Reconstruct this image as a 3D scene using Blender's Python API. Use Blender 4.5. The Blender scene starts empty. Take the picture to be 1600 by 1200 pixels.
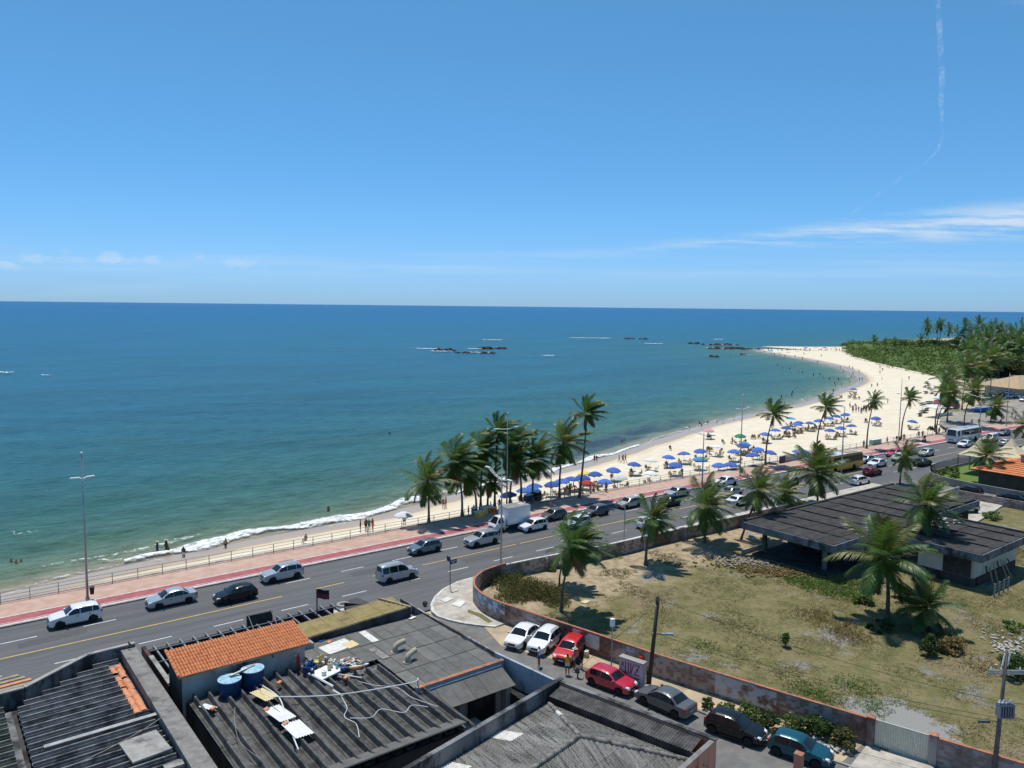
import bpy, math, random
from math import sin, cos, pi, radians, sqrt, atan2, exp
from mathutils import Vector, Matrix
random.seed(7)
S = bpy.context.scene
COL = S.collection

# ------------------------------------------------------------------ camera
# world: X runs along the avenue, Y points to the sea, Z up; metres
HEAD = radians(52.3)                     # avenue direction measured from the view direction
CH = 28.0
def c2w(x, y):                           # view-aligned ground axes -> world
    return (x*sin(HEAD) + y*cos(HEAD), -x*cos(HEAD) + y*sin(HEAD))
pitch = math.atan(121.5/1230.0); roll = radians(0.61)
fw = Vector((0, cos(pitch), -sin(pitch))); r0 = Vector((1, 0, 0)); u0 = r0.cross(fw)
rt = r0*cos(roll) + u0*sin(roll); up = u0*cos(roll) - r0*sin(roll)
def vw(v): a = c2w(v.x, v.y); return Vector((a[0], a[1], v.z))
cam = bpy.data.objects.new('camera', bpy.data.cameras.new('camera'))
COL.objects.link(cam)
R_, U_, B_ = vw(rt), vw(up), vw(-fw)
cam.matrix_world = Matrix(((R_.x, U_.x, B_.x, 0), (R_.y, U_.y, B_.y, 0), (R_.z, U_.z, B_.z, CH), (0, 0, 0, 1)))
cam.data.sensor_width = 36; cam.data.lens = 1230/1600*36
cam.data.clip_start = 0.5; cam.data.clip_end = 90000
S.camera = cam
RIGHT = Vector((R_.x, R_.y, 0)).normalized(); FWD = Vector((-B_.x, -B_.y, 0)).normalized()

# ------------------------------------------------------------------ sky and sun
SUN_EL = radians(73); SUN_AZ = atan2(0.30, 0.95)        # azimuth from +Y towards +X
w = bpy.data.worlds.new('World'); S.world = w; w.use_nodes = True
nt = w.node_tree; N = nt.nodes; L = nt.links
bg = N['Background']; bg.inputs['Strength'].default_value = 0.085
sky = N.new('ShaderNodeTexSky'); sky.sky_type = 'NISHITA'; sky.sun_disc = False
sky.sun_elevation = SUN_EL; sky.sun_rotation = SUN_AZ
sky.altitude = 0; sky.air_density = 0.6; sky.dust_density = 0.0; sky.ozone_density = 2.0
def WN(t, **k):
    n = N.new('ShaderNode'+t)
    for a, b in k.items(): setattr(n, a, b)
    return n
def wmath(op, a, b=None, c=None):
    n = WN('Math', operation=op)
    for i, x in enumerate((a, b, c)):
        if x is None: continue
        if isinstance(x, (int, float)): n.inputs[i].default_value = x
        else: L.new(x, n.inputs[i])
    return n.outputs[0]
def wdot(vec):
    n = WN('VectorMath', operation='DOT_PRODUCT'); L.new(tc.outputs['Generated'], n.inputs[0]); n.inputs[1].default_value = vec
    return n.outputs['Value']
tc = WN('TexCoord')
# world-fixed sky coordinates: azimuth-like (cu) and height-like (cv)
df = wmath('MAXIMUM', wdot(tuple(FWD)), 0.05)
cu = wmath('DIVIDE', wdot(tuple(RIGHT)), df); cv = wmath('DIVIDE', wdot((0, 0, 1)), df)
def wnoise(su, sv, scale, detail=5, rough=.6, seed=0.):
    c = WN('CombineXYZ'); L.new(wmath('MULTIPLY', cu, su), c.inputs[0]); L.new(wmath('MULTIPLY', cv, sv), c.inputs[1]); c.inputs[2].default_value = seed
    n = WN('TexNoise'); n.inputs['Scale'].default_value = scale; n.inputs['Detail'].default_value = detail; n.inputs['Roughness'].default_value = rough
    L.new(c.outputs[0], n.inputs['Vector']); return n.outputs[0]
def wstep(x, a, b):
    n = WN('MapRange', interpolation_type='SMOOTHSTEP'); L.new(x, n.inputs[0]); n.inputs[1].default_value = a; n.inputs[2].default_value = b
    return n.outputs[0]
def band(center, width, x=None):
    d = wmath('ABSOLUTE', wmath('SUBTRACT', x or cv, center))
    return wstep(wmath('DIVIDE', d, width), 1.0, 0.0)
# long cirrus streaks low over the sea, thicker to the east
line = wmath('MULTIPLY_ADD', cu, 0.085, 0.060)
wd = wmath('MULTIPLY_ADD', wstep(cu, .2, .65), 0.022, 0.012)
c1 = wmath('MULTIPLY', band(line, wd), wstep(wnoise(3, 34, 2.6, 6, .62, 1.), .36, .66))
c1 = wmath('MULTIPLY', c1, wmath('MULTIPLY_ADD', wstep(cu, .0, .58), .66, 0.07))
c2 = wmath('MULTIPLY', band(0.052, 0.028), wmath('MULTIPLY', wstep(wnoise(1.5, 40, 2.2, 4, .5, 4.), .4, .75), 0.16))
c3 = wmath('MULTIPLY', band(0.395, 0.03), wmath('MULTIPLY', wstep(wnoise(3, 24, 2., 5, .6, 8.), .42, .7), wmath('MULTIPLY', wstep(cu, .54, .63), .45)))
# small fair-weather puffs near the horizon, to the west
puf = wmath('MULTIPLY', band(0.051, 0.017), wstep(wnoise(7, 17, 2.0, 6, .6, 2.3), .53, .66))
puf = wmath('MULTIPLY', puf, wmath('MULTIPLY', wstep(cu, -.22, -.36), .42))
for (bu, bv, rw, rh, op) in ((-.601,.0535,.026,.0085,.18),(-.555,.0525,.03,.006,.10),(-.505,.0555,.022,.010,.30),(-.483,.052,.03,.006,.12),(-.455,.0535,.016,.008,.20),(-.343,.0505,.024,.008,.17)):
    dx_ = wmath('DIVIDE', wmath('SUBTRACT', cu, bu), rw); dy_ = wmath('DIVIDE', wmath('SUBTRACT', cv, bv), rh)
    r2_ = wmath('ADD', wmath('MULTIPLY', dx_, dx_), wmath('MULTIPLY', dy_, dy_))
    r2_ = wmath('ADD', r2_, wmath('MULTIPLY_ADD', wnoise(60, 90, 1.6, 4, .6, 5.), -2.2, 1.1))
    puf = wmath('MAXIMUM', puf, wmath('MULTIPLY', wstep(r2_, 1.0, .0), op))
cl = wmath('MINIMUM', wmath('ADD', wmath('ADD', c1, c2), wmath('ADD', c3, puf)), 0.9)
# clear tropical air: bluer than the standard model all the way down to the sea
grade = WN('ValToRGB'); L.new(wdot((0, 0, 1)), grade.inputs[0])
ge = grade.color_ramp.elements; ge[0].position = 0.; ge[0].color = (.48,.72,1.13,1); ge[1].position = .42; ge[1].color = (1.05,1.90,1.96,1)
for p_, c_ in ((.045,(.75,1.08,1.42,1)),(.11,(.80,1.36,1.62,1)),(.22,(.87,1.60,1.80,1))): x_ = ge.new(p_); x_.color = c_
gm = WN('MixRGB', blend_type='MULTIPLY'); gm.inputs[0].default_value = 1.; L.new(sky.outputs[0], gm.inputs[1]); L.new(grade.outputs[0], gm.inputs[2])
mixc = WN('MixRGB'); L.new(cl, mixc.inputs[0]); L.new(gm.outputs[0], mixc.inputs[1]); mixc.inputs[2].default_value = (9.2, 9.8, 10.4, 1)
L.new(mixc.outputs[0], bg.inputs['Color'])

sun = bpy.data.lights.new('sun', 'SUN'); sun.energy = 4.0; sun.angle = radians(0.53); sun.color = (1.0, 0.955, 0.88)
so = bpy.data.objects.new('sun', sun); COL.objects.link(so)
sd = Vector((sin(SUN_AZ)*cos(SUN_EL), cos(SUN_AZ)*cos(SUN_EL), sin(SUN_EL)))
so.rotation_euler = sd.to_track_quat('Z', 'Y').to_euler(); so.location = (0, 0, 200)

S.render.engine = 'CYCLES'
S.view_settings.view_transform = 'Standard'; S.view_settings.look = 'None'
S.view_settings.exposure = 0.0; S.view_settings.gamma = 1.0; S.view_settings.use_curve_mapping = False
S.cycles.max_bounces = 6; S.cycles.transparent_max_bounces = 12

# ------------------------------------------------------------------ helpers
def tag(o, label=None, cat=None, group=None, kind=None):
    if label: o['label'] = label
    if cat: o['category'] = cat
    if group: o['group'] = group
    if kind: o['kind'] = kind
    return o
def empty(name, loc=(0, 0, 0), rz=0., label=None, cat=None, group=None):
    o = bpy.data.objects.new(name, None); o.location = loc; o.rotation_euler = (0, 0, rz); o.empty_display_size = .2
    COL.objects.link(o); return tag(o, label, cat, group)
def wl(o):
    v = Vector((0, 0, 0))
    while o: v += o.location; o = o.parent
    return v
def link(name, me, parent=None, mat=None):
    o = bpy.data.objects.new(name, me); COL.objects.link(o); o.parent = parent
    if mat is not None:
        if not me.materials: me.materials.append(mat)
        o.material_slots[0].link = 'OBJECT'; o.material_slots[0].material = mat
    return o
def copy_tree(o, parent=None):
    c = o.copy(); COL.objects.link(c); c.parent = parent
    for ch in o.children: copy_tree(ch, c)
    return c
class MB:
    def __init__(s): s.v = []; s.f = []; s.m = []; s.uv = None
    def add(s, vs, fs, mi=0):
        b = len(s.v); s.v += [tuple(p) for p in vs]; s.f += [tuple(i+b for i in f) for f in fs]; s.m += [mi]*len(fs); return s
    def box(s, x0, x1, y0, y1, z0, z1, mi=0):
        return s.add([(x0,y0,z0),(x1,y0,z0),(x1,y1,z0),(x0,y1,z0),(x0,y0,z1),(x1,y0,z1),(x1,y1,z1),(x0,y1,z1)],
                     [(0,3,2,1),(4,5,6,7),(0,1,5,4),(1,2,6,5),(2,3,7,6),(3,0,4,7)], mi)
    def obox(s, c, a, b, d, mi=0):
        c, a, b, d = Vector(c), Vector(a), Vector(b), Vector(d)
        vs = [c+i*a+j*b+k*d for k in (-1,1) for (i,j) in ((-1,-1),(1,-1),(1,1),(-1,1))]
        return s.add(vs, [(0,3,2,1),(4,5,6,7),(0,1,5,4),(1,2,6,5),(2,3,7,6),(3,0,4,7)], mi)
    def beam(s, p, q, w, h=None, mi=0, upv=(0,0,1)):
        p, q = Vector(p), Vector(q); d = q-p; h = h or w
        u = Vector(upv)
        if abs(d.normalized().dot(u)) > .98: u = Vector((1,0,0))
        a = d.cross(u).normalized(); b = a.cross(d).normalized()
        return s.obox((p+q)/2, d/2, a*w/2, b*h/2, mi)
    def tube(s, pts, r, n=6, mi=0, cap=True):
        pts = [Vector(p) for p in pts]; k = len(pts); rr = r if hasattr(r, '__len__') else [r]*k
        vs = []; a = None
        for i, p in enumerate(pts):
            d = (pts[min(i+1,k-1)]-pts[max(i-1,0)]).normalized()
            if a is None:
                a = d.cross(Vector((0,0,1)) if abs(d.z) < .95 else Vector((1,0,0))).normalized()
            else: a = (a - d*a.dot(d)).normalized()
            b = d.cross(a)
            vs += [p+(a*cos(2*pi*j/n)+b*sin(2*pi*j/n))*rr[i] for j in range(n)]
        fs = [(i*n+j, i*n+(j+1)%n, (i+1)*n+(j+1)%n, (i+1)*n+j) for i in range(k-1) for j in range(n)]
        if cap: fs += [tuple(range(n-1,-1,-1)), tuple(range((k-1)*n, k*n))]
        return s.add(vs, fs, mi)
    def lathe(s, prof, n=12, c=(0,0,0), mi=0, axis='z'):
        vs = []
        for (r, z) in prof:
            for j in range(n):
                a = 2*pi*j/n
                p = (r*cos(a), r*sin(a), z) if axis == 'z' else (r*cos(a), z, r*sin(a))
                vs.append((p[0]+c[0], p[1]+c[1], p[2]+c[2]))
        k = len(prof)
        fs = [(i*n+j, i*n+(j+1)%n, (i+1)*n+(j+1)%n, (i+1)*n+j) for i in range(k-1) for j in range(n)]
        if prof[0][0] > 1e-6: fs.append(tuple(range(n-1,-1,-1)))
        if prof[-1][0] > 1e-6: fs.append(tuple(range((k-1)*n, k*n)))
        return s.add(vs, fs, mi)
    def prism(s, poly, z0, z1, mi=0):
        n = len(poly)
        ar = sum(poly[i][0]*poly[(i+1)%n][1]-poly[(i+1)%n][0]*poly[i][1] for i in range(n))
        if ar < 0: poly = poly[::-1]
        vs = [(x,y,z0) for x,y in poly]+[(x,y,z1) for x,y in poly]
        return s.add(vs, [tuple(range(n-1,-1,-1)), tuple(range(n,2*n))]+[(i,(i+1)%n,n+(i+1)%n,n+i) for i in range(n)], mi)
    def strip(s, A, B, mi=0):
        n = len(A); return s.add(list(A)+list(B), [(i,i+1,n+i+1,n+i) for i in range(n-1)], mi)
    def mesh(s, name, mats=(), smooth=False, sharp=None):
        me = bpy.data.meshes.new(name); me.from_pydata(s.v, [], s.f)
        for m in mats: me.materials.append(m)
        if len(mats) > 1: me.polygons.foreach_set('material_index', s.m)
        if smooth: me.polygons.foreach_set('use_smooth', [True]*len(me.polygons))
        if sharp: me.set_sharp_from_angle(angle=radians(sharp))
        me.update(); return me
    def build(s, name, mat, parent=None, smooth=False, sharp=None, local=False):
        if parent is not None and not local:
            o = wl(parent); s.v = [(x-o.x, y-o.y, z-o.z) for x,y,z in s.v]
        mats = mat if isinstance(mat, (list, tuple)) else [mat]
        ob = bpy.data.objects.new(name, s.mesh(name, mats, smooth, sharp)); COL.objects.link(ob); ob.parent = parent
        return ob
def struct(o): o['kind'] = 'structure'; return o
def placed(o, parent, m):                       # put a shared-mesh piece at a world matrix under a parent
    o.parent = parent; o.matrix_basis = Matrix.Translation(-wl(parent)) @ m if parent else m
    return o
def frame(o, a, b):                             # matrix with x=a, y=b, z=a x b, origin o
    a = Vector(a).normalized(); b = Vector(b); b = (b-a*a.dot(b)).normalized(); c = a.cross(b)
    return Matrix(((a.x,b.x,c.x,o[0]),(a.y,b.y,c.y,o[1]),(a.z,b.z,c.z,o[2]),(0,0,0,1)))

# ------------------------------------------------------------------ materials
MATS = {}
def NT(name):
    m = bpy.data.materials.new(name); m.use_nodes = True; MATS[name] = m
    t = m.node_tree; return m, t.nodes, t.links, t.nodes['Principled BSDF']
def col(c): return (c[0], c[1], c[2], 1)
def texnoise(n, l, vec, scale, detail=5, rough=.55):
    x = n.new('ShaderNodeTexNoise'); x.inputs['Scale'].default_value = scale; x.inputs['Detail'].default_value = detail; x.inputs['Roughness'].default_value = rough
    l.new(vec, x.inputs['Vector']); return x.outputs[0]
def rng(n, l, x, a, b, c=0., d=1., smooth=True):
    q = n.new('ShaderNodeMapRange'); q.interpolation_type = 'SMOOTHSTEP' if smooth else 'LINEAR'
    l.new(x, q.inputs[0]); q.inputs[1].default_value = a; q.inputs[2].default_value = b; q.inputs[3].default_value = c; q.inputs[4].default_value = d
    return q.outputs[0]
def mix(n, l, f, a, b, mode='MIX'):
    q = n.new('ShaderNodeMixRGB'); q.blend_type = mode
    for i, x in enumerate((f, a, b)):
        if isinstance(x, (int, float)): q.inputs[i].default_value = x
        elif isinstance(x, tuple): q.inputs[i].default_value = col(x)
        else: l.new(x, q.inputs[i])
    return q.outputs[0]
def coords(n, l, scale=None, world=False, rot=0.):
    t = n.new('ShaderNodeTexCoord'); v = t.outputs['Object']
    if world:
        g = n.new('ShaderNodeNewGeometry'); v = g.outputs['Position']
    if rot:
        q = n.new('ShaderNodeMapping'); q.inputs['Rotation'].default_value = (0, 0, rot); l.new(v, q.inputs[0]); v = q.outputs[0]
    if scale:
        q = n.new('ShaderNodeMapping'); q.inputs['Scale'].default_value = scale; l.new(v, q.inputs[0]); v = q.outputs[0]
    return v
def bump(n, l, h, strength, dist, p):
    b = n.new('ShaderNodeBump'); b.inputs['Strength'].default_value = strength; b.inputs['Distance'].default_value = dist
    l.new(h, b.inputs['Height']); l.new(b.outputs[0], p.inputs['Normal'])
def M(name, c1, c2=None, scale=2., lo=.38, hi=.62, rough=.85, spec=.3, metal=0., c3=None, s3=.35, lo3=.5, hi3=.7, st=None, bm=0., bs=None, bd=.02, rnd=0., world=True, fine=0., coat=0., rot=0.):
    """noise-mixed paint/stone: c1<->c2 fine mottling, c3 large stains with their own shape"""
    m, n, l, p = NT(name)
    p.inputs['Roughness'].default_value = rough; p.inputs['Specular IOR Level'].default_value = spec; p.inputs['Metallic'].default_value = metal
    if coat: p.inputs['Coat Weight'].default_value = coat; p.inputs['Coat Roughness'].default_value = .08
    v = coords(n, l, st, world, rot)
    c = None
    if c2: c = mix(n, l, rng(n, l, texnoise(n, l, v, scale, 6), lo, hi), c1, c2)
    if c3:
        c = mix(n, l, rng(n, l, texnoise(n, l, v, s3, 7, .65), lo3, hi3), c or c1, c3)
    if fine:
        f = rng(n, l, texnoise(n, l, coords(n, l, None, world), 26, 3), .3, .7, 1-fine, 1+fine, False)
        q = n.new('ShaderNodeVectorMath'); q.operation = 'SCALE'
        if c is None: c = mix(n, l, 0., c1, c1)
        l.new(c, q.inputs[0]); l.new(f, q.inputs['Scale']); c = q.outputs[0]
    if rnd:
        oi = n.new('ShaderNodeObjectInfo'); f = rng(n, l, oi.outputs['Random'], 0, 1, 1-rnd, 1+rnd, False)
        q = n.new('ShaderNodeVectorMath'); q.operation = 'SCALE'
        if c is None: c = mix(n, l, 0., c1, c1)
        l.new(c, q.inputs[0]); l.new(f, q.inputs['Scale']); c = q.outputs[0]
    if c is None: p.inputs['Base Color'].default_value = col(c1)
    else: l.new(c, p.inputs['Base Color'])
    if bm: bump(n, l, texnoise(n, l, v, bs or scale*3, 5), bm, bd, p)
    return m
# ------------------------------------------------------------------ people: one skinned body per pose, shared by all who take it
def skeleton(pose):
    """joint -> (x, y, z, radius); x forward, z up, feet at 0 (or seat-relative for sitters)"""
    J = {'pelvis': (0,0,.93,.135), 'spine': (0,0,1.12,.118), 'chest': (0,0,1.33,.142), 'neck': (0,0,1.47,.055), 'head': (.015,0,1.57,.092), 'crown': (.0,0,1.66,.075), 'nose': (.105,0,1.575,.018)}
    E = [('pelvis','spine'),('spine','chest'),('chest','neck'),('neck','head'),('head','crown'),('head','nose')]
    for s, k in ((1,'l'),(-1,'r')):
        J.update({k+'hip': (0,s*.095,.87,.095), k+'knee': (.015,s*.105,.48,.062), k+'ankle': (-.01,s*.11,.085,.042), k+'toe': (.15,s*.125,.035,.034),
                  k+'sho': (0,s*.185,1.38,.062), k+'elb': (-.02,s*.25,1.12,.043), k+'wri': (.05,s*.265,.90,.031), k+'palm': (.07,s*.265,.835,.034)})
        E += [('pelvis',k+'hip'),(k+'hip',k+'knee'),(k+'knee',k+'ankle'),(k+'ankle',k+'toe'),('chest',k+'sho'),(k+'sho',k+'elb'),(k+'elb',k+'wri'),(k+'wri',k+'palm')]
    def set_(k, *p): J[k] = (*p, J[k][3])
    if pose == 'walk':
        set_('lknee', .16,.105,.50); set_('lankle', .24,.11,.10); set_('ltoe', .39,.12,.05); set_('rknee', -.08,-.105,.47); set_('rankle', -.32,-.11,.16); set_('rtoe', -.22,-.12,.05)
        set_('lelb', -.13,.24,1.14); set_('lwri', -.14,.25,.92); set_('lpalm', -.12,.25,.85); set_('relb', .08,-.24,1.13); set_('rwri', .24,-.24,.97); set_('rpalm', .30,-.23,.94)
    if pose == 'arms':
        set_('lelb', .12,.27,1.18); set_('lwri', .26,.12,1.24); set_('lpalm', .30,.06,1.28); set_('rknee', .06,-.11,.49)
    if pose in ('sit', 'recline'):
        dz = -.47; lean = -.10 if pose == 'sit' else -.34
        for k in list(J):
            x, y, z, r = J[k]; J[k] = (x, y, z+dz, r)
        for k in ('spine','chest','neck','head','crown','nose','lsho','rsho'):
            x, y, z, r = J[k]; h = z-(.93+dz); J[k] = (x+lean*h/.4*.45, y, z-abs(lean)*h*.25, r)
        for s, k in ((1,'l'),(-1,'r')):
            set_(k+'hip', .06,s*.10,.43); set_(k+'knee', .44,s*.14,.50); set_(k+'ankle', .50,s*.13,.09); set_(k+'toe', .64,s*.14,.035)
            c = J[k+'sho']; set_(k+'elb', c[0]+.06,s*.25,c[2]-.26); set_(k+'wri', c[0]+.28,s*.20,c[2]-.33); set_(k+'palm', c[0]+.34,s*.18,c[2]-.33)
    # fingers: four of different lengths and a thumb leaving the side of the palm
    for s, k in ((1,'l'),(-1,'r')):
        w_ = Vector(J[k+'wri'][:3]); p = Vector(J[k+'palm'][:3]); d = (p-w_).normalized(); fwd_ = Vector((1,0,0)); fwd_ = (fwd_-d*fwd_.dot(d))
        fwd_ = fwd_.normalized() if fwd_.length > .1 else Vector((0,0,1)); inn = d.cross(fwd_)
        for i, (o_, ln) in enumerate(((.028,.075),(.010,.088),(-.009,.082),(-.026,.062))):
            a = p+fwd_*o_+d*.02; b = a+d*ln*.55; c = b+d*ln*.4+inn*s*-.02
            for q, (nm, v_) in enumerate(((f'{k}f{i}a', a),(f'{k}f{i}b', b),(f'{k}f{i}c', c))): J[nm] = (v_.x, v_.y, v_.z, .010-.001*q)
            E += [(k+'palm', f'{k}f{i}a'),(f'{k}f{i}a', f'{k}f{i}b'),(f'{k}f{i}b', f'{k}f{i}c')]
        a = p-d*.02+fwd_*.035; b = a+fwd_*.03+d*.03; J[k+'ta'] = (a.x,a.y,a.z,.012); J[k+'tb'] = (b.x,b.y,b.z,.010); E += [(k+'palm',k+'ta'),(k+'ta',k+'tb')]
    return J, E
def skin_body(pose):
    J, E = skeleton(pose); names = list(J); me = bpy.data.meshes.new('rig_'+pose)
    me.from_pydata([J[n][:3] for n in names], [(names.index(a), names.index(b)) for a, b in E], [])
    o = bpy.data.objects.new('rig_'+pose, me); COL.objects.link(o)
    m = o.modifiers.new('skin', 'SKIN'); m.use_smooth_shade = True
    for i, n in enumerate(names):
        v = me.skin_vertices[0].data[i]; v.radius = (J[n][3],)*2; v.use_root = n == 'pelvis'
    s = o.modifiers.new('sub', 'SUBSURF'); s.levels = 1; s.render_levels = 1
    return o, J, E
POSES = {}
_rigs = {p: skin_body(p) for p in ('stand','walk','arms','sit','recline')}
_dg = bpy.context.evaluated_depsgraph_get()
def region(c, J, E):
    best = None
    for a, b in E:
        A, B = Vector(J[a][:3]), Vector(J[b][:3]); ab = B-A; t = max(0, min(1, (c-A).dot(ab)/max(1e-9, ab.length_squared))); d = (c-(A+ab*t)).length-.6*(J[a][3]*(1-t)+J[b][3]*t)
        if best is None or d < best[0]: best = (d, a, b, t)
    return best[1:]
def shell(me, keep, off, name):
    mb = MB_lite(); used = {}
    vs, fs = [], []
    for p in me.polygons:
        if not keep(p): continue
        f = []
        for i in p.vertices:
            if i not in used: used[i] = len(vs); v = me.vertices[i]; vs.append(tuple(v.co+v.normal*off))
            f.append(used[i])
        fs.append(f)
    m = bpy.data.meshes.new(name); m.from_pydata(vs, [], fs); m.polygons.foreach_set('use_smooth', [True]*len(fs)); m.update(); return m
MB_lite = list
for p, (o, J, E) in _rigs.items():
    me = bpy.data.meshes.new_from_object(o.evaluated_get(_dg)); me.name = 'body_'+p
    reg = {q.index: region(q.center, J, E) for q in me.polygons}
    hz = J['head'][2]; hx = J['head'][0]
    def is_hair(q): a, b, t = reg[q.index]; return b in ('crown','head') and (q.center.z > hz+.035 or q.center.x < hx-.035) and q.center.z > hz-.07
    def is_short(q): a, b, t = reg[q.index]; return (a == 'pelvis' and (b[1:] == 'hip' or t < .35)) or (b[1:] == 'knee' and t < .42)
    def is_brief(q): a, b, t = reg[q.index]; return (a == 'pelvis' and (b[1:] == 'hip' or t < .2)) or (b[1:] == 'knee' and t < .08)
    def is_shirt(q): a, b, t = reg[q.index]; return (a, b) in (('spine','chest'),) or (a == 'pelvis' and b == 'spine' and t > .25) or (a == 'chest' and (b[1:] == 'sho' or t < .35)) or (b[1:] == 'elb' and t < .4)
    def is_band(q): a, b, t = reg[q.index]; return (a == 'spine' and t > .55) or (a == 'chest' and b == 'neck' and t < .12)
    POSES[p] = dict(body=me, hair=shell(me, is_hair, .016, 'hair'), shorts=shell(me, is_short, .014, 'shorts'), brief=shell(me, is_brief, .009, 'swim_brief'), shirt=shell(me, is_shirt, .013, 'shirt'), band=shell(me, is_band, .009, 'bikini_top'))
    bpy.data.objects.remove(o)
SKIN = [M('skin_%s' % n, c, rough=.55, world=False) for n, c in (('tan', (.36,.19,.11)), ('brown', (.17,.085,.05)), ('dark', (.085,.045,.03)), ('fair', (.50,.30,.21)))]
m_hair = M('dark_hair', (.012,.010,.009), rough=.5)
m_straw = M('straw_hat', (.62,.55,.40), rough=.9)
CLO = {n: M('cloth_'+n, c, rough=.85) for n, c in (('black', (.02,.02,.022)), ('red', (.45,.03,.03)), ('blue', (.03,.08,.30)), ('white', (.70,.70,.68)), ('green', (.04,.20,.10)), ('yellow', (.62,.45,.05)), ('pink', (.60,.20,.28)), ('orange', (.60,.18,.05)), ('grey', (.20,.20,.21)), ('navy', (.015,.025,.08)))}
CN = list(CLO)
_hat = MB().lathe([(.22,.0),(.22,.012),(.105,.02),(.10,.10),(.06,.12),(0,.125)], 12).mesh('hat', [m_straw], True)
prnd = random.Random(99)
def person(loc, rz, pose, label, group=None, outfit=None, clo=None, skin=None, z=0., hat=False, scale=None, top=None):
    Q = POSES[pose]; sk = prnd.choice(SKIN[:3]) if skin is None else SKIN[skin]
    b = link('person', Q['body'], None, sk); b.location = (loc[0], loc[1], z); b.rotation_euler = (0,0,rz); k = scale or prnd.uniform(.93,1.04); b.scale = (k,k,k)
    tag(b, label, 'person', group); link('hair', Q['hair'], b, m_hair)
    outfit = outfit or prnd.choice(('trunks','bikini','trunks','shirt')); clo = clo or prnd.choice(CN)
    if outfit == 'trunks': link('shorts', Q['shorts'], b, CLO[clo])
    if outfit == 'bikini': link('swim_brief', Q['brief'], b, CLO[clo]); link('bikini_top', Q['band'], b, CLO[clo])
    if outfit == 'shirt': link('shorts', Q['shorts'], b, CLO[top or prnd.choice(CN)]); link('shirt', Q['shirt'], b, CLO[clo])
    if hat:
        h = link('hat', _hat, b); j = 1.62 if pose not in ('sit','recline') else None
        h.location = (0,0,1.63) if j else (-.1,0,1.12)
    return b
# ------------------------------------------------------------------ surface materials
m_asphalt = M('asphalt', (.118,.119,.122), (.140,.140,.141), 1.1, rough=.9, c3=(.100,.101,.104), s3=.4, lo3=.42, hi3=.72, st=(.10,1.5,1), fine=.16, bm=.25, bs=40, bd=.01)
m_asphalt2 = M('worn_asphalt', (.15,.147,.14), (.2,.19,.175), .8, rough=.95, c3=(.3,.25,.18), s3=.16, lo3=.58, hi3=.75, fine=.2, bm=.3, bs=30)
m_patch = M('asphalt_patch', (.07,.07,.073), (.085,.085,.088), 2., rough=.95, fine=.15)
m_patch2 = M('older_asphalt_patch', (.095,.096,.099), (.11,.11,.112), 2., rough=.95, fine=.15)
m_white = M('road_white_paint', (.72,.72,.70), (.55,.55,.53), 4., rough=.7, c3=(.25,.25,.25), s3=3., lo3=.62, hi3=.75)
m_yellow = M('road_yellow_paint', (.72,.47,.10), (.58,.38,.09), 4., rough=.7, c3=(.25,.2,.12), s3=3., lo3=.64, hi3=.78)
m_prom = M('promenade_paving', (.47,.305,.235), (.54,.365,.285), .9, rough=.9, c3=(.57,.44,.35), s3=.22, lo3=.52, hi3=.75, fine=.12, bm=.2, bs=12)
m_cycle = M('cycle_lane_red', (.34,.095,.10), (.40,.13,.13), 1.2, rough=.85, c3=(.46,.2,.18), s3=.25, lo3=.55, hi3=.8, fine=.12)
m_kerb = M('painted_kerb', (.70,.68,.64), (.50,.48,.44), 2.5, rough=.8, c3=(.3,.28,.25), s3=1.5, lo3=.58, hi3=.72)
m_pave = M('concrete_pavement', (.42,.38,.32), (.52,.48,.41), 1.4, rough=.92, c3=(.3,.25,.18), s3=.4, lo3=.52, hi3=.72, fine=.14, bm=.3, bs=14)
m_conc = M('concrete', (.30,.29,.27), (.38,.36,.33), 2., rough=.9, c3=(.14,.13,.125), s3=.6, lo3=.5, hi3=.68, fine=.14, bm=.3, bs=10)
m_metalgal = M('galvanised_steel', (.42,.43,.44), (.34,.35,.36), 3., rough=.45, spec=.5, metal=.6)
m_rail = M('railing_steel', (.33,.32,.27), (.26,.24,.2), 3., rough=.6, metal=.3, c3=(.2,.1,.05), s3=2., lo3=.6, hi3=.75)
m_dark = M('black_rubber', (.02,.02,.02), rough=.7)

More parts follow.
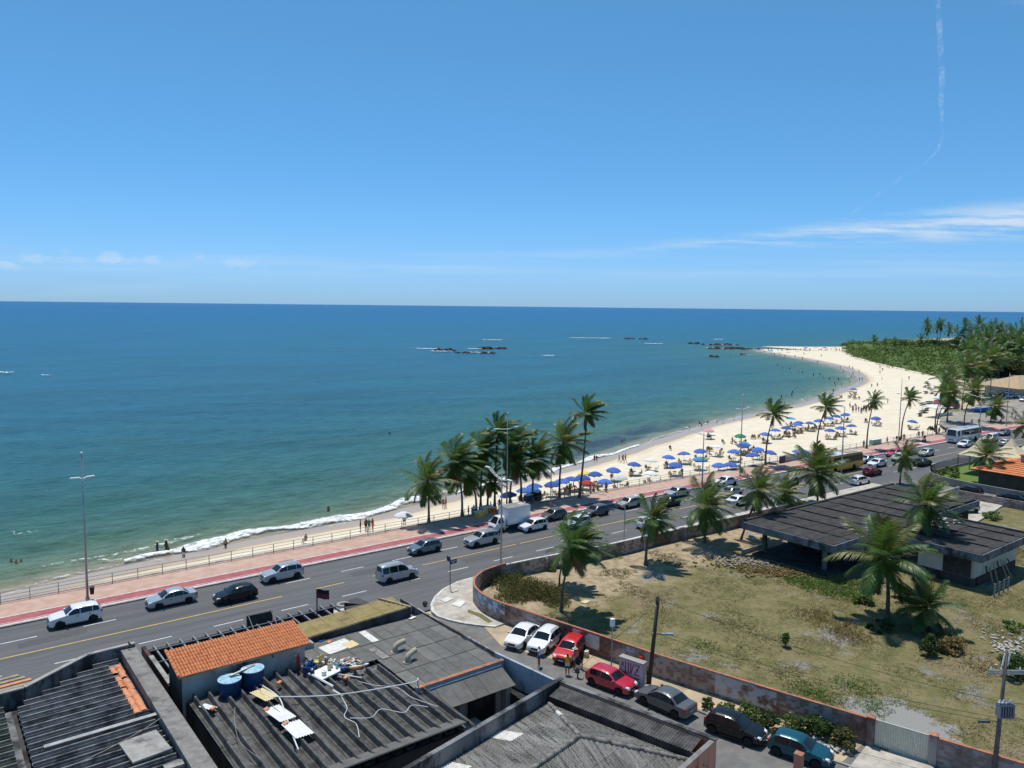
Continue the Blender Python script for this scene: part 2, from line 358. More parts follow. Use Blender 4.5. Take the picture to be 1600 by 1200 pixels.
def sand_mat():
    m, n, l, p = NT('beach_sand'); p.inputs['Roughness'].default_value = .95; p.inputs['Specular IOR Level'].default_value = .2
    v = coords(n, l, None, True)
    c = mix(n, l, rng(n, l, texnoise(n, l, v, .35, 6), .35, .65), (.77,.685,.535), (.70,.61,.455))
    c = mix(n, l, rng(n, l, texnoise(n, l, v, 2.2, 6, .7), .52, .66, 0, .55), c, (.58,.48,.345))
    a = n.new('ShaderNodeAttribute'); a.attribute_name = 'wet'
    w_ = n.new('ShaderNodeMath'); w_.operation = 'ADD'; l.new(a.outputs['Fac'], w_.inputs[0]); l.new(rng(n, l, texnoise(n, l, v, .12, 4), 0, 1, -.16, .16, False), w_.inputs[1])
    # wrack line, wet sand
    wr = mix(n, l, rng(n, l, w_.outputs[0], .40, .50), c, (.66,.55,.40))
    wet = rng(n, l, w_.outputs[0], .56, .66)
    c2 = mix(n, l, wet, wr, (.42,.335,.255))
    l.new(c2, p.inputs['Base Color'])
    l.new(rng(n, l, w_.outputs[0], .60, .78, .95, .28), p.inputs['Roughness'])
    b = n.new('ShaderNodeBump'); b.inputs['Strength'].default_value = .55; b.inputs['Distance'].default_value = .12
    q = n.new('ShaderNodeMath'); q.operation = 'MULTIPLY'; l.new(texnoise(n, l, v, 1.6, 4), q.inputs[0]); l.new(rng(n, l, wet, 0, 1, 1, .1), q.inputs[1])
    l.new(q.outputs[0], b.inputs['Height']); l.new(b.outputs[0], p.inputs['Normal'])
    return m
m_sand = sand_mat()
m_ground = M('sandy_ground', (.55,.44,.29), (.42,.34,.22), .15, rough=.95, c3=(.16,.17,.07), s3=.05, lo3=.5, hi3=.6, fine=.15)

# ------------------------------------------------------------------ coastline
SEA_Z = -2.5
SHORE = [(-120,86.5),(-60,88.5),(-20,92.5),(6.5,95.2),(12.6,96.8),(22.9,98.3),(30.7,99.0),(39.4,99.6),(49.8,100.2),(59.3,101.8),(68,104.3),(83.6,107.8),(106.5,112),(129,119.5),(166,131),(195,137),(227.4,143),(255,150),(280,159.5),(303,167),(322,174),(347,189),(370,205),(397,227),(434.6,269),(472.6,322),(498,350),(510.5,357)]
FARC = [(510.5,357),(524,352),(538,338),(571,323),(620,318),(660,330),(720,362),(800,376),(1000,372),(1700,300),(6000,-500)]
def offs(s):                                   # the avenue bends gently inland to the east
    d = s-78; return -0.036*(math.log1p(exp(d/6.))*6. if d < 120 else d)
def resample(P, n):
    d = [0]
    for a, b in zip(P, P[1:]): d.append(d[-1]+sqrt((a[0]-b[0])**2+(a[1]-b[1])**2))
    out = []; k = 0
    for i in range(n):
        x = d[-1]*i/(n-1)
        while k < len(d)-2 and d[k+1] < x: k += 1
        f = (x-d[k])/(d[k+1]-d[k]); out.append((P[k][0]+(P[k+1][0]-P[k][0])*f, P[k][1]+(P[k+1][1]-P[k][1])*f))
    return out
def smoothed(P, it=6):
    P = list(P)
    for _ in range(it): P = [P[0]]+[((a[0]+2*b[0]+c[0])/4, (a[1]+2*b[1]+c[1])/4) for a, b, c in zip(P, P[1:], P[2:])]+[P[-1]]
    return P
SH = smoothed(resample(SHORE, 200), 4)

import numpy as np
coast = np.array(SH+resample(FARC, 120)[1:]); seg_a = coast[:-1]; seg_b = coast[1:]
def shore_dist(xy):
    best = np.full(len(xy), 1e9)
    for a, b in zip(seg_a, seg_b):
        ab = b-a; t = np.clip(((xy-a)@ab)/(ab@ab), 0, 1)
        d = np.hypot(*(xy-(a+t[:, None]*ab)).T); best = np.minimum(best, d)
    return best

def sea_mat():
    m, n, l, p = NT('sea_water')
    a = n.new('ShaderNodeAttribute'); a.attribute_name = 'shore'          # metres from the waterline
    v = coords(n, l, None, True)
    d = n.new('ShaderNodeMath'); d.operation = 'ADD'; l.new(a.outputs['Fac'], d.inputs[0])
    nz = rng(n, l, texnoise(n, l, v, .035, 5), .25, .75, -.28, .28, False)
    q = n.new('ShaderNodeMath'); q.operation = 'MULTIPLY'; l.new(nz, q.inputs[0]); l.new(a.outputs['Fac'], q.inputs[1]); l.new(q.outputs[0], d.inputs[1])
    lg = n.new('ShaderNodeMath'); lg.operation = 'LOGARITHM'; mx = n.new('ShaderNodeMath'); mx.operation = 'MAXIMUM'; l.new(d.outputs[0], mx.inputs[0]); mx.inputs[1].default_value = 1.
    l.new(mx.outputs[0], lg.inputs[0]); lg.inputs[1].default_value = 10.
    r = n.new('ShaderNodeValToRGB'); l.new(rng(n, l, lg.outputs[0], 0, 3.7, 0, 1, False), r.inputs[0])
    e = r.color_ramp.elements
    stops = [(0,(.36,.30,.21)),(.12,(.26,.27,.18)),(.20,(.15,.215,.14)),(.30,(.072,.160,.115)),(.42,(.038,.138,.130)),(.54,(.018,.122,.165)),(.70,(.011,.120,.208)),(.85,(.009,.114,.240)),(1,(.009,.100,.235))]
    e[0].position, e[0].color = stops[0][0], col(stops[0][1]); e[1].position, e[1].color = 1, col(stops[-1][1])
    for s, c in stops[1:-1]: x = e.new(s); x.color = col(c)
    # cloud-free open sea still varies: wind lanes and weed patches
    mp = n.new('ShaderNodeMapping'); mp.inputs['Rotation'].default_value = (0,0,.72); mp.inputs['Scale'].default_value = (1,3.4,1); l.new(v, mp.inputs[0])
    lane = rng(n, l, texnoise(n, l, mp.outputs[0], .012, 5), .3, .7, .82, 1.16, False)
    # light and dark of tiny wave facets painted into the water colour
    mp2 = n.new('ShaderNodeMapping'); mp2.inputs['Rotation'].default_value = (0,0,.55); mp2.inputs['Scale'].default_value = (1,2.6,1); l.new(v, mp2.inputs[0])
    chop_shade = rng(n, l, texnoise(n, l, mp2.outputs[0], .30, 7, .78), .32, .68, .55, 1.45, False)
    k = n.new('ShaderNodeMath'); k.operation = 'MULTIPLY'; l.new(lane, k.inputs[0]); l.new(chop_shade, k.inputs[1])
    sc = n.new('ShaderNodeVectorMath'); sc.operation = 'SCALE'; l.new(r.outputs[0], sc.inputs[0]); l.new(k.outputs[0], sc.inputs['Scale'])
    sx = n.new('ShaderNodeSeparateXYZ'); l.new(v, sx.inputs[0])
    def mul(*xs):
        r_ = xs[0]
        for x_ in xs[1:]:
            q_ = n.new('ShaderNodeMath'); q_.operation = 'MULTIPLY'; l.new(r_, q_.inputs[0]); l.new(x_, q_.inputs[1]); r_ = q_.outputs[0]
        return r_
    weed = mul(rng(n, l, sx.outputs[0], 88, 112), rng(n, l, sx.outputs[0], 185, 150), rng(n, l, a.outputs['Fac'], 2.5, 5), rng(n, l, a.outputs['Fac'], 15, 9), rng(n, l, texnoise(n, l, mp2.outputs[0], .07, 5, .6), .36, .54, 0, .75))
    c = mix(n, l, weed, sc.outputs[0], (.030,.055,.085))
    # whitecaps
    wc = rng(n, l, texnoise(n, l, mp2.outputs[0], .10, 9, .78), .735, .76)
    c = mix(n, l, wc, c, (.7,.75,.78))
    l.new(c, p.inputs['Base Color'])
    p.inputs['IOR'].default_value = 1.33; p.inputs['Specular IOR Level'].default_value = .15
    p.inputs['Roughness'].default_value = .30
    mp3 = n.new('ShaderNodeMapping'); mp3.inputs['Rotation'].default_value = (0,0,.55); mp3.inputs['Scale'].default_value = (1,1.9,1); l.new(v, mp3.inputs[0])
    h = n.new('ShaderNodeMath'); h.operation = 'ADD'
    l.new(texnoise(n, l, mp3.outputs[0], .45, 5, .65), h.inputs[0]); l.new(texnoise(n, l, mp3.outputs[0], .09, 4, .5), h.inputs[1])
    bump(n, l, h.outputs[0], .9, 1.3, p)
    return m
m_sea = sea_mat()
def build_sea():
    na, nr = 300, 330
    az0 = atan2(FWD.x, FWD.y)
    az = np.linspace(az0-1.45, az0+1.35, na); r = np.concatenate([np.linspace(60, 260, 170), np.geomspace(262, 80000, nr-170)])
    A, Rr = np.meshgrid(az, r); X = np.sin(A)*Rr; Y = np.cos(A)*Rr
    xy = np.stack([X.ravel(), Y.ravel()], 1); d = shore_dist(xy)
    # swell that steepens into low breakers towards the beach
    ph = d/9.5*2*pi + 1.9*np.sin(xy[:,0]*.045+d*.03)+1.1*np.sin(xy[:,0]*.11+1.-d*.05)
    amp = .15*np.exp(-d/45.)*np.clip(d/7., 0, 1)
    z = SEA_Z + amp*(np.sin(ph)+.35*np.sin(2*ph+.6)) + .1*np.exp(-d/500.)*np.sin(xy[:,0]*.21+xy[:,1]*.3)*np.clip(d/15., 0, 1)
    v = np.stack([xy[:,0], xy[:,1], z], 1)
    i = np.arange((nr-1)*na).reshape(nr-1, na)[:, :-1].ravel()
    f = np.stack([i, i+na, i+na+1, i+1], 1)
    me = bpy.data.meshes.new('sea'); me.vertices.add(len(v)); me.vertices.foreach_set('co', v.ravel())
    me.loops.add(f.size); me.polygons.add(len(f)); me.loops.foreach_set('vertex_index', f.ravel())
    me.polygons.foreach_set('loop_start', np.arange(len(f))*4); me.update(calc_edges=True)
    at_ = me.attributes.new('shore', 'FLOAT', 'POINT'); at_.data.foreach_set('value', d.astype(np.float32))
    me.polygons.foreach_set('use_smooth', [True]*len(f)); me.materials.append(m_sea)
    me.flip_normals() if me.polygons[0].normal.z < 0 else None
    o = bpy.data.objects.new('sea', me); COL.objects.link(o); return struct(o)
build_sea()

# ------------------------------------------------------------------ beach
BACK = [(s, 84.7+offs(s)) for s in range(-120, 195, 15)]+[(192,80.7),(204,88),(218,95),(240,103),(275,116),(300,126),(330,143),(345,152),(362,167),(393,197),(439,238),(470,262),(490,290),(510,320)]
from mathutils.bvhtree import BVHTree
def sand_z(x, y):
    h = BEACH_BVH.ray_cast(Vector((x, y, 20)), Vector((0, 0, -1)))[0]
    return h.z if h else -.13
def build_beach():
    n, k = 200, 40
    A = SH; B = smoothed(resample(BACK, n), 1)
    # pair every shore point with the nearest back point, monotonically
    vs = []; wet = []
    pb = resample(BACK, 800); j = 0; pairs = []
    for i, a in enumerate(A):
        lo = j; best = min(range(lo, min(800, lo+40)), key=lambda q: (pb[q][0]-a[0])**2+(pb[q][1]-a[1])**2)
        f = i/(n-1); tgt = int(f*799); j = max(lo, int(.75*best+.25*tgt)); pairs.append((a, pb[min(j, 799)]))
    for a, b in pairs:
        L_ = sqrt((a[0]-b[0])**2+(a[1]-b[1])**2); zb = -1.0 if b[0] < 200 else -1.0+min(1., (b[0]-200)/40.)
        for q in range(k+1):
            f = (q/k)**1.3*1.0                        # 0 at the sea
            e = -.25+1.25*f; x = a[0]+(b[0]-a[0])*e; y = a[1]+(b[1]-a[1])*e
            dist = e*L_
            z = SEA_Z+0.05+dist*.075 if dist < 6 else SEA_Z+.5+(zb-SEA_Z-.5)*min(1,(dist-6)/max(L_-6, 2.))**.7
            if dist < 0: z = SEA_Z+dist*.05
            z += .05*sin(x*.9+y*.4)*sin(y*.8-x*.3)*min(1, max(0, dist-5)/6)
            if q == k: z = zb
            vs.append((x, y, z)); wet.append(min(1, max(0, 1-dist/11.)))
    fs = [(i*(k+1)+q, (i+1)*(k+1)+q, (i+1)*(k+1)+q+1, i*(k+1)+q+1) for i in range(n-1) for q in range(k)]
    mb = MB(); mb.add(vs, fs); o = mb.build('beach', m_sand, smooth=True); struct(o)
    global BEACH_BVH; BEACH_BVH = BVHTree.FromPolygons([Vector(v) for v in vs], fs)
    at_ = o.data.attributes.new('wet', 'FLOAT', 'POINT'); at_.data.foreach_set('value', wet)
build_beach()

# far side of the headland: sand sheet, and the land itself
gp = [(-400,84.2)]+[(s, 84.2+offs(s)) for s in range(-100, 190, 20)]+[(x+.6, y-.6) for x, y in BACK[21:]]+[(511,352),(524,345),(538,333),(571,318),(620,313),(660,325),(720,357),(800,371),(1000,367),(1700,295),(6000,-510),(6000,-3000),(-400,-3000)]
o = MB().add([(x, y, -.13) for x, y in gp], [tuple(range(len(gp)))[::-1]]).build('ground', m_ground); struct(o)
hp = [(345,152),(362,167),(393,197),(439,238),(470,262),(490,290),(511,355),(524,348),(538,335),(571,320),(620,315),(660,327),(720,355),(640,250),(500,170),(400,140)]
me_ = MB().add([(x, y, -.09) for x, y in hp], [tuple(range(len(hp)))[::-1]])
o = me_.build('headland_sand', m_sand); struct(o)

# ------------------------------------------------------------------ foam along the shore, breakers, reef wash
def foam_mat(name, dens, sc=(1,1,1), hole=.5):
    m, n, l, p = NT(name); p.inputs['Base Color'].default_value = (.86,.88,.88,1); p.inputs['Roughness'].default_value = .8
    v = coords(n, l, sc, True)
    u = n.new('ShaderNodeUVMap'); sp = n.new('ShaderNodeSeparateXYZ'); l.new(u.outputs[0], sp.inputs[0])
    edge = n.new('ShaderNodeMath'); edge.operation = 'MULTIPLY'
    l.new(rng(n, l, sp.outputs[1], 0., .35), edge.inputs[0]); l.new(rng(n, l, sp.outputs[1], 1., .6), edge.inputs[1])
    nz = n.new('ShaderNodeMath'); nz.operation = 'MULTIPLY_ADD'; l.new(edge.outputs[0], nz.inputs[0]); nz.inputs[1].default_value = dens
    l.new(texnoise(n, l, v, 1.3, 8, .8), nz.inputs[2])
    l.new(rng(n, l, nz.outputs[0], hole+.30, hole+.52), p.inputs['Alpha'])
    bump(n, l, texnoise(n, l, v, 4, 4), .5, .1, p)
    return m
m_foam = foam_mat('sea_foam_dense', .46, (.8,1,1), .5)
m_lace = foam_mat('sea_foam_lace', .34, (1,1,1), .5)
def ribbon(name, pts, width, z, mat, bulge=.0, wob=.0, seed=0):
    rnd = random.Random(seed); pts = smoothed(pts, 2); n = len(pts); k = 6
    vs, uv = [], []; ph = rnd.random()*6
    for i, p in enumerate(pts):
        a, b = pts[max(0, i-1)], pts[min(n-1, i+1)]; dx, dy = b[0]-a[0], b[1]-a[1]; q = sqrt(dx*dx+dy*dy) or 1; nx, ny = -dy/q, dx/q
        f = i/(n-1); e = min(1, 6*f, 6*(1-f)); wd_ = width*(.35+.65*e)*(1+.35*sin(i*.37+ph)+.2*sin(i*.91)); c = wob*sin(i*.23+ph)+wob*.6*sin(i*.51)
        for j in range(k+1):
            g = j/k; o_ = c+(g-.5)*wd_; zz = z+bulge*sin(pi*g)*(1+.3*sin(i*.8))
            vs.append((p[0]+nx*o_, p[1]+ny*o_, zz)); uv.append((f, g))
    fs = [(i*(k+1)+j, (i+1)*(k+1)+j, (i+1)*(k+1)+j+1, i*(k+1)+j+1) for i in range(n-1) for j in range(k)]
    o = MB().add(vs, fs).build(name, mat, smooth=True); ul = o.data.uv_layers.new(name='UVMap')
    for lp in o.data.loops: ul.data[lp.index].uv = uv[lp.vertex_index]
    return o
def shift(P, d):
    out = []
    for i, p in enumerate(P):
        a, b = P[max(0, i-1)], P[min(len(P)-1, i+1)]; dx, dy = b[0]-a[0], b[1]-a[1]; q = sqrt(dx*dx+dy*dy) or 1
        out.append((p[0]-dy/q*d, p[1]+dx/q*d))
    return out
SHF = resample(SHORE, 700)
def part_shore(s0, s1): return [p for p in SHF if s0 <= p[0] <= s1]
for (a, b, d, wdt, mt, bl, wob, lab) in [
    (19, 70, 1.6, 5.2, m_foam, .3, .8, 'broad white breaking wave washing onto the sand by the railing'),
    (-30, 24, .2, 1.7, m_lace, .10, .6, 'white swash along the seawall below the railing at far left'),
    (12, 31, 5.4, 2.4, m_lace, .15, .6, 'broken foam line behind the bathers at left'),
    (30, 78, -2.4, 4.6, m_lace, .02, .8, 'thin lacy swash on wet sand before the palms'),
    (70, 128, .6, 3.0, m_foam, .16, .7, 'white wave edge behind the palm row'),
    (122, 200, .4, 2.2, m_lace, .1, .6, 'thin white wave edge by the parasol beach'),
    (225, 300, 1.5, 2.2, m_lace, .1, 1.2, 'loose foam streaks in the shallow bay corner'),
    (300, 420, 3.0, 2.4, m_lace, .1, 1.5, 'small breaking wave line in the far bay curve'),
    (430, 512, 3.0, 3.5, m_lace, .1, 2., 'foam washing the sandy tip by the rocks')]:
    tag(ribbon('wave_foam', shift(part_shore(a, b), d), wdt, SEA_Z+.12, mt, bl, wob, int(a)), lab, 'foam', kind='stuff')
def streak(c, dx, dy, n=30): return [(c[0]+dx*(i/(n-1)-.5), c[1]+dy*(i/(n-1)-.5)) for i in range(n)]
sdx, sdy = RIGHT.x, RIGHT.y
for (c, ln, wd_, mt, lab) in [
    ((287.7, 468.6), 16, 9, m_foam, 'white surf at left end of the near reef'),
    ((280.0, 438.5), 14, 7, m_foam, 'white surf before the near reef'),
    ((286.9, 487.4), 14, 4, m_lace, 'thin surf tail left of the near reef'),
    ((294.5, 415.2), 16, 6, m_foam, 'surf along the front rocks of the near reef'),
    ((317.4, 453.7), 10, 6, m_foam, 'surf between the two reef ridges'),
    ((414.7, 565.2), 18, 8, m_foam, 'lone white breaker behind the near reef'),
    ((312.8, 369.0), 8, 4, m_foam, 'small breaker right of the near reef'),
    ((528.7, 560.6), 40, 9, m_foam, 'long white breaker on the outer reef'),
    ((545.0, 522.4), 26, 7, m_lace, 'surf beside the outer reef rocks'),
    ((497.5, 449.6), 16, 6, m_foam, 'short breaker in front of the outer reef'),
    ((628.9, 485.7), 10, 6, m_foam, 'short breaker behind the rocky tip'),
    ((488.1, 377.8), 16, 6, m_foam, 'surf on the left of the rocky tip'),
    ((537.9, 406.8), 18, 6, m_lace, 'surf behind the rocky tip'),
    ((406.0, 319.0), 8, 4, m_lace, 'surf round the lone rock before the tip'),
    ((434.9, 310.9), 14, 5, m_lace, 'wash on the inner side of the rocky tip'),
    ((32.9, 391.0), 7, 4, m_foam, 'whitecap at the far left edge of the sea'),
    ((45.5, 372.8), 5, 3, m_foam, 'single small whitecap out on the left'),
    ((11.1, 118.5), 3.4, 1.0, m_lace, 'little foam fleck near the left swimmers'),
    ((19.9, 98.8), 8, 1.3, m_lace, 'foam fleck line by the left lamp post')]:
    tag(ribbon('sea_foam_patch', streak(c, sdx*ln, sdy*ln), wd_, SEA_Z+.3, mt, .5 if wd_ > 3 else .1, .6, int(abs(c[0]))), lab, 'foam', kind='stuff')

# ------------------------------------------------------------------ avenue, cycle lane, promenade
SS = list(range(-120, 60, 10))+list(range(60, 130, 4))+list(range(130, 420, 10))
def strip_obj(name, t0, t1, z, mat, s0=-120, s1=410):
    q = sorted({s0, s1}|{s for s in SS if s0 < s < s1})
    return MB().strip([(s, t0+offs(s), z) for s in q], [(s, t1+offs(s), z) for s in q]).build(name, mat)
struct(strip_obj('road', 60.2, 78.5, 0., m_asphalt))
def raised(name, t0, t1, z0, z1, mat, s0=-120, s1=410):
    q = sorted({s0, s1}|{s for s in SS if s0 < s < s1}); mb = MB()
    P = [[(s, t+offs(s), z) for s in q] for t, z in ((t0,z0),(t0,z1),(t1,z1),(t1,z0))]
    for a, b in zip(P, P[1:]): mb.strip(a, b)
    return mb.build(name, mat)
struct(raised('kerb', 78.2, 78.45, -.05, .13, m_conc))
struct(strip_obj('kerb_line', 78.452, 78.74, .128, m_kerb))
struct(raised('cycle_lane', 78.4, 80.75, -.05, .124, m_cycle))
struct(strip_obj('cycle_lane_edge', 80.52, 80.74, .128, m_kerb))
struct(strip_obj('drain_line', 78.95, 79.05, .129, m_kerb, -120, 95))
struct(raised('promenade', 80.72, 85.0, -1.8, .133, m_prom))
struct(raised('seawall_coping', 84.66, 85.04, -1.82, .19, m_conc))
# pale paving bands crossing the cycle lane
for s in (59.2, 84.5, 112, 141, 168):
    o = MB().strip([(s+x, 78.75+offs(s), .132) for x in (0, 1.4)], [(s+x, 80.5+offs(s), .132) for x in (0, 1.4)]).build('ramp_band', m_kerb); struct(o)
# lane markings
struct(strip_obj('centre_line', 71.33, 71.47, .004, m_yellow, -40, 27.5))
def dash(name, t, s0, s1, mat, w_=.13): return struct(strip_obj(name, t-w_/2, t+w_/2, .004, mat, s0, s1))
for s in (31, 37.2): dash('centre_dash', 71.4, s, s+3.0, m_yellow)
dash('centre_line', 71.4, 43.2, 56.0, m_yellow); dash('centre_line', 71.4, 56.6, 92.0, m_yellow); dash('centre_line', 71.4, 92.5, 400., m_yellow)
s = -38.
while s < 380:
    dash('lane_dash', 74.62, s+.6, s+3.2, m_white)
    if not 26 < s < 36 or True: dash('lane_dash', 68.0, s+3.6, s+6.2, m_white)
    s += 6.05
# patched tarmac and manhole
o = MB().prism([(30.2,66.4),(33.2,66.9),(33.6,64.6),(30.6,64.3)], -.02, .005).build('tarmac_patch', m_patch); struct(o)
for q in ([(6,72.6),(11,73.0),(11.2,74.2),(6.1,73.9)],[(47.5,69.2),(52.8,69.0),(52.9,70.4),(47.6,70.5)],[(82,76.3),(90,76.2),(90.2,77.4),(82.1,77.6)],[(100,66.4),(107,66.0),(107.2,67.0),(100.1,67.5)],[(35.5,72.3),(38.8,72.2),(38.9,73.6),(35.7,73.7)]):
    o = MB().prism(q, -.02, .003).build('tarmac_patch', m_patch2); struct(o)
for (a, b) in (((-6,70.1),(24,69.6)),((40,76.9),(70,77.2)),((58,66.8),(88,65.9))):
    n_ = 40; P_ = [(a[0]+(b[0]-a[0])*i/n_, a[1]+(b[1]-a[1])*i/n_+.12*sin(i*1.7)+.08*sin(i*.6), .0035) for i in range(n_+1)]
    o = MB().strip([(x, y-.03, z) for x, y, z in P_], [(x, y+.03, z) for x, y, z in P_]).build('crack_seal', m_patch); struct(o)
hole = empty('manhole', (31.4,66.2,0), 0, 'round concrete-ringed manhole cover in the near lane by the flag', 'manhole')
MB().lathe([(.62,.004),(.62,.008),(.36,.009),(.36,.004)], 20, (31.4,66.2,0)).build('ring', m_conc, hole)
MB().lathe([(.35,.003),(.35,.011),(0,.012)], 20, (31.4,66.2,0)).build('cover', m_patch, hole)

# railing along the promenade: posts and three rails
rail = empty('railing', (0, 84.4, .13), 0, 'long low steel railing between promenade and beach', 'railing')
pm = MB().box(-.03,.03,-.03,.03,-.02,1.05).mesh('post', [m_rail])
RS = [s for s in np.arange(-60, 190, 2.35)]
for s in RS:
    p = bpy.data.objects.new('post', pm); COL.objects.link(p); p.parent = rail; p.location = (s, offs(s)+.05, 0)
for z in (.34, .68, 1.03):
    MB().tube([(s, 84.45+offs(s), .13+z) for s in RS], .026, 5).build('rail', m_rail, rail)
# ------------------------------------------------------------------ side street, pavements, vacant lot
KB = [(47,64.75),(43.4,64.6),(41,63.7),(39.2,62.4),(37.9,61),(37.1,59.6),(36.9,58.2),(37.3,56.8),(38,55.4),(38.9,54.2),(39.7,53.3)]
WALL = [(98,60.0),(84,60.3),(70,60.9),(60,61.3),(52,62.2),(47.5,62.5),(44.6,62.0),(42.6,60.8),(41.3,59.0),(40.7,56.8),(40.7,54.8),(41.1,52.8),(42.9,44.8),(44.1,38.9),(46.3,30.6),(48.1,24.2)]
sp = [(31.6,60.4),(36.5,60.4),(36.8,58),(38.8,54),(41.05,52.9),(42.9,44.8),(44.1,38.9),(46.3,30.6),(48.1,24.2),(50.2,16.9),(56,-5),(44,-5),(37,22),(34,36),(31.6,43)]
o = MB().prism(sp, -.1, .006).build('side_street', m_asphalt2); struct(o)
o = MB().prism([(131.4,61),(124.5,62.8),(124.5,0),(131.4,0)], -.1, .006).build('cross_street', m_asphalt2); struct(o)
pv = MB().prism(KB+[(40.9,53.4),(40.8,56.8),(41.4,59.0),(42.7,60.9),(44.7,62.1),(47.5,62.6)], -.05, .12)
pv = pv.build('corner_pavement', m_pave); struct(pv)
struct(raised('near_pavement', 62.2, 64.9, -.05, .121, m_pave, 47, 123))
struct(raised('near_kerb', 64.7, 64.92, -.04, .128, m_kerb, 47.02, 122.9))
mb = MB()
for a, b in zip(KB, KB[1:]):
    mb.beam((a[0],a[1],.055),(b[0],b[1],.055), .24, .17)
struct(mb.build('corner_kerb', m_kerb))
struct(raised('house_pavement', 60.6, 64.9, -.05, .121, m_pave, -120, 31.5))
struct(raised('house_kerb', 64.7, 64.92, -.04, .128, m_kerb, -120, 31.5))
o = MB().prism([(31.6,64.7),(33.6,64.2),(34.8,62.5),(35,60),(34.3,42),(36.6,25),(40,5),(-40,5),(-40,60.6),(31.6,60.6)], -.1, .05).build('building_plot', m_conc); struct(o)
m_slab = M('whitewash_slab', (.75,.73,.68), (.6,.58,.53), 3.)
# loose paving slabs and a grass strip on the corner
for (x, y, a, w_, d_, lab) in [(39.6,61.1,.3,1.3,.8,'small white slab lying on the corner pavement near the kerb'),(40.0,59.6,.55,1.7,1.0,'larger cracked white slab on the corner pavement below the street sign')]:
    o = empty('paving_slab', (x, y, .12), a, lab, 'slab')
    MB().prism([(-w_/2,-d_/2),(w_/2*.8,-d_/2),(w_/2,d_/2*.7),(-w_/2*.7,d_/2)], 0, .06).build('slab', m_slab, o, local=True)
m_weedstrip = M('weed_strip', (.12,.13,.04), (.2,.17,.08), 6., rough=.95, fine=.3)
o = MB().prism([(39.5,57.4),(39.9,57.9),(40.3,56.2),(40.1,54.3),(39.6,54.3),(39.7,56)], .08, .135).build('verge', m_weedstrip); struct(o)
m_dust = M('sandy_verge', (.46,.36,.24), (.34,.28,.2), .9, rough=.95, c3=(.55,.43,.27), s3=.5, lo3=.45, hi3=.65, fine=.2, bm=.5, bs=6, bd=.05)
o = MB().prism([(38.9,53.9),(39.9,53.2),(40.9,53.3),(42.9,44.9),(44.1,39),(46.3,30.7),(48.1,24.3),(44.6,24.0),(43.7,27),(42.6,33),(42.0,38),(41.3,41.5),(39.5,46),(37.8,50)], -.05, .03).build('street_verge', m_dust); struct(o)
o = MB().prism([(48.05,24.1),(49.15,20.4),(45.6,19.4),(44.4,23.4)], -.05, .06).build('driveway', m_pave); struct(o)
mb = MB()
for a, b in zip([(42.2,36.5),(42.6,33),(43.7,27),(44.6,24)], [(42.6,33),(43.7,27),(44.6,24),(45.8,19)]): mb.beam((a[0],a[1],.04),(b[0],b[1],.04), .18, .12)
struct(mb.build('street_kerb', m_conc))

def lot_mat():
    m, n, l, p = NT('lot_grass_and_sand'); p.inputs['Roughness'].default_value = .97; p.inputs['Specular IOR Level'].default_value = .1
    v = coords(n, l, None, True)
    g = mix(n, l, rng(n, l, texnoise(n, l, v, .55, 7, .68), .36, .62), (.165,.155,.066), (.245,.205,.105))
    g = mix(n, l, rng(n, l, texnoise(n, l, v, 2.6, 5, .7), .5, .66, 0, .75), g, (.105,.12,.04))
    g = mix(n, l, rng(n, l, texnoise(n, l, v, .13, 5), .54, .68, 0, .8), g, (.255,.20,.122))
    sx = n.new('ShaderNodeSeparateXYZ'); l.new(v, sx.inputs[0])
    def add(a, b):
        q = n.new('ShaderNodeMath'); q.operation = 'ADD'
        for i, x in enumerate((a, b)):
            if isinstance(x, float): q.inputs[i].default_value = x
            else: l.new(x, q.inputs[i])
        return q.outputs[0]
    # bare sand by the avenue wall and towards the ruin
    sn = rng(n, l, texnoise(n, l, v, .22, 7, .7), 0, 1, -9, 9, False)
    s1 = rng(n, l, add(sx.outputs[1], sn), 50.5, 55.5)
    g = mix(n, l, s1, g, mix(n, l, rng(n, l, texnoise(n, l, v, 1.2, 5), .4, .6), (.46,.36,.235), (.33,.26,.165)))
    # grey crushed-stone patches
    g = mix(n, l, rng(n, l, texnoise(n, l, v, .19, 6, .7), .565, .64, 0, .85), g, mix(n, l, rng(n, l, texnoise(n, l, v, 5, 4), .4, .6), (.22,.215,.205), (.30,.29,.275)))
    # concrete apron inside the gate
    dx = n.new('ShaderNodeVectorMath'); dx.operation = 'DISTANCE'; l.new(v, dx.inputs[0]); dx.inputs[1].default_value = (51.5,24.0,0)
    g = mix(n, l, rng(n, l, add(dx.outputs['Value'], rng(n, l, texnoise(n, l, v, .5, 6), 0, 1, -3.2, 3.2, False)), 4.2, 3.4), g, (.31,.305,.285))
    l.new(g, p.inputs['Base Color'])
    bump(n, l, texnoise(n, l, v, 3.5, 6, .7), .9, .16, p)
    return m
m_lot = lot_mat()
LOT = [(x+.12, y-.1) for x, y in WALL[:-1]]+[(48.2,24.2),(49.3,20.5),(50.4,16.9),(54,4),(123.5,4),(123.5,62),(98,62)]
def inside(p, poly):
    c = False; j = len(poly)-1
    for i in range(len(poly)):
        a, b = poly[i], poly[j]
        if (a[1] > p[1]) != (b[1] > p[1]) and p[0] < (b[0]-a[0])*(p[1]-a[1])/(b[1]-a[1])+a[0]: c = not c
        j = i
    return c
from mathutils import noise as mnoise
def lot_z(x, y):
    e = .10*mnoise.noise(Vector((x*.16, y*.16, 0)))+.05*mnoise.noise(Vector((x*.5, y*.5, 3)))
    return .10+e+(.35*exp(-((x-75)/5.)**2-((y-57.5)/2.6)**2))
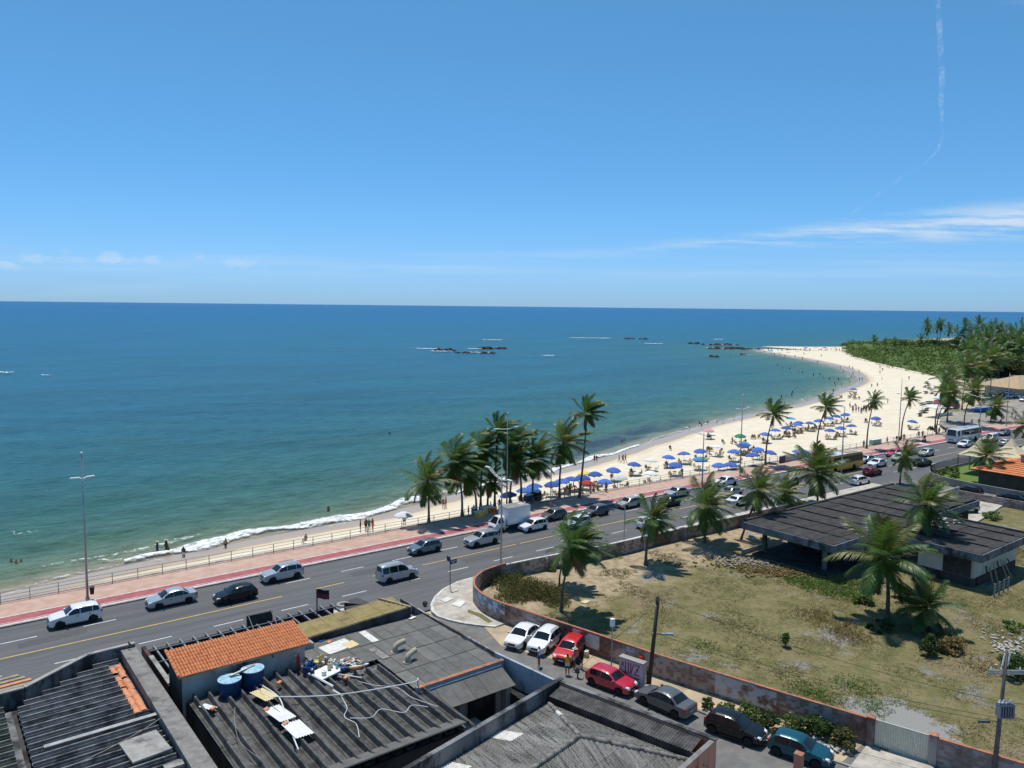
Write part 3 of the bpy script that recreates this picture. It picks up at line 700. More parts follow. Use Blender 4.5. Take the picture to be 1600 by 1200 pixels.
mb = MB(); gx = [40+.9*i for i in range(94)]; gy = [4+.9*i for i in range(66)]; idx = {}
for i, x in enumerate(gx):
    for j, y in enumerate(gy): idx[i, j] = len(mb.v); mb.v.append((x, y, lot_z(x, y)))
for i in range(len(gx)-1):
    for j in range(len(gy)-1):
        if inside((gx[i]+.45, gy[j]+.45), LOT): mb.f.append((idx[i,j], idx[i+1,j], idx[i+1,j+1], idx[i,j+1])); mb.m.append(0)
struct(mb.build('vacant_lot', m_lot, smooth=True))

# parking apron and plaza east of the beach
m_apron = M('sandy_tarmac', (.33,.30,.26), (.26,.24,.21), .5, rough=.95, c3=(.48,.39,.27), s3=.12, lo3=.5, hi3=.7, fine=.15)
o = MB().prism([(194,82),(204,89),(216,94),(246,99),(300,111),(345,124),(345,75),(194,80.6)], -.2, -.02).build('parking_apron', m_apron); struct(o)

# ------------------------------------------------------------------ walls
def brick_mat(name, base, graffiti=False):
    m, n, l, p = NT(name); p.inputs['Roughness'].default_value = .92
    u = n.new('ShaderNodeUVMap'); b = n.new('ShaderNodeTexBrick'); l.new(u.outputs[0], b.inputs['Vector'])
    b.inputs['Scale'].default_value = 1.; b.inputs['Brick Width'].default_value = .30; b.inputs['Row Height'].default_value = .19; b.inputs['Mortar Size'].default_value = .018
    b.inputs['Color1'].default_value = col(base[0]); b.inputs['Color2'].default_value = col(base[1]); b.inputs['Mortar'].default_value = (.2,.17,.145,1); b.inputs['Bias'].default_value = -.1
    v = coords(n, l, None, True)
    # each brick its own shade of clay, soot or lime
    cell = n.new('ShaderNodeTexWhiteNoise'); cell.noise_dimensions = '2D'
    sn = n.new('ShaderNodeVectorMath'); sn.operation = 'SNAP'; l.new(u.outputs[0], sn.inputs[0]); sn.inputs[1].default_value = (.30,.19,1); l.new(sn.outputs[0], cell.inputs['Vector'])
    c = mix(n, l, rng(n, l, cell.outputs['Value'], .5, .62, 0, .75), b.outputs['Color'], (.10,.055,.045))
    zone = texnoise(n, l, v, .28, 5, .6)
    q = n.new('ShaderNodeMath'); q.operation = 'MULTIPLY'; l.new(rng(n, l, zone, .38, .56), q.inputs[0]); l.new(rng(n, l, cell.outputs['Value'], .25, .4, .25, 1.), q.inputs[1])
    c = mix(n, l, q.outputs[0], c, (.38,.325,.295))
    if graffiti:
        sp_ = n.new('ShaderNodeSeparateXYZ'); l.new(u.outputs[0], sp_.inputs[0])
        def rect(a, b_, lo, hi):
            r = None
            for x in (rng(n, l, sp_.outputs[0], a, a+.15), rng(n, l, sp_.outputs[0], b_, b_-.15), rng(n, l, sp_.outputs[1], lo, lo+.1), rng(n, l, sp_.outputs[1], hi, hi-.1)):
                if r is None: r = x
                else:
                    k = n.new('ShaderNodeMath'); k.operation = 'MULTIPLY'; l.new(r, k.inputs[0]); l.new(x, k.inputs[1]); r = k.outputs[0]
            return r
        blu = mix(n, l, rng(n, l, texnoise(n, l, v, 2.2, 2, .4), .47, .53), (.10,.28,.48), (.55,.62,.66))
        def msk(r, f=.85):
            k = n.new('ShaderNodeMath'); k.operation = 'MULTIPLY'; l.new(r, k.inputs[0]); l.new(rng(n, l, texnoise(n, l, v, 1.2, 4), .36, .5, 0, f), k.inputs[1]); return k.outputs[0]
        c = mix(n, l, msk(rect(58.2, 63.2, .75, 1.75)), c, blu)
        c = mix(n, l, msk(rect(70.4, 73.2, .45, 1.7), .95), c, (.62,.62,.62))
        c = mix(n, l, msk(rect(83.0, 87.6, .2, 1.7), .8), c, (.55,.55,.56))
        c = mix(n, l, msk(rect(75.6, 76.5, 1.2, 1.7)), c, (.35,.45,.62))
    l.new(c, p.inputs['Base Color'])
    bump(n, l, b.outputs['Fac'], -.6, .03, p)
    return m
def wall_line(name, pts, z0, z1, th, mat, parent, uoff=0.):
    n = len(pts); L_, R = [], []
    for i, p in enumerate(pts):
        a, b = pts[max(0,i-1)], pts[min(n-1,i+1)]; dx, dy = b[0]-a[0], b[1]-a[1]; q = sqrt(dx*dx+dy*dy); nx, ny = -dy/q*th/2, dx/q*th/2
        L_.append((p[0]+nx, p[1]+ny)); R.append((p[0]-nx, p[1]-ny))
    us = [uoff]
    for a, b in zip(pts, pts[1:]): us.append(us[-1]+sqrt((a[0]-b[0])**2+(a[1]-b[1])**2))
    mb = MB(); uv = []
    for i in range(n-1):
        for (A, B, flip) in ((L_, L_, 1), (R, R, 0)):
            q = [(A[i][0],A[i][1],z0),(A[i+1][0],A[i+1][1],z0),(A[i+1][0],A[i+1][1],z1),(A[i][0],A[i][1],z1)]
            t = [(us[i],z0),(us[i+1],z0),(us[i+1],z1),(us[i],z1)]
            if flip: q.reverse(); t.reverse()
            mb.add(q, [(0,1,2,3)]); uv += t
        mb.add([(*L_[i],z1),(*R[i],z1),(*R[i+1],z1),(*L_[i+1],z1)], [(0,1,2,3)]); uv += [(us[i],0),(us[i],.2),(us[i+1],.2),(us[i+1],0)]
    for i in (0, n-1):
        mb.add([(*L_[i],z0),(*R[i],z0),(*R[i],z1),(*L_[i],z1)], [(0,1,2,3) if i == 0 else (3,2,1,0)]); uv += [(0,z0),(th,z0),(th,z1),(0,z1)]
    o = mb.build(name, mat, parent); ul = o.data.uv_layers.new(name='UVMap')
    for i, t in enumerate(uv): ul.data[i].uv = t
    return o
m_brickw = brick_mat('old_brick', ((.24,.095,.06), (.17,.075,.055)), True)
m_brickd = brick_mat('sooty_brick', ((.13,.085,.065), (.09,.06,.05)))
m_cap = M('clay_coping', (.52,.20,.10), (.38,.15,.085), 5., rough=.9, c3=(.22,.14,.11), s3=2., lo3=.48, hi3=.62)
WS = smoothed(resample(WALL, 150), 1)
wallT = empty('lot_wall', (44,50,0), 0, 'old patched brick wall with clay coping curving round the vacant lot', 'wall')
k = next(i for i, p in enumerate(WS) if p[0] < 47.5)
wall_line('brickwork', WS[k-1:], 0, 1.75, .2, m_brickw, wallT, 50.)
wall_line('avenue_side', WS[:k], 0, 1.55, .2, m_brickd, wallT, 0.)
wall_line('coping', [p for p in WS[k-1:]], 1.75, 1.80, .22, m_cap, wallT)
wall_line('avenue_coping', WS[:k], 1.55, 1.64, .26, m_kerb, wallT)
for i in range(6, k-4, 11):
    MB().box(WS[i][0]-.12, WS[i][0]+.12, WS[i][1]-.36, WS[i][1]-.02, 0, 1.5).build('pier', m_brickd, wallT)
w2 = empty('gate_wall', (49.6,18.7,0), 0, 'short brick wall right of the metal gate behind the transformer pole', 'wall')
wall_line('brickwork', [(49.2,20.35),(50.2,16.9),(51.0,14.0)], 0, 1.75, .2, brick_mat('worn_brick', ((.25,.12,.09),(.3,.2,.16))), w2, 5.)
wall_line('coping', [(49.2,20.35),(50.2,16.9),(51.0,14.0)], 1.75, 1.82, .23, m_cap, w2)
o = empty('brick_annexe', (51.6,13.6,0), 0, 'taller dark red brick wall at bottom right corner', 'wall')
wall_line('brickwork', [(51.1,15.4),(53.5,6)], 0, 2.6, .22, m_brickd, o)
for (x, y) in ((48.12,24.0),(49.15,20.55)):
    o = empty('gate_pillar', (x, y, 0), .25, 'brick pillar on the left of the metal gate' if y > 22 else 'brick pillar on the right of the metal gate', 'pillar')
    MB().box(-.22,.22,-.22,.22,0,1.9).build('shaft', m_brickd, o, local=True); MB().box(-.25,.25,-.25,.25,1.9,1.97).build('cap', m_cap, o, local=True)
gate = empty('metal_gate', (48.62,22.3,0), 0, 'cream ribbed sheet-metal gate in the brick wall', 'gate')
m_gate = M('cream_gate_paint', (.60,.58,.48), (.52,.50,.41), 4., rough=.6, c3=(.35,.28,.2), s3=1.5, lo3=.6, hi3=.75)
ga, gb = Vector((48.2,23.75,0)), Vector((49.07,20.75,0)); gd = (gb-ga).normalized(); gn = Vector((gd.y,-gd.x,0))
for i in range(22):
    c = ga+(gb-ga)*((i+.5)/22)
    MB().obox(c+Vector((0,0,.93)), gd*.062, gn*(.02 if i % 2 else .035), Vector((0,0,.85))).build('slat', m_gate, gate)
MB().beam(ga+Vector((0,0,1.8)), gb+Vector((0,0,1.8)), .08, .06).build('top_rail', m_gate, gate)
MB().beam(ga+Vector((0,0,.07)), gb+Vector((0,0,.07)), .08, .06).build('bottom_rail', m_gate, gate)
# ------------------------------------------------------------------ foreground buildings
m_concd = M('aged_concrete', (.20,.19,.175), (.26,.25,.23), 2., rough=.92, c3=(.10,.095,.09), s3=.7, lo3=.5, hi3=.7, fine=.16, bm=.3, bs=10)
m_fib = M('weathered_fibre_cement', (.085,.083,.081), (.125,.122,.117), 2.2, rough=.92, c3=(.05,.048,.046), s3=.9, lo3=.48, hi3=.64, st=None, fine=.2, rnd=.16, bm=.3, bs=14)
m_fib_pale = M('pale_fibre_cement', (.20,.195,.18), (.27,.26,.235), 2., rough=.92, c3=(.10,.097,.092), s3=.8, lo3=.47, hi3=.66, fine=.2, rnd=.22, bm=.3, bs=14)
m_fib_flat = M('grey_fibre_cement_panel', (.135,.132,.122), (.165,.16,.147), 1.6, rough=.93, c3=(.20,.195,.18), s3=.8, lo3=.60, hi3=.74, fine=.16, rnd=.16, bm=.25, bs=12)
m_fib_olive = M('olive_fibre_cement', (.14,.14,.115), (.19,.185,.14), 2.2, rough=.92, c3=(.06,.06,.05), s3=.9, lo3=.5, hi3=.65, fine=.18, rnd=.12)
m_fib_black = M('blackened_fibre_cement', (.050,.049,.049), (.075,.073,.072), 1.6, rough=.95, c3=(.10,.095,.09), s3=.35, lo3=.56, hi3=.74, fine=.2, rnd=.14)
m_tile = M('new_clay_tile', (.60,.225,.095), (.50,.175,.075), 2.4, rough=.85, c3=(.42,.14,.06), s3=1.6, lo3=.58, hi3=.74, fine=.14)
m_tile2 = M('pale_clay_tile', (.70,.30,.16), (.6,.24,.12), 3., rough=.9, c3=(.35,.3,.27), s3=1.1, lo3=.6, hi3=.72, fine=.15)
m_mould = M('mouldy_render', (.20,.20,.20), (.28,.28,.275), 1.2, rough=.95, c3=(.040,.040,.040), s3=.6, lo3=.40, hi3=.58, st=(1,1,.45), fine=.15, bm=.3, bs=8)
m_render = M('grey_white_render', (.46,.43,.385), (.55,.52,.47), 1., rough=.92, c3=(.13,.13,.125), s3=.6, lo3=.54, hi3=.68, st=(1,1,.5), fine=.08)
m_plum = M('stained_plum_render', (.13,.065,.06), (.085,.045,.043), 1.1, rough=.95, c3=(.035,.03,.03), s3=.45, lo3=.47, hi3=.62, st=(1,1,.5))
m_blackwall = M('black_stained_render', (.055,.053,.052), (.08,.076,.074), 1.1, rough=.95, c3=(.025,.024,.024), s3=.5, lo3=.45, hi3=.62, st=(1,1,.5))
m_bluegrey = M('blue_grey_render', (.30,.33,.37), (.38,.41,.44), 1.1, rough=.92, c3=(.10,.10,.11), s3=.7, lo3=.55, hi3=.7, st=(1,1,.4))
m_pink = M('salmon_render', (.52,.235,.165), (.46,.20,.14), 1.5, rough=.92, c3=(.14,.06,.045), s3=.9, lo3=.54, hi3=.68, st=(1.6,1.6,.25))
m_mustard = M('mustard_roof_sheet', (.27,.215,.085), (.34,.27,.12), 1.6, rough=.85, c3=(.16,.13,.07), s3=.8, lo3=.55, hi3=.7, fine=.12)
m_beam = M('grey_beam', (.26,.26,.265), (.20,.2,.2), 3., rough=.85)
m_whitep = M('white_plastic', (.80,.80,.78), (.70,.70,.67), 2., rough=.5)
m_cream = M('cream_sheet', (.72,.60,.34), (.64,.52,.28), 3., rough=.7, rnd=.05)
m_tank = M('blue_tank_plastic', (.012,.045,.15), (.018,.06,.18), 2., rough=.45, spec=.4)
m_lid = M('pale_blue_lid', (.30,.50,.62), (.42,.60,.70), 2.5, rough=.6, c3=(.6,.6,.58), s3=2., lo3=.6, hi3=.7)
m_ply = M('old_timber', (.40,.31,.20), (.30,.23,.15), 3., rough=.85, c3=(.14,.11,.08), s3=1.4, lo3=.55, hi3=.7)

def corr_mesh(name, w_, l_, pitch, amp, mat, seg=6, ny=1, th=0.):
    n = int(round(w_/pitch*seg)); vs = []
    for j in range(ny+1):
        for i in range(n+1): vs.append((w_*i/n, l_*j/ny, amp*sin(2*pi*i/seg)))
    mb = MB().add(vs, [(j*(n+1)+i, j*(n+1)+i+1, (j+1)*(n+1)+i+1, (j+1)*(n+1)+i) for j in range(ny) for i in range(n)])
    return mb.mesh(name, [mat], True)
def channel(name, pitch, l_, mat, h=.24, saw=False):   # wide-trough sheet: flat valley, narrow rib
    pr = [(0,0),(.30*pitch,.0),(.44*pitch,h*.55),(.5*pitch,h*.6),(.53*pitch,h),(.66*pitch,h),(.74*pitch,.1*h),(.86*pitch,.0),(.90*pitch,.05),(.94*pitch,.0),(1.02*pitch,.004)]
    if saw: pr = [(0,0),(.12*pitch,.015),(.34*pitch,.02),(.40*pitch,h*.5),(.44*pitch,h*.62),(.48*pitch,h),(.60*pitch,h*1.02),(.80*pitch,h*.45),(.95*pitch,.04),(1.02*pitch,.006)]
    n = len(pr)
    mb = MB().add([(0*l_, y, z) for y, z in pr]+[(l_, y, z) for y, z in pr]+[(0, y, z-.02) for y, z in pr]+[(l_, y, z-.02) for y, z in pr],
        [(i, n+i, n+i+1, i+1) for i in range(n-1)]+[(2*n+i+1, 3*n+i+1, 3*n+i, 2*n+i) for i in range(n-1)]+[(i+1, 2*n+i+1, 2*n+i, i) for i in range(n-1)]+[(n+i, 3*n+i, 3*n+i+1, n+i+1) for i in range(n-1)])
    return mb.mesh(name, [mat])
def tilted(o, a, b, j=.0): # frame with tiny irregularity
    return frame(o, Vector(a)+Vector((0,0,random.uniform(-j,j))), Vector(b)+Vector((0,0,random.uniform(-j,j))))

# ---- far-left house with ribbed roof
h1 = empty('ribbed_roof_house', (5,48,0), 0, 'grey house at lower left with ribbed dark roof and wide concrete parapet', 'building')
MB().box(-14,10.9,25,57.6,0,3.1).build('wall', m_blackwall, h1)
MB().add([(10.55,25,0),(11.75,25,0),(11.75,57.9,0),(10.75,57.9,0),(10.55,25,4.02),(11.75,25,3.98),(11.75,57.9,4.0),(10.75,57.9,4.03)],[(0,3,2,1),(4,5,6,7),(0,1,5,4),(1,2,6,5),(2,3,7,6),(3,0,4,7)]).build('parapet_wall', m_concd, h1)
for i, (a, b) in enumerate([((11.7,58.1),(8.7,58.0)),((8.7,58.0),(4.75,55.2)),((4.75,55.2),(-14,54.4))]):
    MB().beam((a[0],a[1],2.1),(b[0],b[1],2.1), .24, 4.2-.03*i).build('front_parapet', m_mould, h1)
    MB().beam((a[0],a[1],4.23),(b[0],b[1],4.23), .32, .08).build('coping', m_conc, h1)
m_fib_rib = M('ribbed_sheet_grey', (.17,.165,.158), (.24,.233,.22), 2.2, rough=.92, c3=(.075,.073,.07), s3=.9, lo3=.48, hi3=.64, fine=.2, rnd=.2, bm=.3, bs=14)
cA = channel('roof_channel', .72, 6.9, m_fib_rib, .33, True); cB = channel('roof_channel', .72, 9.0, m_fib_olive, .33, True)
def diag(t):                                     # where the slanting front parapet meets a rib
    return 4.0 if t < 54.4 else 4.0+(t-54.4)/(57.9-54.4)*5.2
for i in range(40):
    t = 57.0-.72*i
    if t < 26: break
    x1 = 9.75 if i > 0 and t > 49.0 else 10.5
    x0 = max(3.95, diag(t+.55)+.25)
    if x1-x0 < .6: continue
    m_ = tilted((x0, t, 3.34+random.uniform(-.015,.015)), (1,0,.012), (0,1,0), .003) @ Matrix.Diagonal(((x1-x0)/6.9,1,1,1))
    placed(link('roof_channel', cA), h1, m_)
    if t < 54.2:
        placed(link('roof_channel', cB), h1, tilted((-5.4, t-.1, 3.26+random.uniform(-.012,.012)), (1,0,.006), (0,1,0), .003))
MB().box(3.6,3.95,26,54.0,3.2,3.42).build('gutter', m_mould, h1)
MB().box(9.75,10.6,49.0,57.4,3.1,3.36).build('gutter_bed', m_mould, h1)
for i in range(22):                             # stray clay tiles along the parapet gutter
    t = 49.3+i*.33; mb = MB(); n = 5
    wd_ = .22
    vs = [(wd_*cos(pi*q/n)*.9, y, wd_*.55*sin(pi*q/n)) for y in (0,.40) for q in range(n+1)]
    me = mb.add(vs, [(q,q+1,n+1+q+1,n+1+q) for q in range(n)]).mesh('clay_tile', [m_tile2], True)
    for k in range(2):
        if random.random() < .12: continue
        placed(link('clay_tile', me), h1, Matrix.Translation((9.95+k*.36, t, 3.40+.05*k)) @ Matrix.Rotation(random.uniform(-.12,.12), 4, 'Z') @ Matrix.Rotation(random.uniform(-.08,.08), 4, 'X'))
MB().obox((8.1,47.9,3.75), Vector((3.2,0,.02)), Vector((0,.16,0)), Vector((0,0,.025))).build('ridge_flashing', M('light_flashing', (.42,.42,.40), (.32,.32,.31), 2.), h1)
MB().obox((9.3,44.6,3.78), Vector((1.0,.1,0)), Vector((-.1,1.25,0)), Vector((0,0,.05))).build('cement_patch', m_conc, h1)
MB().box(9.6,10.55,41.5,42.0,3.5,3.85).build('debris_block', m_conc, h1)
for i in range(4): MB().obox((1.0,56.0+i*.42,3.95+.05*i), Vector((4.6-.3*i,.25,.02)), Vector((-.02,.15,0)), Vector((0,0,.03))).build('awning_plank', m_ply if i != 1 else m_tile2, h1)
MB().box(-14,6.5,57.7,58.1,0,2.7).build('porch_wall', m_mould, h1)
MB().box(3.2,7.6,57.9,58.15,2.7,3.2).build('fascia_board', m_blackwall, h1)

# ---- house with new orange tile roof, pergola and tanks
h2 = empty('orange_roof_house', (16.5,52,0), 0, 'house with bright orange tile roof and open beam pergola facing the avenue', 'building')
MB().box(12.55,20.6,49.5,52.0,0,5.0).build('upper_room_wall', m_render, h2)
MB().box(12.45,12.548,49.45,52.05,0,5.05).build('gable_wall', m_blackwall, h2)
# clay barrel tiles: one run per column, overlapping courses
def tile_roof(name, parent, o, a, b, ncol, nrow, r, L_, mat, gapm=None):
    o, a, b = Vector(o), Vector(a).normalized(), Vector(b).normalized(); c = a.cross(b); mb = MB(); n = 5
    for i in range(ncol):
        for k in range(nrow):
            p = o+a*(2*r*(i+.5)+random.uniform(-.006,.006))+b*(L_*k)+c*random.uniform(0,.012)
            r0, r1 = r*.98, r*.90
            vs = []
            for (rr, y, lift) in ((r0, -.05, .014), (r1, L_, .0)):
                for q in range(n+1): vs.append(p+a*(rr*cos(pi*q/n))+b*y+c*(rr*.85*sin(pi*q/n)+lift))
            mb.add(vs, [(q,n+1+q,n+1+q+1,q+1) for q in range(n)])
    w_ = 2*r*ncol; l_ = L_*nrow
    mb.add([o-c*.02, o+a*w_-c*.02, o+a*w_+b*l_-c*.02, o+b*l_-c*.02], [(0,1,2,3)])
    ob = mb.build(name, mat, parent); ob['kind'] = 'stuff'; return ob
tile_roof('roof_tiles', h2, (12.3,49.1,5.02), (1,0,0), (0,3.05,.58), 45, 8, .0955, .39, m_tile)
MB().beam((12.3,49.08,5.0),(20.9,49.08,5.0), .05, .1).build('eave_board', m_ply, h2)
for k in range(8): MB().tube([(12.32,49.15+.385*k,5.09+.073*k),(12.32,49.53+.385*k,5.15+.073*k)], [.11,.09], 7).build('verge_tile', m_tile, h2)
for x in (16.4, 18.3):
    MB().beam((x,49.5,4.72),(x,49.2,4.66), .07).build('rafter_bracket', m_mould, h2)
for x, z in ((19.6,4.35),(19.9,4.42),(19.75,4.15),(20.2,4.3)): MB().obox((x,49.49,z), (.13,0,.02), (0,.015,0), (0,0,.05)).build('exposed_brick', m_brickd, h2)
# street side: walls, pergola beams over a dark yard
MB().box(12.4,12.65,52.06,59.4,0,3.3).build('side_wall', m_plum, h2)
MB().box(12.38,12.68,52.2,57.2,3.3,3.42).build('side_coping', m_conc, h2)
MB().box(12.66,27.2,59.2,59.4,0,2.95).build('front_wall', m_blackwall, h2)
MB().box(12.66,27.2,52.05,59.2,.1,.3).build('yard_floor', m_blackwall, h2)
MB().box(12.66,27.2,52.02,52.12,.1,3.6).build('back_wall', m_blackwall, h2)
MB().box(12.68,14.0,52.15,54.2,3.0,3.12).build('mossy_slab', m_fib_olive, h2)
for i in range(16):
    x = 13.2+i*.92
    MB().obox(((x), 55.8, 3.12), (.055,0,0), (0,3.62,0), (0,0,.09)).build('pergola_beam', m_beam, h2)
MB().beam((12.7,58.35,3.24),(27.2,58.35,3.24), .07, .07).build('cross_beam', m_beam, h2)
MB().beam((12.7,56.2,3.24),(27.2,56.2,3.24), .06, .06).build('cross_beam', m_beam, h2)
MB().box(19.9,21.9,58.9,59.1,2.6,3.9).build('sign_board', m_blackwall, h2)
for x in (20.0, 21.8): MB().beam((x,58.9,3.9),(x,57.5,3.0), .05).build('sign_brace', m_beam, h2)
# mustard corrugated strip roof
me = corr_mesh('roof_sheet', 1.06, 2.6, .177, .028, m_mustard)
for i in range(9):
    placed(link('roof_sheet', me), h2, tilted((20.9+i*1.04, 52.25, 3.98+.045*i), (1,0,.043), (0,1,.02), .003))
MB().add([(20.7,52.0,3.2),(30.4,52.0,3.4),(30.4,52.22,3.4),(20.7,52.22,3.2),(20.7,52.0,3.98),(30.4,52.0,4.42),(30.4,52.22,4.42),(20.7,52.22,3.98)],[(0,3,2,1),(4,5,6,7),(0,1,5,4),(1,2,6,5),(2,3,7,6),(3,0,4,7)]).build('fascia_wall', m_blackwall, h2)
MB().box(20.62,22.0,51.2,51.9,3.2,4.0).build('stub_wall', m_bluegrey, h2)
MB().box(21,30.5,54.9,55.1,0,3.8).build('shop_wall', m_mould, h2)
MB().beam((30.45,52.1,4.2),(29.2,55.0,4.3), .2, .5).build('roof_end_wall', m_ply, h2)
mb = MB().add([(27.4,57.6,0),(32.2,56.4,0),(32.2,56.4,2.6),(27.4,57.6,3.75),(27.4,57.45,0),(32.2,56.25,0),(32.2,56.25,2.6),(27.4,57.45,3.75)],[(0,1,2,3)[::-1],(4,5,6,7),(3,2,6,7)[::-1],(1,5,6,2)[::-1],(0,3,7,4)[::-1]])
mb.build('fin_wall', m_plum, h2)
# small roof slope between the pergola and the corner
MB().prism([(27.2,55.1),(30.6,55.1),(31.6,56.3),(27.2,57.3)], 3.4, 3.5).build('corner_slab', m_blackwall, h2)

# ---- house with wide-trough roof and flat panel roof
h3 = empty('trough_roof_house', (20,44,0), 0, 'sprawling grey house with deep-trough roof, flat grey roof and small sunken courtyard', 'building')
MB().box(12.75,24.9,36.4,49.4,0,3.15).build('wall', m_blackwall, h3)
MB().box(20.7,31.4,41.7,52.0,0,3.3).build('rear_wall', m_mould, h3)
cC = channel('roof_trough', .86, 6.3, m_fib, .38)
for i in range(15):
    x = 12.75+.86*i
    for k in range(2):
        L0 = 42.6 if k else 36.4; ln = 6.3 if k == 0 else (6.4 if x < 21 else 3.3)
        if x > 24.6: ln = min(ln, 5.2) if k == 0 else 0
        if ln <= 0: continue
        m_ = tilted((x+.86, L0, 3.30+.09*k+random.uniform(-.01,.01)), (0,1,.010), (-1,0,0), .004) @ Matrix.Diagonal((ln/6.3,1,1,1))
        placed(link('roof_trough', cC), h3, m_)
MB().obox((18.7,36.75,3.62), (6.2,0,0), (0,.5,-.12), (0,.02,.03)).build('edge_flashing', m_fib_flat, h3)
# flat panel roof
fs_ = 0
for i in range(11):
    for k in range(4):
        x = 20.9+i*.96; y = 41.9+k*2.52
        if x < 24.6 and y < 46.5: continue
        mb = MB().obox((x+.47,y+1.25,0), (.468,0,0), (0,1.252,.0), (0,0,.02))
        o = mb.build('roof_panel', m_fib_flat, h3); o.location.z += 3.54+.03*k+random.uniform(-.006,.006)
MB().box(30.9,31.6,41.6,52.0,0,3.56).build('street_wall', m_mould, h3)
wall_line('street_parapet', [(31.55,55.6),(31.55,52.0),(31.8,42.6)], 3.0, 3.78, .14, m_brickd, h3)
MB().box(24.7,31.6,41.45,41.72,0,3.72).build('courtyard_wall', m_bluegrey, h3)
MB().box(24.7,31.6,41.43,41.74,3.72,3.75).build('courtyard_coping', m_cap, h3)
me = MB().obox((0,0,0), (.53,0,0), (0,.85,.36), (0,-.01,.02)).mesh('awning_sheet', [m_fib_flat])
for i in range(6): placed(link('awning_sheet', me), h3, Matrix.Translation((25.4+i*1.08, 40.62, 3.05+random.uniform(-.012,.012))))
MB().beam((24.85,41.4,3.46),(31.3,41.4,3.46), .1, .08).build('awning_fillet', m_slab, h3)
MB().box(24.95,31.4,36.3,41.4,.05,.12).build('courtyard_floor', m_blackwall, h3)
MB().box(25.0,28.4,41.15,41.4,.1,2.9).build('kitchen_wall', m_render, h3)
MB().box(28.4,31.0,40.9,41.1,.1,2.9).build('shutter', m_blackwall, h3)
MB().box(30.4,30.8,40.7,40.88,.1,2.7).build('door', M('cream_door', (.55,.52,.45), (.48,.45,.38), 4.), h3)
MB().box(30.85,31.3,40.2,40.9,.1,2.8).build('door_pier', m_render, h3)
MB().box(26.9,28.6,39.2,40.6,.1,.95).build('counter', m_render, h3)
MB().box(26.0,27.6,41.0,41.14,1.5,2.4).build('sign_panel', M('faded_red_board', (.22,.10,.085), (.3,.18,.16), 3.), h3)
wall_line('courtyard_side_wall', [(31.75,42.6),(32.4,37.1)], 0, 3.82, .2, m_bluegrey, h3)
MB().box(31.2,32.3,38.2,41.0,.1,2.0).build('porch_block', m_blackwall, h3)
for i in range(4): MB().box(26.2+.28*i,26.24+.28*i,38.3,38.34,.1,1.5).build('railing_bar', m_dark, h3)
MB().box(27.4,27.95,38.6,38.66,.9,1.4).build('orange_crate_panel', M('orange_plastic', (.6,.15,.06), rough=.5), h3)

# ---- hip-roofed house, set at an angle along the side street
m_ribshade_v = M('rain_streaked_sheet', (.17,.165,.15), (.27,.26,.235), 2.4, rough=.92, c3=(.085,.082,.078), s3=1.5, lo3=.50, hi3=.62, fine=.2, rnd=.20, st=(5.4,.13,1), rot=.235)  # dirt and valley shade of the corrugation painted as streaks down the slope
m_ribshade_u = M('dirt_and_rib_shade_sheet_b', (.15,.146,.135), (.23,.222,.20), 2.4, rough=.92, c3=(.075,.072,.07), s3=1.5, lo3=.50, hi3=.62, fine=.2, rnd=.20, st=(.13,5.4,1), rot=.235)
h4 = empty('hip_roof_house', (27,31,0), 0, 'house at bottom centre with hipped corrugated roof sunk behind stained parapets', 'building')
U4 = Vector((-.979,-.204,0)); V4 = Vector((.233,-.9725,0)); A4 = Vector((31.75,36.05,0))
def q4(u, v, z): p = A4+U4*u+V4*v; return (p.x, p.y, z)
Z4 = 3.55
def wall4(name, u0, v0, u1, v1, z0, z1, th, mat): return MB().beam(q4(u0,v0,(z0+z1)/2), q4(u1,v1,(z0+z1)/2), th, z1-z0).build(name, mat, h4)
wall4('north_parapet', -.2, .12, 17, .12, 0, 4.42, .26, m_mould); wall4('north_coping', -.3, .12, 17, .12, 4.42, 4.48, .30, m_mould)
wall4('street_parapet', .0, .25, .0, 10.6, 0, 4.36, .24, m_pink); wall4('street_coping', .0, .1, .0, 10.8, 4.36, 4.43, .30, m_mould)
wall4('end_wall', -.1, 10.6, 17, 10.6, 0, 4.3, .24, m_pink); wall4('end_coping', .2, 10.6, 17, 10.6, 4.3, 4.36, .30, m_concd)
# narrow lean-to of sheets inside the street parapet
me = corr_mesh('roof_sheet', 1.06, 1.25, .177, .03, m_fib)
for i in range(9):
    v0 = .45+i*1.06
    placed(link('roof_sheet', me), h4, frame(q4(1.42, v0, 4.02), V4, (-U4.x,-U4.y,.16)))
wall4('leanto_wall', 1.36, .4, 1.36, 10.2, 3.2, 3.98, .1, m_blackwall)
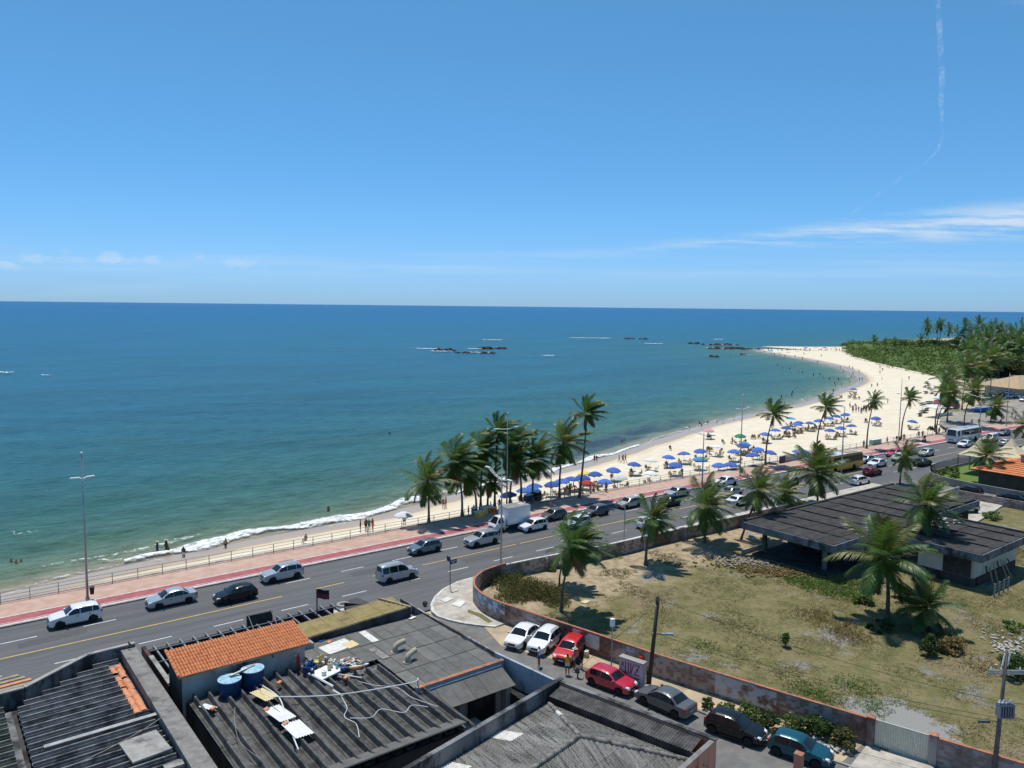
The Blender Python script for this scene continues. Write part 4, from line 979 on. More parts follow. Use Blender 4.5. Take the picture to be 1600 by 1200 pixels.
# hipped roof: four planes of sheets
ap1, ap2 = (5.1,5.3), (12.5,5.3)          # ridge ends in (u,v)
ZR = 4.75
def plane4(o, across, up, w0, n, length, mat, clip, wv=1.06, sl=1.65):
    """rows of sheets climbing from an eave; 'across' along eave, 'up' up the slope; clip(a,b)->keep"""
    across, up_ = Vector(across).normalized(), Vector(up)
    rows = int(math.ceil(length/sl))
    for i in range(n):
        for k in range(rows):
            a0, a1, b0, b1 = i*wv, (i+1)*wv, k*sl, min(length, (k+1)*sl)
            if b1-b0 < .1: continue
            n_ = 36; vs = []; fs = []; nb = 4
            ok = False
            for jb in range(nb+1):
                for ia in range(n_+1):
                    a = a0+(a1-a0)*ia/n_; b = b0-.12+(b1-b0+.12)*jb/nb; bm = clip(a)
                    bb = min(b, bm); ok = ok or bm > b0+.03
                    p = Vector(o)+across*a+up_*bb+Vector((0,0,.036*sin(2*pi*a/.17667)+.02*(1-jb/nb)+.004*(i % 2)))
                    vs.append(p)
            if not ok: continue
            fs = [(jb*(n_+1)+ia, jb*(n_+1)+ia+1, (jb+1)*(n_+1)+ia+1, (jb+1)*(n_+1)+ia) for jb in range(nb) for ia in range(n_)]
            MB().add(vs, fs).build('roof_sheet', mat if random.random() > .06 else m_slab, h4, smooth=True)
dz = ZR-Z4
# north slope (towards the courtyard): eave from hip corner (1.45,.4) leftwards
Ln = 4.9; upn = (Vector(q4(0,5.3,ZR))-Vector(q4(0,.4,Z4)))/Ln
plane4(q4(1.45,.4,Z4), U4, upn, 0, 13, Ln, m_ribshade_v, lambda a: min(Ln, a/3.65*Ln))
# south slope
ups = (Vector(q4(0,5.3,ZR))-Vector(q4(0,10.3,Z4)))/5.0
plane4(q4(1.45,10.3,Z4), U4, ups, 0, 13, 5.0, m_ribshade_v, lambda a: min(5.0, a/3.65*5.0))
# street-side hip
Lh = 3.65; uph = (Vector(q4(5.1,0,ZR))-Vector(q4(1.45,0,Z4)))/Lh
plane4(q4(1.45,.4,Z4), V4, uph, 0, 10, Lh, m_ribshade_u, lambda a: max(0, min(a/4.9*Lh, (9.9-a)/5.0*Lh, Lh)))
m_ridge = M('mossy_ridge_cap', (.20,.19,.165), (.27,.255,.22), 3., rough=.95, c3=(.09,.085,.08), s3=1.6, lo3=.5, hi3=.65, fine=.2)
def ridge(a, b, za, zb, n, nm='ridge_tile'):
    for i in range(n):
        f0, f1 = i/n, (i+1.06)/n
        p = Vector(q4(a[0]+(b[0]-a[0])*f0, a[1]+(b[1]-a[1])*f0, za+(zb-za)*f0)); q = Vector(q4(a[0]+(b[0]-a[0])*f1, a[1]+(b[1]-a[1])*f1, za+(zb-za)*f1))
        MB().tube([p+Vector((0,0,.03)), q+Vector((0,0,.05))], [.13,.155], 8).build(nm, m_ridge if random.random() > .1 else m_slab, h4, smooth=True)
ridge(ap1, (13.5,5.3), ZR, ZR, 14); ridge((1.5,.5), ap1, Z4, ZR, 7, 'hip_tile'); ridge((1.5,10.2), ap1, Z4, ZR, 7, 'hip_tile')
MB().prism([q4(1.2,.2,0)[:2], q4(17,.2,0)[:2], q4(17,10.4,0)[:2], q4(1.2,10.4,0)[:2]], 0, 3.3).build('core_wall', m_blackwall, h4)

# ---- brick stub rising at the lower edge
o = empty('brick_stub', (38.6,26.0,0), .2, 'square salmon brick gatepost in front of the dark teal hatchback', 'pillar')
MB().box(-.22,.22,-.22,.22,0,2.3).build('shaft', m_pink, o, local=True); MB().box(-.24,.24,-.24,.24,2.3,2.36).build('cap', m_cap, o, local=True)
o.location = (*(39.9, 24.0), 0)

# ------------------------------------------------------------------ low derelict block across the lot
h5 = empty('derelict_block', (88,46,0), 0, 'long derelict single-storey block with blackened corrugated roof behind the lot', 'building')
m_fascia = M('algae_fascia', (.12,.135,.155), (.20,.215,.235), .9, rough=.95, c3=(.04,.042,.046), s3=.7, lo3=.48, hi3=.64, st=(1,1,.6))
m_wallcream = M('dirty_cream_wall', (.50,.47,.40), (.56,.53,.46), 1., rough=.92, c3=(.30,.27,.22), s3=.5, lo3=.55, hi3=.75, st=(1,1,.5))
ZB = 3.85
def fascia(a, b, z0=ZB-.75, z1=ZB+.05): MB().beam((a[0],a[1],(z0+z1)/2),(b[0],b[1],(z0+z1)/2), .16, z1-z0).build('fascia', m_fascia, h5)
OUT = [(74.4,53.2),(74.4,42.0),(83.6,42.0),(83.6,31.6),(96.0,31.6),(96.0,41.6),(108.0,41.6),(108.0,52.6)]
for a, b in zip(OUT, OUT[1:]+OUT[:1]): fascia(a, b)
MB().prism(OUT, ZB-.3, ZB-.18).build('ceiling_slab', m_fascia, h5)
me = corr_mesh('roof_sheet', 1.1, 3.55, .177, .03, m_fib_black, 4)
def roof_rows(x0, x1, y0, y1, zb, sl=3.36):
    k = 0; x = x0
    while x < x1-.3:
        ln = min(3.55, x1-x); y = y0
        while y < y1-.2:
            wd_ = min(1.1, y1-y)
            m_ = tilted((x, y+wd_, zb+.08+random.uniform(-.012,.03)), (0,-1,0), (1,0,-.022), .004) @ Matrix.Diagonal((wd_/1.1, ln/3.55, 1, 1))
            ob = placed(link('roof_sheet', me), h5, m_); y += 1.06
        x += sl; k += 1
roof_rows(74.5, 107.9, 42.1, 53.0, ZB); roof_rows(83.7, 95.9, 31.7, 42.1, ZB)
# dark strips added for the shadow lines at the steps between courses
for x in [74.5+3.36*i for i in range(1, 10)]:
    a = 42.4+random.uniform(0,2.5); b = 52.4-random.uniform(0,3.0)
    MB().beam((x,a,ZB+.11),(x,b,ZB+.11), .12, .10).build('lap_shadow_strip', m_blackwall, h5)
for x in [83.7+3.36*i for i in range(1, 4)]: MB().beam((x,32.4,ZB+.11),(x,41,ZB+.11), .12, .10).build('lap_shadow_strip', m_blackwall, h5)
MB().beam((74.3,53.25,ZB+.12),(108.0,52.7,ZB+.12), .35, .2).build('rear_gutter', m_fib_black, h5)
MB().beam((96.05,31.6,ZB+.12),(96.05,41.6,ZB+.12), .25, .2).build('rear_gutter', m_fib_black, h5)
for x, y in ((76.9,44.4),(77.0,51.9),(81.5,44.4)):
    MB().box(x-.2,x+.2,y-.2,y+.2,0,ZB-.3).build('column', m_mould, h5)
MB().box(82.2,107.6,42.6,52.3,0,ZB-.3).build('main_wall', m_blackwall, h5)
MB().box(75.4,82.2,43.0,52.4,.1,.24).build('carport_slab', m_blackwall, h5)
MB().box(84.6,95.2,32.6,42.4,.0,1.0).build('plinth', m_blackwall, h5)
MB().box(84.6,95.2,32.6,42.5,1.0,ZB-.3).build('wing_wall', m_wallcream, h5)
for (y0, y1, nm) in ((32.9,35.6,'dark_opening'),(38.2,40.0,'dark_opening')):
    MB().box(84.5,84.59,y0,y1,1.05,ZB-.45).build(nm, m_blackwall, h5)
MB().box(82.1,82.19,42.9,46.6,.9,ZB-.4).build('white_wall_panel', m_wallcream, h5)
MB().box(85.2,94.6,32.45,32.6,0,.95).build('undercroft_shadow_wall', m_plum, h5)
# fallen boards and fence leaning by the right wing
for i in range(7):
    MB().beam((86.5+i*.9,31.9-.1*i,.1),(86.9+i*.9,32.4,1.5+random.random()*.5), .16, .04).build('leaning_board', m_ply if i % 3 else m_blackwall, h5)
MB().box(74.6,79.3,53.0,53.3,.0,.6).build('low_slab', m_conc, h5)
# white bird-stained lumps on the roof
m_lime = M('lime_spill', (.55,.53,.50), (.3,.29,.28), 5., rough=.95, lo=.45, hi=.55)
for i in range(26):
    x, y = 92.5+random.gauss(0,2.0), 39.3+random.gauss(0,1.0)
    if not (84 < x < 95.5 and 33 < y < 41.5): continue
    r = random.uniform(.12,.5)
    MB().prism([(x+r*cos(a)*random.uniform(.6,1.1), y+r*.6*sin(a)*random.uniform(.6,1.1)) for a in [q*pi/3.5 for q in range(7)]], ZB+.1, ZB+.19).build('broken_sheet', m_lime, h5)

# ------------------------------------------------------------------ walled garden house at the right
h6 = empty('tiled_house', (140,47,0), 0, 'house with orange hipped tile roof and chimney behind a garden wall at right', 'building')
m_tile_far = M('orange_roof_tile', (.60,.19,.075), (.68,.25,.10), 1.5, rough=.85, c3=(.45,.14,.06), s3=.4, lo3=.5, hi3=.75, fine=.2)
m_brown = M('dark_brown_wall', (.085,.07,.06), (.11,.09,.075), 1., rough=.9)
MB().box(134.6,146,36,52.2,0,3.0).build('wall', m_brown, h6)
ex0, ex1, ey0, ey1, ze, zr = 133.6,147,35,53.2,3.0,5.3
rows = 11
mb = MB()
for k in range(rows):
    f0, f1 = k/rows, (k+1)/rows
    def ring(f, dz): d = 6.7*f; return [(ex0+d,ey0+d,ze+(zr-ze)*f+dz),(ex1-d,ey0+d,ze+(zr-ze)*f+dz),(ex1-d,ey1-d,ze+(zr-ze)*f+dz),(ex0+d,ey1-d,ze+(zr-ze)*f+dz)]
    a, b = ring(f0, .07), ring(f1, .0)
    mb.add(a+b, [(i,(i+1)%4,4+(i+1)%4,4+i) for i in range(4)])
roof6 = mb.build('roof', m_tile_far, h6)
MB().box(138.0,139.2,46.4,47.6,3.8,5.5).build('chimney', m_brickd, roof6)
MB().box(137.85,139.35,46.25,47.75,5.5,5.65).build('chimney_cap', m_tile_far, roof6)
MB().box(133.7,146.9,35.1,53.1,2.86,3.0).build('eave_soffit', m_brown, h6)
m_tent = M('cream_canvas', (.66,.56,.36), (.72,.62,.42), 1.2, rough=.85)
for (x, y, r, lab) in ((145.6,56.6,2.5,'cream pyramid tent roof behind the palm by the orange roof'),(149.6,53.2,2.7,'cream pyramid tent roof rising behind the orange tile roof'),(155.8,51.8,2.7,'cream pyramid tent roof cut by the right picture edge')):
    t = empty('pyramid_tent', (x, y, 0), 0, lab, 'tent')
    prof = [(1,3.4),(.62,4.1),(.3,5.0),(.04,6.3)]
    vs = []
    for s_, z in prof: vs += [(-r*s_,-r*s_,z),(r*s_,-r*s_,z),(r*s_,r*s_,z),(-r*s_,r*s_,z)]
    MB().add(vs, [(4*k+i,4*k+(i+1)%4,4*k+4+(i+1)%4,4*k+4+i) for k in range(3) for i in range(4)]+[(12,13,14,15)]).build('canopy', m_tent, t, local=True)
    for a, b in ((-1,-1),(1,-1),(1,1),(-1,1)): MB().box(a*r*.95-.06,a*r*.95+.06,b*r*.95-.06,b*r*.95+.06,0,3.4).build('post', m_ply, t, local=True)
gw = empty('garden_wall', (134,55,0), 0, 'grey rendered retaining wall curving round the garden at right', 'wall')
m_gwall = M('grey_garden_wall', (.30,.29,.26), (.36,.34,.31), .8, rough=.92, c3=(.20,.19,.17), s3=.4, lo3=.5, hi3=.7)
GW = smoothed(resample([(160,61.2),(146,61.4),(139.5,61.3),(135.5,60.4),(133.2,58.0),(132.0,54),(131.6,48),(131.5,30)], 40), 2)
wall_line('retaining_wall', GW[15:], 0, 1.15, .25, m_gwall, gw)
wall_line('avenue_wall', GW[:16], 0, .55, .25, m_gwall, gw)
m_fence = M('dark_fence_paint', (.055,.06,.07), rough=.5)
gf = empty('garden_fence', (140,61,.5), 0, 'dark metal bar fence on the low wall by the avenue at right', 'fence')
bm_ = MB().box(-.02,.02,-.02,.02,0,1.3).mesh('bar', [m_fence])
P_ = resample(GW[:20], 110)
for p in P_:
    b = link('bar', bm_, gf); b.location = Vector((p[0],p[1],.5))-wl(gf)
for z in (.75, 1.7): MB().tube([(p[0],p[1],z) for p in P_[::4]], .03, 4).build('rail', m_fence, gf)
m_lawn = M('lawn', (.10,.165,.03), (.14,.20,.045), 1.5, rough=.95, fine=.25)
o = MB().prism([(160,61),(146,61.2),(139.5,61.1),(135.7,60.2),(133.4,57.9),(132.2,54),(131.8,48),(131.8,30),(160,30)], -.1, .12).build('garden_lawn', m_lawn); struct(o)
o = MB().prism([(134.2,54.6),(135.6,53.2),(134.6,50.5),(133.0,52)], .1, .3).build('garden_path', m_pave); struct(o)
yw = empty('yard_wall', (123.8,44,0), 0, 'dark crumbling yard wall beside the parked navy car', 'wall')
wall_line('brickwork', [(123.9,50.8),(124.0,42),(124.1,28)], 0, 1.3, .22, m_brickd, yw)
MB().box(108.3,123.6,50.4,50.7,0,1.9).build('rear_wall', m_conc, yw)
o = MB().prism([(108.3,50.3),(123.7,50.3),(123.7,44.5),(108.3,42.5)], -.05, .30).build('yard_slab', m_pave); struct(o)
# ------------------------------------------------------------------ vegetation
def leaf_mat(name, c1, c2, rough=.45, spec=.45, trans=.22, tc=(.16,.20,.03)):
    m, n, l, p = NT(name); p.inputs['Roughness'].default_value = rough; p.inputs['Specular IOR Level'].default_value = spec
    g = n.new('ShaderNodeNewGeometry'); oi = n.new('ShaderNodeObjectInfo')
    c = mix(n, l, g.outputs['Random Per Island'], c1, c2)
    q = n.new('ShaderNodeVectorMath'); q.operation = 'SCALE'; l.new(c, q.inputs[0]); l.new(rng(n, l, oi.outputs['Random'], 0, 1, .78, 1.22, False), q.inputs['Scale'])
    l.new(q.outputs[0], p.inputs['Base Color'])
    t = n.new('ShaderNodeBsdfTranslucent'); t.inputs[0].default_value = col(tc)
    ms = n.new('ShaderNodeMixShader'); ms.inputs[0].default_value = trans
    o = n['Material Output']; l.new(p.outputs[0], ms.inputs[1]); l.new(t.outputs[0], ms.inputs[2]); l.new(ms.outputs[0], o.inputs[0])
    return m
m_frond = leaf_mat('palm_frond', (.038,.092,.018), (.080,.145,.030), .42, .4, .28, (.15,.26,.04))
m_frond_y = leaf_mat('yellowing_frond', (.085,.115,.022), (.14,.15,.035), .42, .45, .25, (.3,.25,.04))
m_frond_dead = leaf_mat('dead_frond', (.17,.11,.055), (.24,.165,.09), .8, .2, .1, (.2,.13,.06))
m_leaf = leaf_mat('broad_leaf', (.030,.062,.014), (.065,.11,.026), .5, .35)
m_leaf_l = leaf_mat('light_leaf', (.07,.13,.022), (.13,.20,.04), .5, .35, .25, (.2,.28,.04))
m_leaf_s = leaf_mat('scrub_leaf', (.10,.165,.035), (.20,.27,.068), .6, .25, .15)
m_leaf_o = leaf_mat('olive_leaf', (.09,.095,.028), (.16,.15,.055), .7, .2, .2)
m_leaf_b = leaf_mat('dry_weed', (.20,.14,.055), (.30,.22,.09), .85, .15, .15, (.25,.18,.08))
m_trunk = M('palm_trunk', (.115,.10,.082), (.17,.15,.125), 5., rough=.95, c3=(.06,.052,.045), s3=3., lo3=.5, hi3=.62, st=(1,1,3), bm=.5, bs=9, bd=.03, world=False)
m_coco = M('coconut', (.32,.20,.05), (.22,.22,.06), 4., rough=.6)
m_bark = M('bark', (.10,.085,.065), (.15,.125,.095), 5., rough=.95, world=False)

WIND = Vector((RIGHT.x, RIGHT.y, 0))
def frond_geo(mb, rnd, az, el, ln, wind, nl=34, lw=.075, grav=.16, lm=.85):
    d = Vector((cos(az)*cos(el), sin(az)*cos(el), sin(el))); p = Vector((0,0,0)); n = 11; st_ = ln/n; pts = [p.copy()]; ds = [d.copy()]
    for i in range(n):
        f = i/n
        d = (d+(Vector((0,0,-1))*grav*(.5+f*1.5)+WIND*wind*(.25+f))*st_).normalized(); p = p+d*st_; pts.append(p.copy()); ds.append(d.copy())
    mb.tube(pts, [.045*(1-.85*i/n)+.006 for i in range(n+1)], 3, cap=False)
    for k in range(nl):
        f = .12+.87*k/(nl-1); x = f*n; i = min(n-1, int(x)); g = x-i; q = pts[i].lerp(pts[i+1], g); dd = ds[i].lerp(ds[i+1], g).normalized()
        s_ = dd.cross(Vector((0,0,1)))
        if s_.length < .05: s_ = dd.cross(Vector((1,0,0)))
        s_.normalize(); u_ = s_.cross(dd)
        L_ = lm*(.45+.75*sin(pi*min(1, f*.86+.1)))*(1 if f < .85 else 1-.45*(f-.85)/.15)
        for sg in (-1, 1):
            v = (s_*sg*(.86-.3*f)+dd*(.45+.45*f)+u_*(.12-.25*rnd.random())+WIND*wind*.9+Vector((0,0,-.18))).normalized()
            v2 = (v+Vector((0,0,-.75))*(.35+.4*rnd.random())+WIND*wind*.8).normalized()
            w_ = (dd-v*dd.dot(v)).normalized()*lw*.5
            a = q; b = q+v*L_*.5; c = b+v2*L_*.5
            mb.add([a-w_*.6, a+w_*.6, b+w_, b-w_, c], [(0,1,2,3),(3,2,4)])
def make_crown(seed, nfr, wind, ln, upright=1., nl=34, lw=.075, joined=False, lm=.85):
    rnd = random.Random(seed); out = []; big = MB()
    for i in range(nfr):
        f = i/(nfr-1); az = i*2.399+rnd.uniform(-.3,.3)
        el = radians(82-100*f**.9*upright+rnd.uniform(-10,10)) if i < nfr-2 else radians(-62+rnd.uniform(-8,8))
        L_ = ln*(.72+.34*sin(pi*min(1, .25+f*.7)))*rnd.uniform(.9,1.1)
        wv = wind*rnd.uniform(.8,1.2)*(1.1-.45*f)
        mb = big if joined else MB()
        frond_geo(mb, rnd, az, el, L_, wv, nl, lw, .10+.12*f, lm)
        if not joined:
            mt = m_frond if rnd.random() < .80 else m_frond_y
            if f > .93: mt = m_frond_dead if i >= nfr-2 else m_frond_y
            out.append(mb.mesh('frond', [mt]))
    return [big.mesh('crown', [m_frond])] if joined else out
CROWNS = {'windy': make_crown(11, 30, .46, 3.9, 1.22, 44, .072, lm=1.05), 'windy2': make_crown(23, 27, .38, 3.9, 1.3, 44, .072, lm=1.05), 'tall': make_crown(37, 24, .58, 3.3, 1.0, 40, .072, lm=.95), 'calm': make_crown(41, 25, .14, 4.4, 1.15, 54, .075, lm=1.15), 'mid': make_crown(53, 28, .28, 4.0, 1.28, 44, .072, lm=1.05)}
FARC_ = [make_crown(60+i, 17, .22, 4.0, 1.1, 15, .17, True) for i in range(4)]
coco_me = MB()
for i in range(7):
    a = i*.9; coco_me.lathe([(0,-.13),(.09,-.09),(.12,0),(.09,.1),(0,.14)], 6, (.2*cos(a), .2*sin(a), -.22-.08*(i % 3)))
coco_me = coco_me.mesh('coconuts', [m_coco], True)
def trunk_geo(b, c, r0=.19, r1=.11, bend=None, n=9):
    """curved trunk from b to c in local coords, base slightly swollen"""
    b, c = Vector(b), Vector(c); h = c-b; bend = bend if bend is not None else Vector((-h.x*.35, -h.y*.35, 0)); pts = []; rr = []
    for i in range(n+1):
        f = i/n; pts.append(b+h*f+bend*sin(pi*f)*1.0); rr.append((r0+(r1-r0)*min(1, f*1.3))*(1+.55*max(0, .12-f)/.12))
    return MB().tube([b-Vector((0,0,1.0))]+pts, [rr[0]]+rr, 8)
def palm(pp, proto, label, group=None, scale=1., fat=1., coco=False, bend=None, yaw=None, name='coconut_palm'):
    bx, by, bz, cx, cy, cz = pp
    t = empty(name, (bx, by, bz), 0, label, 'palm tree', group); top = Vector((cx-bx, cy-by, cz-bz))
    trunk_geo((0,0,0), top, .17*fat, .10*fat, bend).build('trunk', m_trunk, t, smooth=True, local=True)
    yaw = random.uniform(-.35,.35) if yaw is None else yaw
    for me in CROWNS[proto]:
        o = link('frond', me, t); o.location = top; o.rotation_euler = (random.uniform(-.05,.05), random.uniform(-.05,.05), yaw+random.uniform(-.08,.08)); k = scale*random.uniform(.93,1.07); o.scale = (k,k,k)
    if coco: o = link('coconuts', coco_me, t); o.location = top
    return t
G1 = 'coconut palms in the row on the promenade'
palm((52.49, 85.19, 0.10, 52.36, 85.29, 5.48), 'mid', 'leftmost short palm of the promenade row, arching left over the railing', G1, .98)
palm((57.74, 85.29, 0.10, 57.04, 85.82, 7.37), 'windy', 'second palm from the left in the promenade row, dense dark crown', G1, 1.05)
palm((60.59, 86.09, 0.10, 59.67, 86.8, 5.15), 'windy2', 'third palm of the promenade row with slanting trunk', G1, .95)
palm((62.08, 87.13, 0.10, 62.31, 86.94, 8.19), 'windy', 'fourth palm of the promenade row, wind-combed crown', G1, .92)
palm((63.28, 87.13, 0.10, 63.54, 86.93, 3.74), 'windy2', 'short palm low in the middle of the promenade row', G1, .72)
palm((63.67, 86.0, 0.10, 64.02, 85.73, 10.70), 'tall', 'tall palm left of the twin lamp posts in the promenade row', G1, .92)
palm((69.81, 87.9, 0.10, 68.71, 88.75, 8.09), 'windy', 'palm with leaning trunk right behind the white truck', G1, 1.08)
palm((67.15, 87.03, 0.10, 67.75, 86.57, 5.85), 'windy2', 'palm half hidden behind the lamp posts above the white truck', G1, .95)
palm((71.18, 86.93, 0.10, 71.48, 86.7, 6.15), 'windy2', 'palm right of the white truck over the blue parasols', G1, 1.05)
palm((75.67, 86.14, 0.10, 76.08, 85.82, 8.07), 'mid', 'second palm from the right in the promenade row, near the red parasol', G1, 1.05)
palm((77.28, 83.57, 0.10, 77.98, 83.03, 12.62), 'tall', 'very tall slim palm at right end of the promenade row', G1, .98, bend=Vector((.15,0,0)))
G2 = 'slim palms along the beach railing'
palm((121.14, 82.17, 0.10, 122.01, 81.5, 9.37), 'tall', 'slim bent palm by the railing beside the tall double lamp', G2, .98)
palm((141.17, 84.31, 0.10, 142.31, 83.42, 9.01), 'tall', 'slim palm rising above the yellow bus', G2, .95)
palm((152.99, 80.47, 0.10, 153.79, 79.85, 9.89), 'windy2', 'slim thin-crowned palm beside the green crate on the railing', G2, .62)
palm((170.92, 82.28, 0.10, 172.03, 81.42, 9.10), 'tall', 'slim palm by the lamp post near the cyclist', G2, .78)
G3 = 'palms in and around the vacant lot'
palm((46.43, 52.32, 0.10, 47.36, 51.6, 6.37), 'windy', 'wind-blown palm with curved twin trunk nearest the curved brick wall', G3, .86, .8, bend=Vector((-.3,.2,0)))
palm((50.53, 57.29, 0.10, 51.39, 56.63, 4.05), 'windy2', 'thin second palm just behind the wind-blown palm by the curved wall', G3, .66, .6)
palm((62.68, 56.94, 0.10, 63.29, 56.48, 5.17), 'windy2', 'small palm with drooping yellow skirt left of centre in the lot', G3, .80)
palm((73.73, 57.8, 0.10, 73.78, 57.77, 4.89), 'mid', 'broad dense palm in the middle of the avenue wall', G3, 1.0)
palm((78.73, 56.42, 0.10, 80.24, 55.25, 6.34), 'mid', 'palm leaning right with orange coconuts beside the dark roof', G3, .85, .8, True, Vector((0,0,0)))
palm((94.18, 61.84, 0.10, 95.0, 61.21, 2.63), 'mid', 'short palm right of the leaning coconut palm', G3, .78)
palm((102.15, 60.5, 0.10, 101.96, 60.64, 4.93), 'calm', 'palm behind the dark roof before the yellow bus', G3, 1.12, yaw=.8)
palm((125.29, 60.08, 0.10, 125.81, 59.68, 4.69), 'windy2', 'palm behind the roof peak before the dark car', G3, .78)
palm((87.72, 38.33, 0.10, 87.1, 38.81, 7.04), 'mid', 'ragged palm rising through the dark roof wing with hanging dead fronds', G3, .93, 1.1)
palm((69.24, 33.63, 0.10, 68.89, 33.9, 5.82), 'calm', 'large bright palm in front of the derelict block', G3, 1.02, 1.3, yaw=.3)
palm((69.87, 30.19, 0.10, 69.55, 30.44, 2.13), 'calm', 'low palm beside the large bright palm, fronds touching the ground', G3, .72, yaw=1.9)
palm((137.5, 52.09, 0.10, 137.24, 52.29, 4.82), 'mid', 'palm in front of the orange tiled roof', G3, .88)
palm((181.92, 61.61, 0.10, 181.43, 61.99, 4.88), 'mid', 'palm frond crown entering at the right picture edge over the avenue', G3, 1.0)
G4 = 'palms round the kiosks by the parking area'
palm((183.98, 80.72, 0.10, 185.92, 79.23, 9.31), 'mid', 'palm with strongly leaning trunk in front of the white kiosk', G4, 1.0)
palm((194.9, 85.91, 0.10, 196.47, 84.69, 9.70), 'windy2', 'palm with leaning trunk just left of the white kiosk', G4, .95)
palm((208.97, 89.25, 0.10, 208.82, 89.37, 10.56), 'mid', 'large dark palm behind the white kiosk', G4, 1.15)
palm((202.02, 82.37, 0.10, 203.39, 81.31, 8.69), 'mid', 'palm leaning over the blue boat by the promenade', G4, 1.1)
palm((238.77, 98.19, 0.10, 239.29, 97.79, 12.05), 'mid', 'tall palm at the back of the kiosk area', G4, 1.35)
palm((217.38, 82.34, 0.10, 218.07, 81.81, 3.88), 'mid', 'short palm beside the blue parasol near the lamp post', G4, 1.0)
palm((283.23, 108.03, 0.10, 282.88, 108.3, 12.39), 'mid', 'tall thick palm beside the boathouse', G4, 1.45)
palm((273.41, 107.82, 0.10, 273.59, 107.69, 8.81), 'windy2', 'palm between the kiosk area and the boathouse', G4, 1.2)
def far_palm(base, cz, k, label, group, lean=0.):
    t = empty('coconut_palm', (base[0], base[1], 0), 0, label, 'palm tree', group); top = Vector((lean*RIGHT.x, lean*RIGHT.y, cz))
    trunk_geo((0,0,0), top, .24, .15, n=5).build('trunk', m_trunk, t, smooth=True, local=True)
    o = link('crown', random.choice(FARC_)[0], t); o.location = top; o.scale = (k,k,k); o.rotation_euler = (0,0,random.uniform(-.8,.8))
G5 = 'far palms on the headland'
for (u, pp, k, lab) in [
    (0, (562.83, 257.91, 2.00, 562.75, 257.97, 18.00), 1.5, 'leftmost tall palm of the cluster on the headland skyline'),
    (0, (545.53, 248.67, 2.00, 546.25, 248.11, 14.92), 1.35, 'second palm of the skyline cluster, slightly lower'),
    (0, (581.02, 258.3, 2.00, 581.38, 258.01, 16.08), 1.4, 'slim palm in the middle of the skyline cluster'),
    (0, (582.89, 257.38, 2.00, 583.16, 257.17, 17.90), 1.55, 'tallest palm of the middle pair on the skyline'),
    (0, (569.52, 245.49, 2.00, 569.56, 245.46, 14.77), 1.5, 'lone palm right of the skyline cluster'),
    (0, (549.81, 255.32, 2.00, 550.18, 255.03, 8.56), 1.3, 'short palm left of the skyline cluster above the scrub'),
    (0, (512.64, 268.09, 1.00, 513.06, 267.78, 6.99), 1.3, 'left palm in the beach grove at the scrub tip'),
    (0, (519.45, 264.63, 1.00, 519.92, 264.27, 5.72), 1.2, 'middle palm in the beach grove at the scrub tip'),
    (0, (526.3, 261.14, 1.00, 526.76, 260.79, 5.73), 1.25, 'right palm in the beach grove at the scrub tip')]:
    palm_base = pp; far_palm(pp, pp[5], k, lab, G5)
rp = random.Random(4)
GROVE = [(485.65, 203.76, 2.00, 485.61, 203.79, 13.92),(488.97, 201.99, 2.00, 488.67, 202.22, 18.76),(492.68, 200.01, 2.00, 492.29, 200.31, 14.69),(496.77, 197.83, 2.00, 496.07, 198.37, 20.30),(485.41, 190.9, 2.00, 484.94, 191.26, 15.82),(489.38, 188.76, 2.00, 489.38, 188.76, 17.67),(479.9, 181.47, 2.00, 479.58, 181.72, 17.62),(482.36, 180.13, 2.00, 482.4, 180.11, 16.22),(473.62, 173.05, 2.00, 473.14, 173.42, 15.17),(478.08, 170.61, 2.00, 477.82, 170.81, 15.89),(494.38, 173.6, 2.00, 493.68, 174.14, 18.77),(399.48, 163.0, 2.00, 398.86, 163.48, 13.54),(394.04, 157.13, 2.00, 393.83, 157.29, 14.49),(389.38, 151.19, 2.00, 388.87, 151.58, 15.39),(392.71, 149.26, 2.00, 392.72, 149.26, 14.26),(387.9, 143.75, 2.00, 387.68, 143.91, 13.72),(391.71, 141.53, 2.00, 391.47, 141.72, 14.03),(387.0, 136.27, 2.00, 386.75, 136.46, 13.79),(358.87, 147.48, 1.00, 358.54, 147.73, 11.15),(351.98, 140.86, 1.00, 351.79, 141.0, 12.20),(348.57, 136.07, 1.00, 348.41, 136.19, 11.48),(354.42, 132.56, 1.00, 354.27, 132.67, 10.98)]
for i, pp in enumerate(GROVE):
    far_palm(pp, pp[5], 1.5+.25*rp.random(), ('far' if i < 11 else 'middle' if i < 18 else 'near')+' palm of the dense dark palm grove right of the scrub', 'palms of the '+('far' if i < 11 else 'middle' if i < 18 else 'near')+' rows in the dense grove')

# ---- leafy bushes and trees: clumps of small leaf faces
def leaf_cloud(n, clumps, size, seed, flat=.5, mats=1):
    """leaf quads spread round clump centres (x,y,z,r)"""
    g = np.random.default_rng(seed); ci = g.integers(0, len(clumps), n); c = np.array(clumps)[ci]
    d = g.normal(size=(n,3)); d /= np.linalg.norm(d, axis=1)[:,None]; r = c[:,3]*np.cbrt(g.uniform(.25,1,n))
    p = c[:,:3]+d*r[:,None]*np.array([1,1,.75])
    a = g.normal(size=(n,3))+d*.6; a[:,2] *= flat; a /= np.linalg.norm(a, axis=1)[:,None]
    b = np.cross(a, g.normal(size=(n,3))); b /= np.linalg.norm(b, axis=1)[:,None]
    s = size*g.uniform(.6,1.3,n)[:,None]
    v = np.stack([p-a*s*.5, p+b*s*.28, p+a*s*.5, p-b*s*.28], 1).reshape(-1,3)
    return v, n
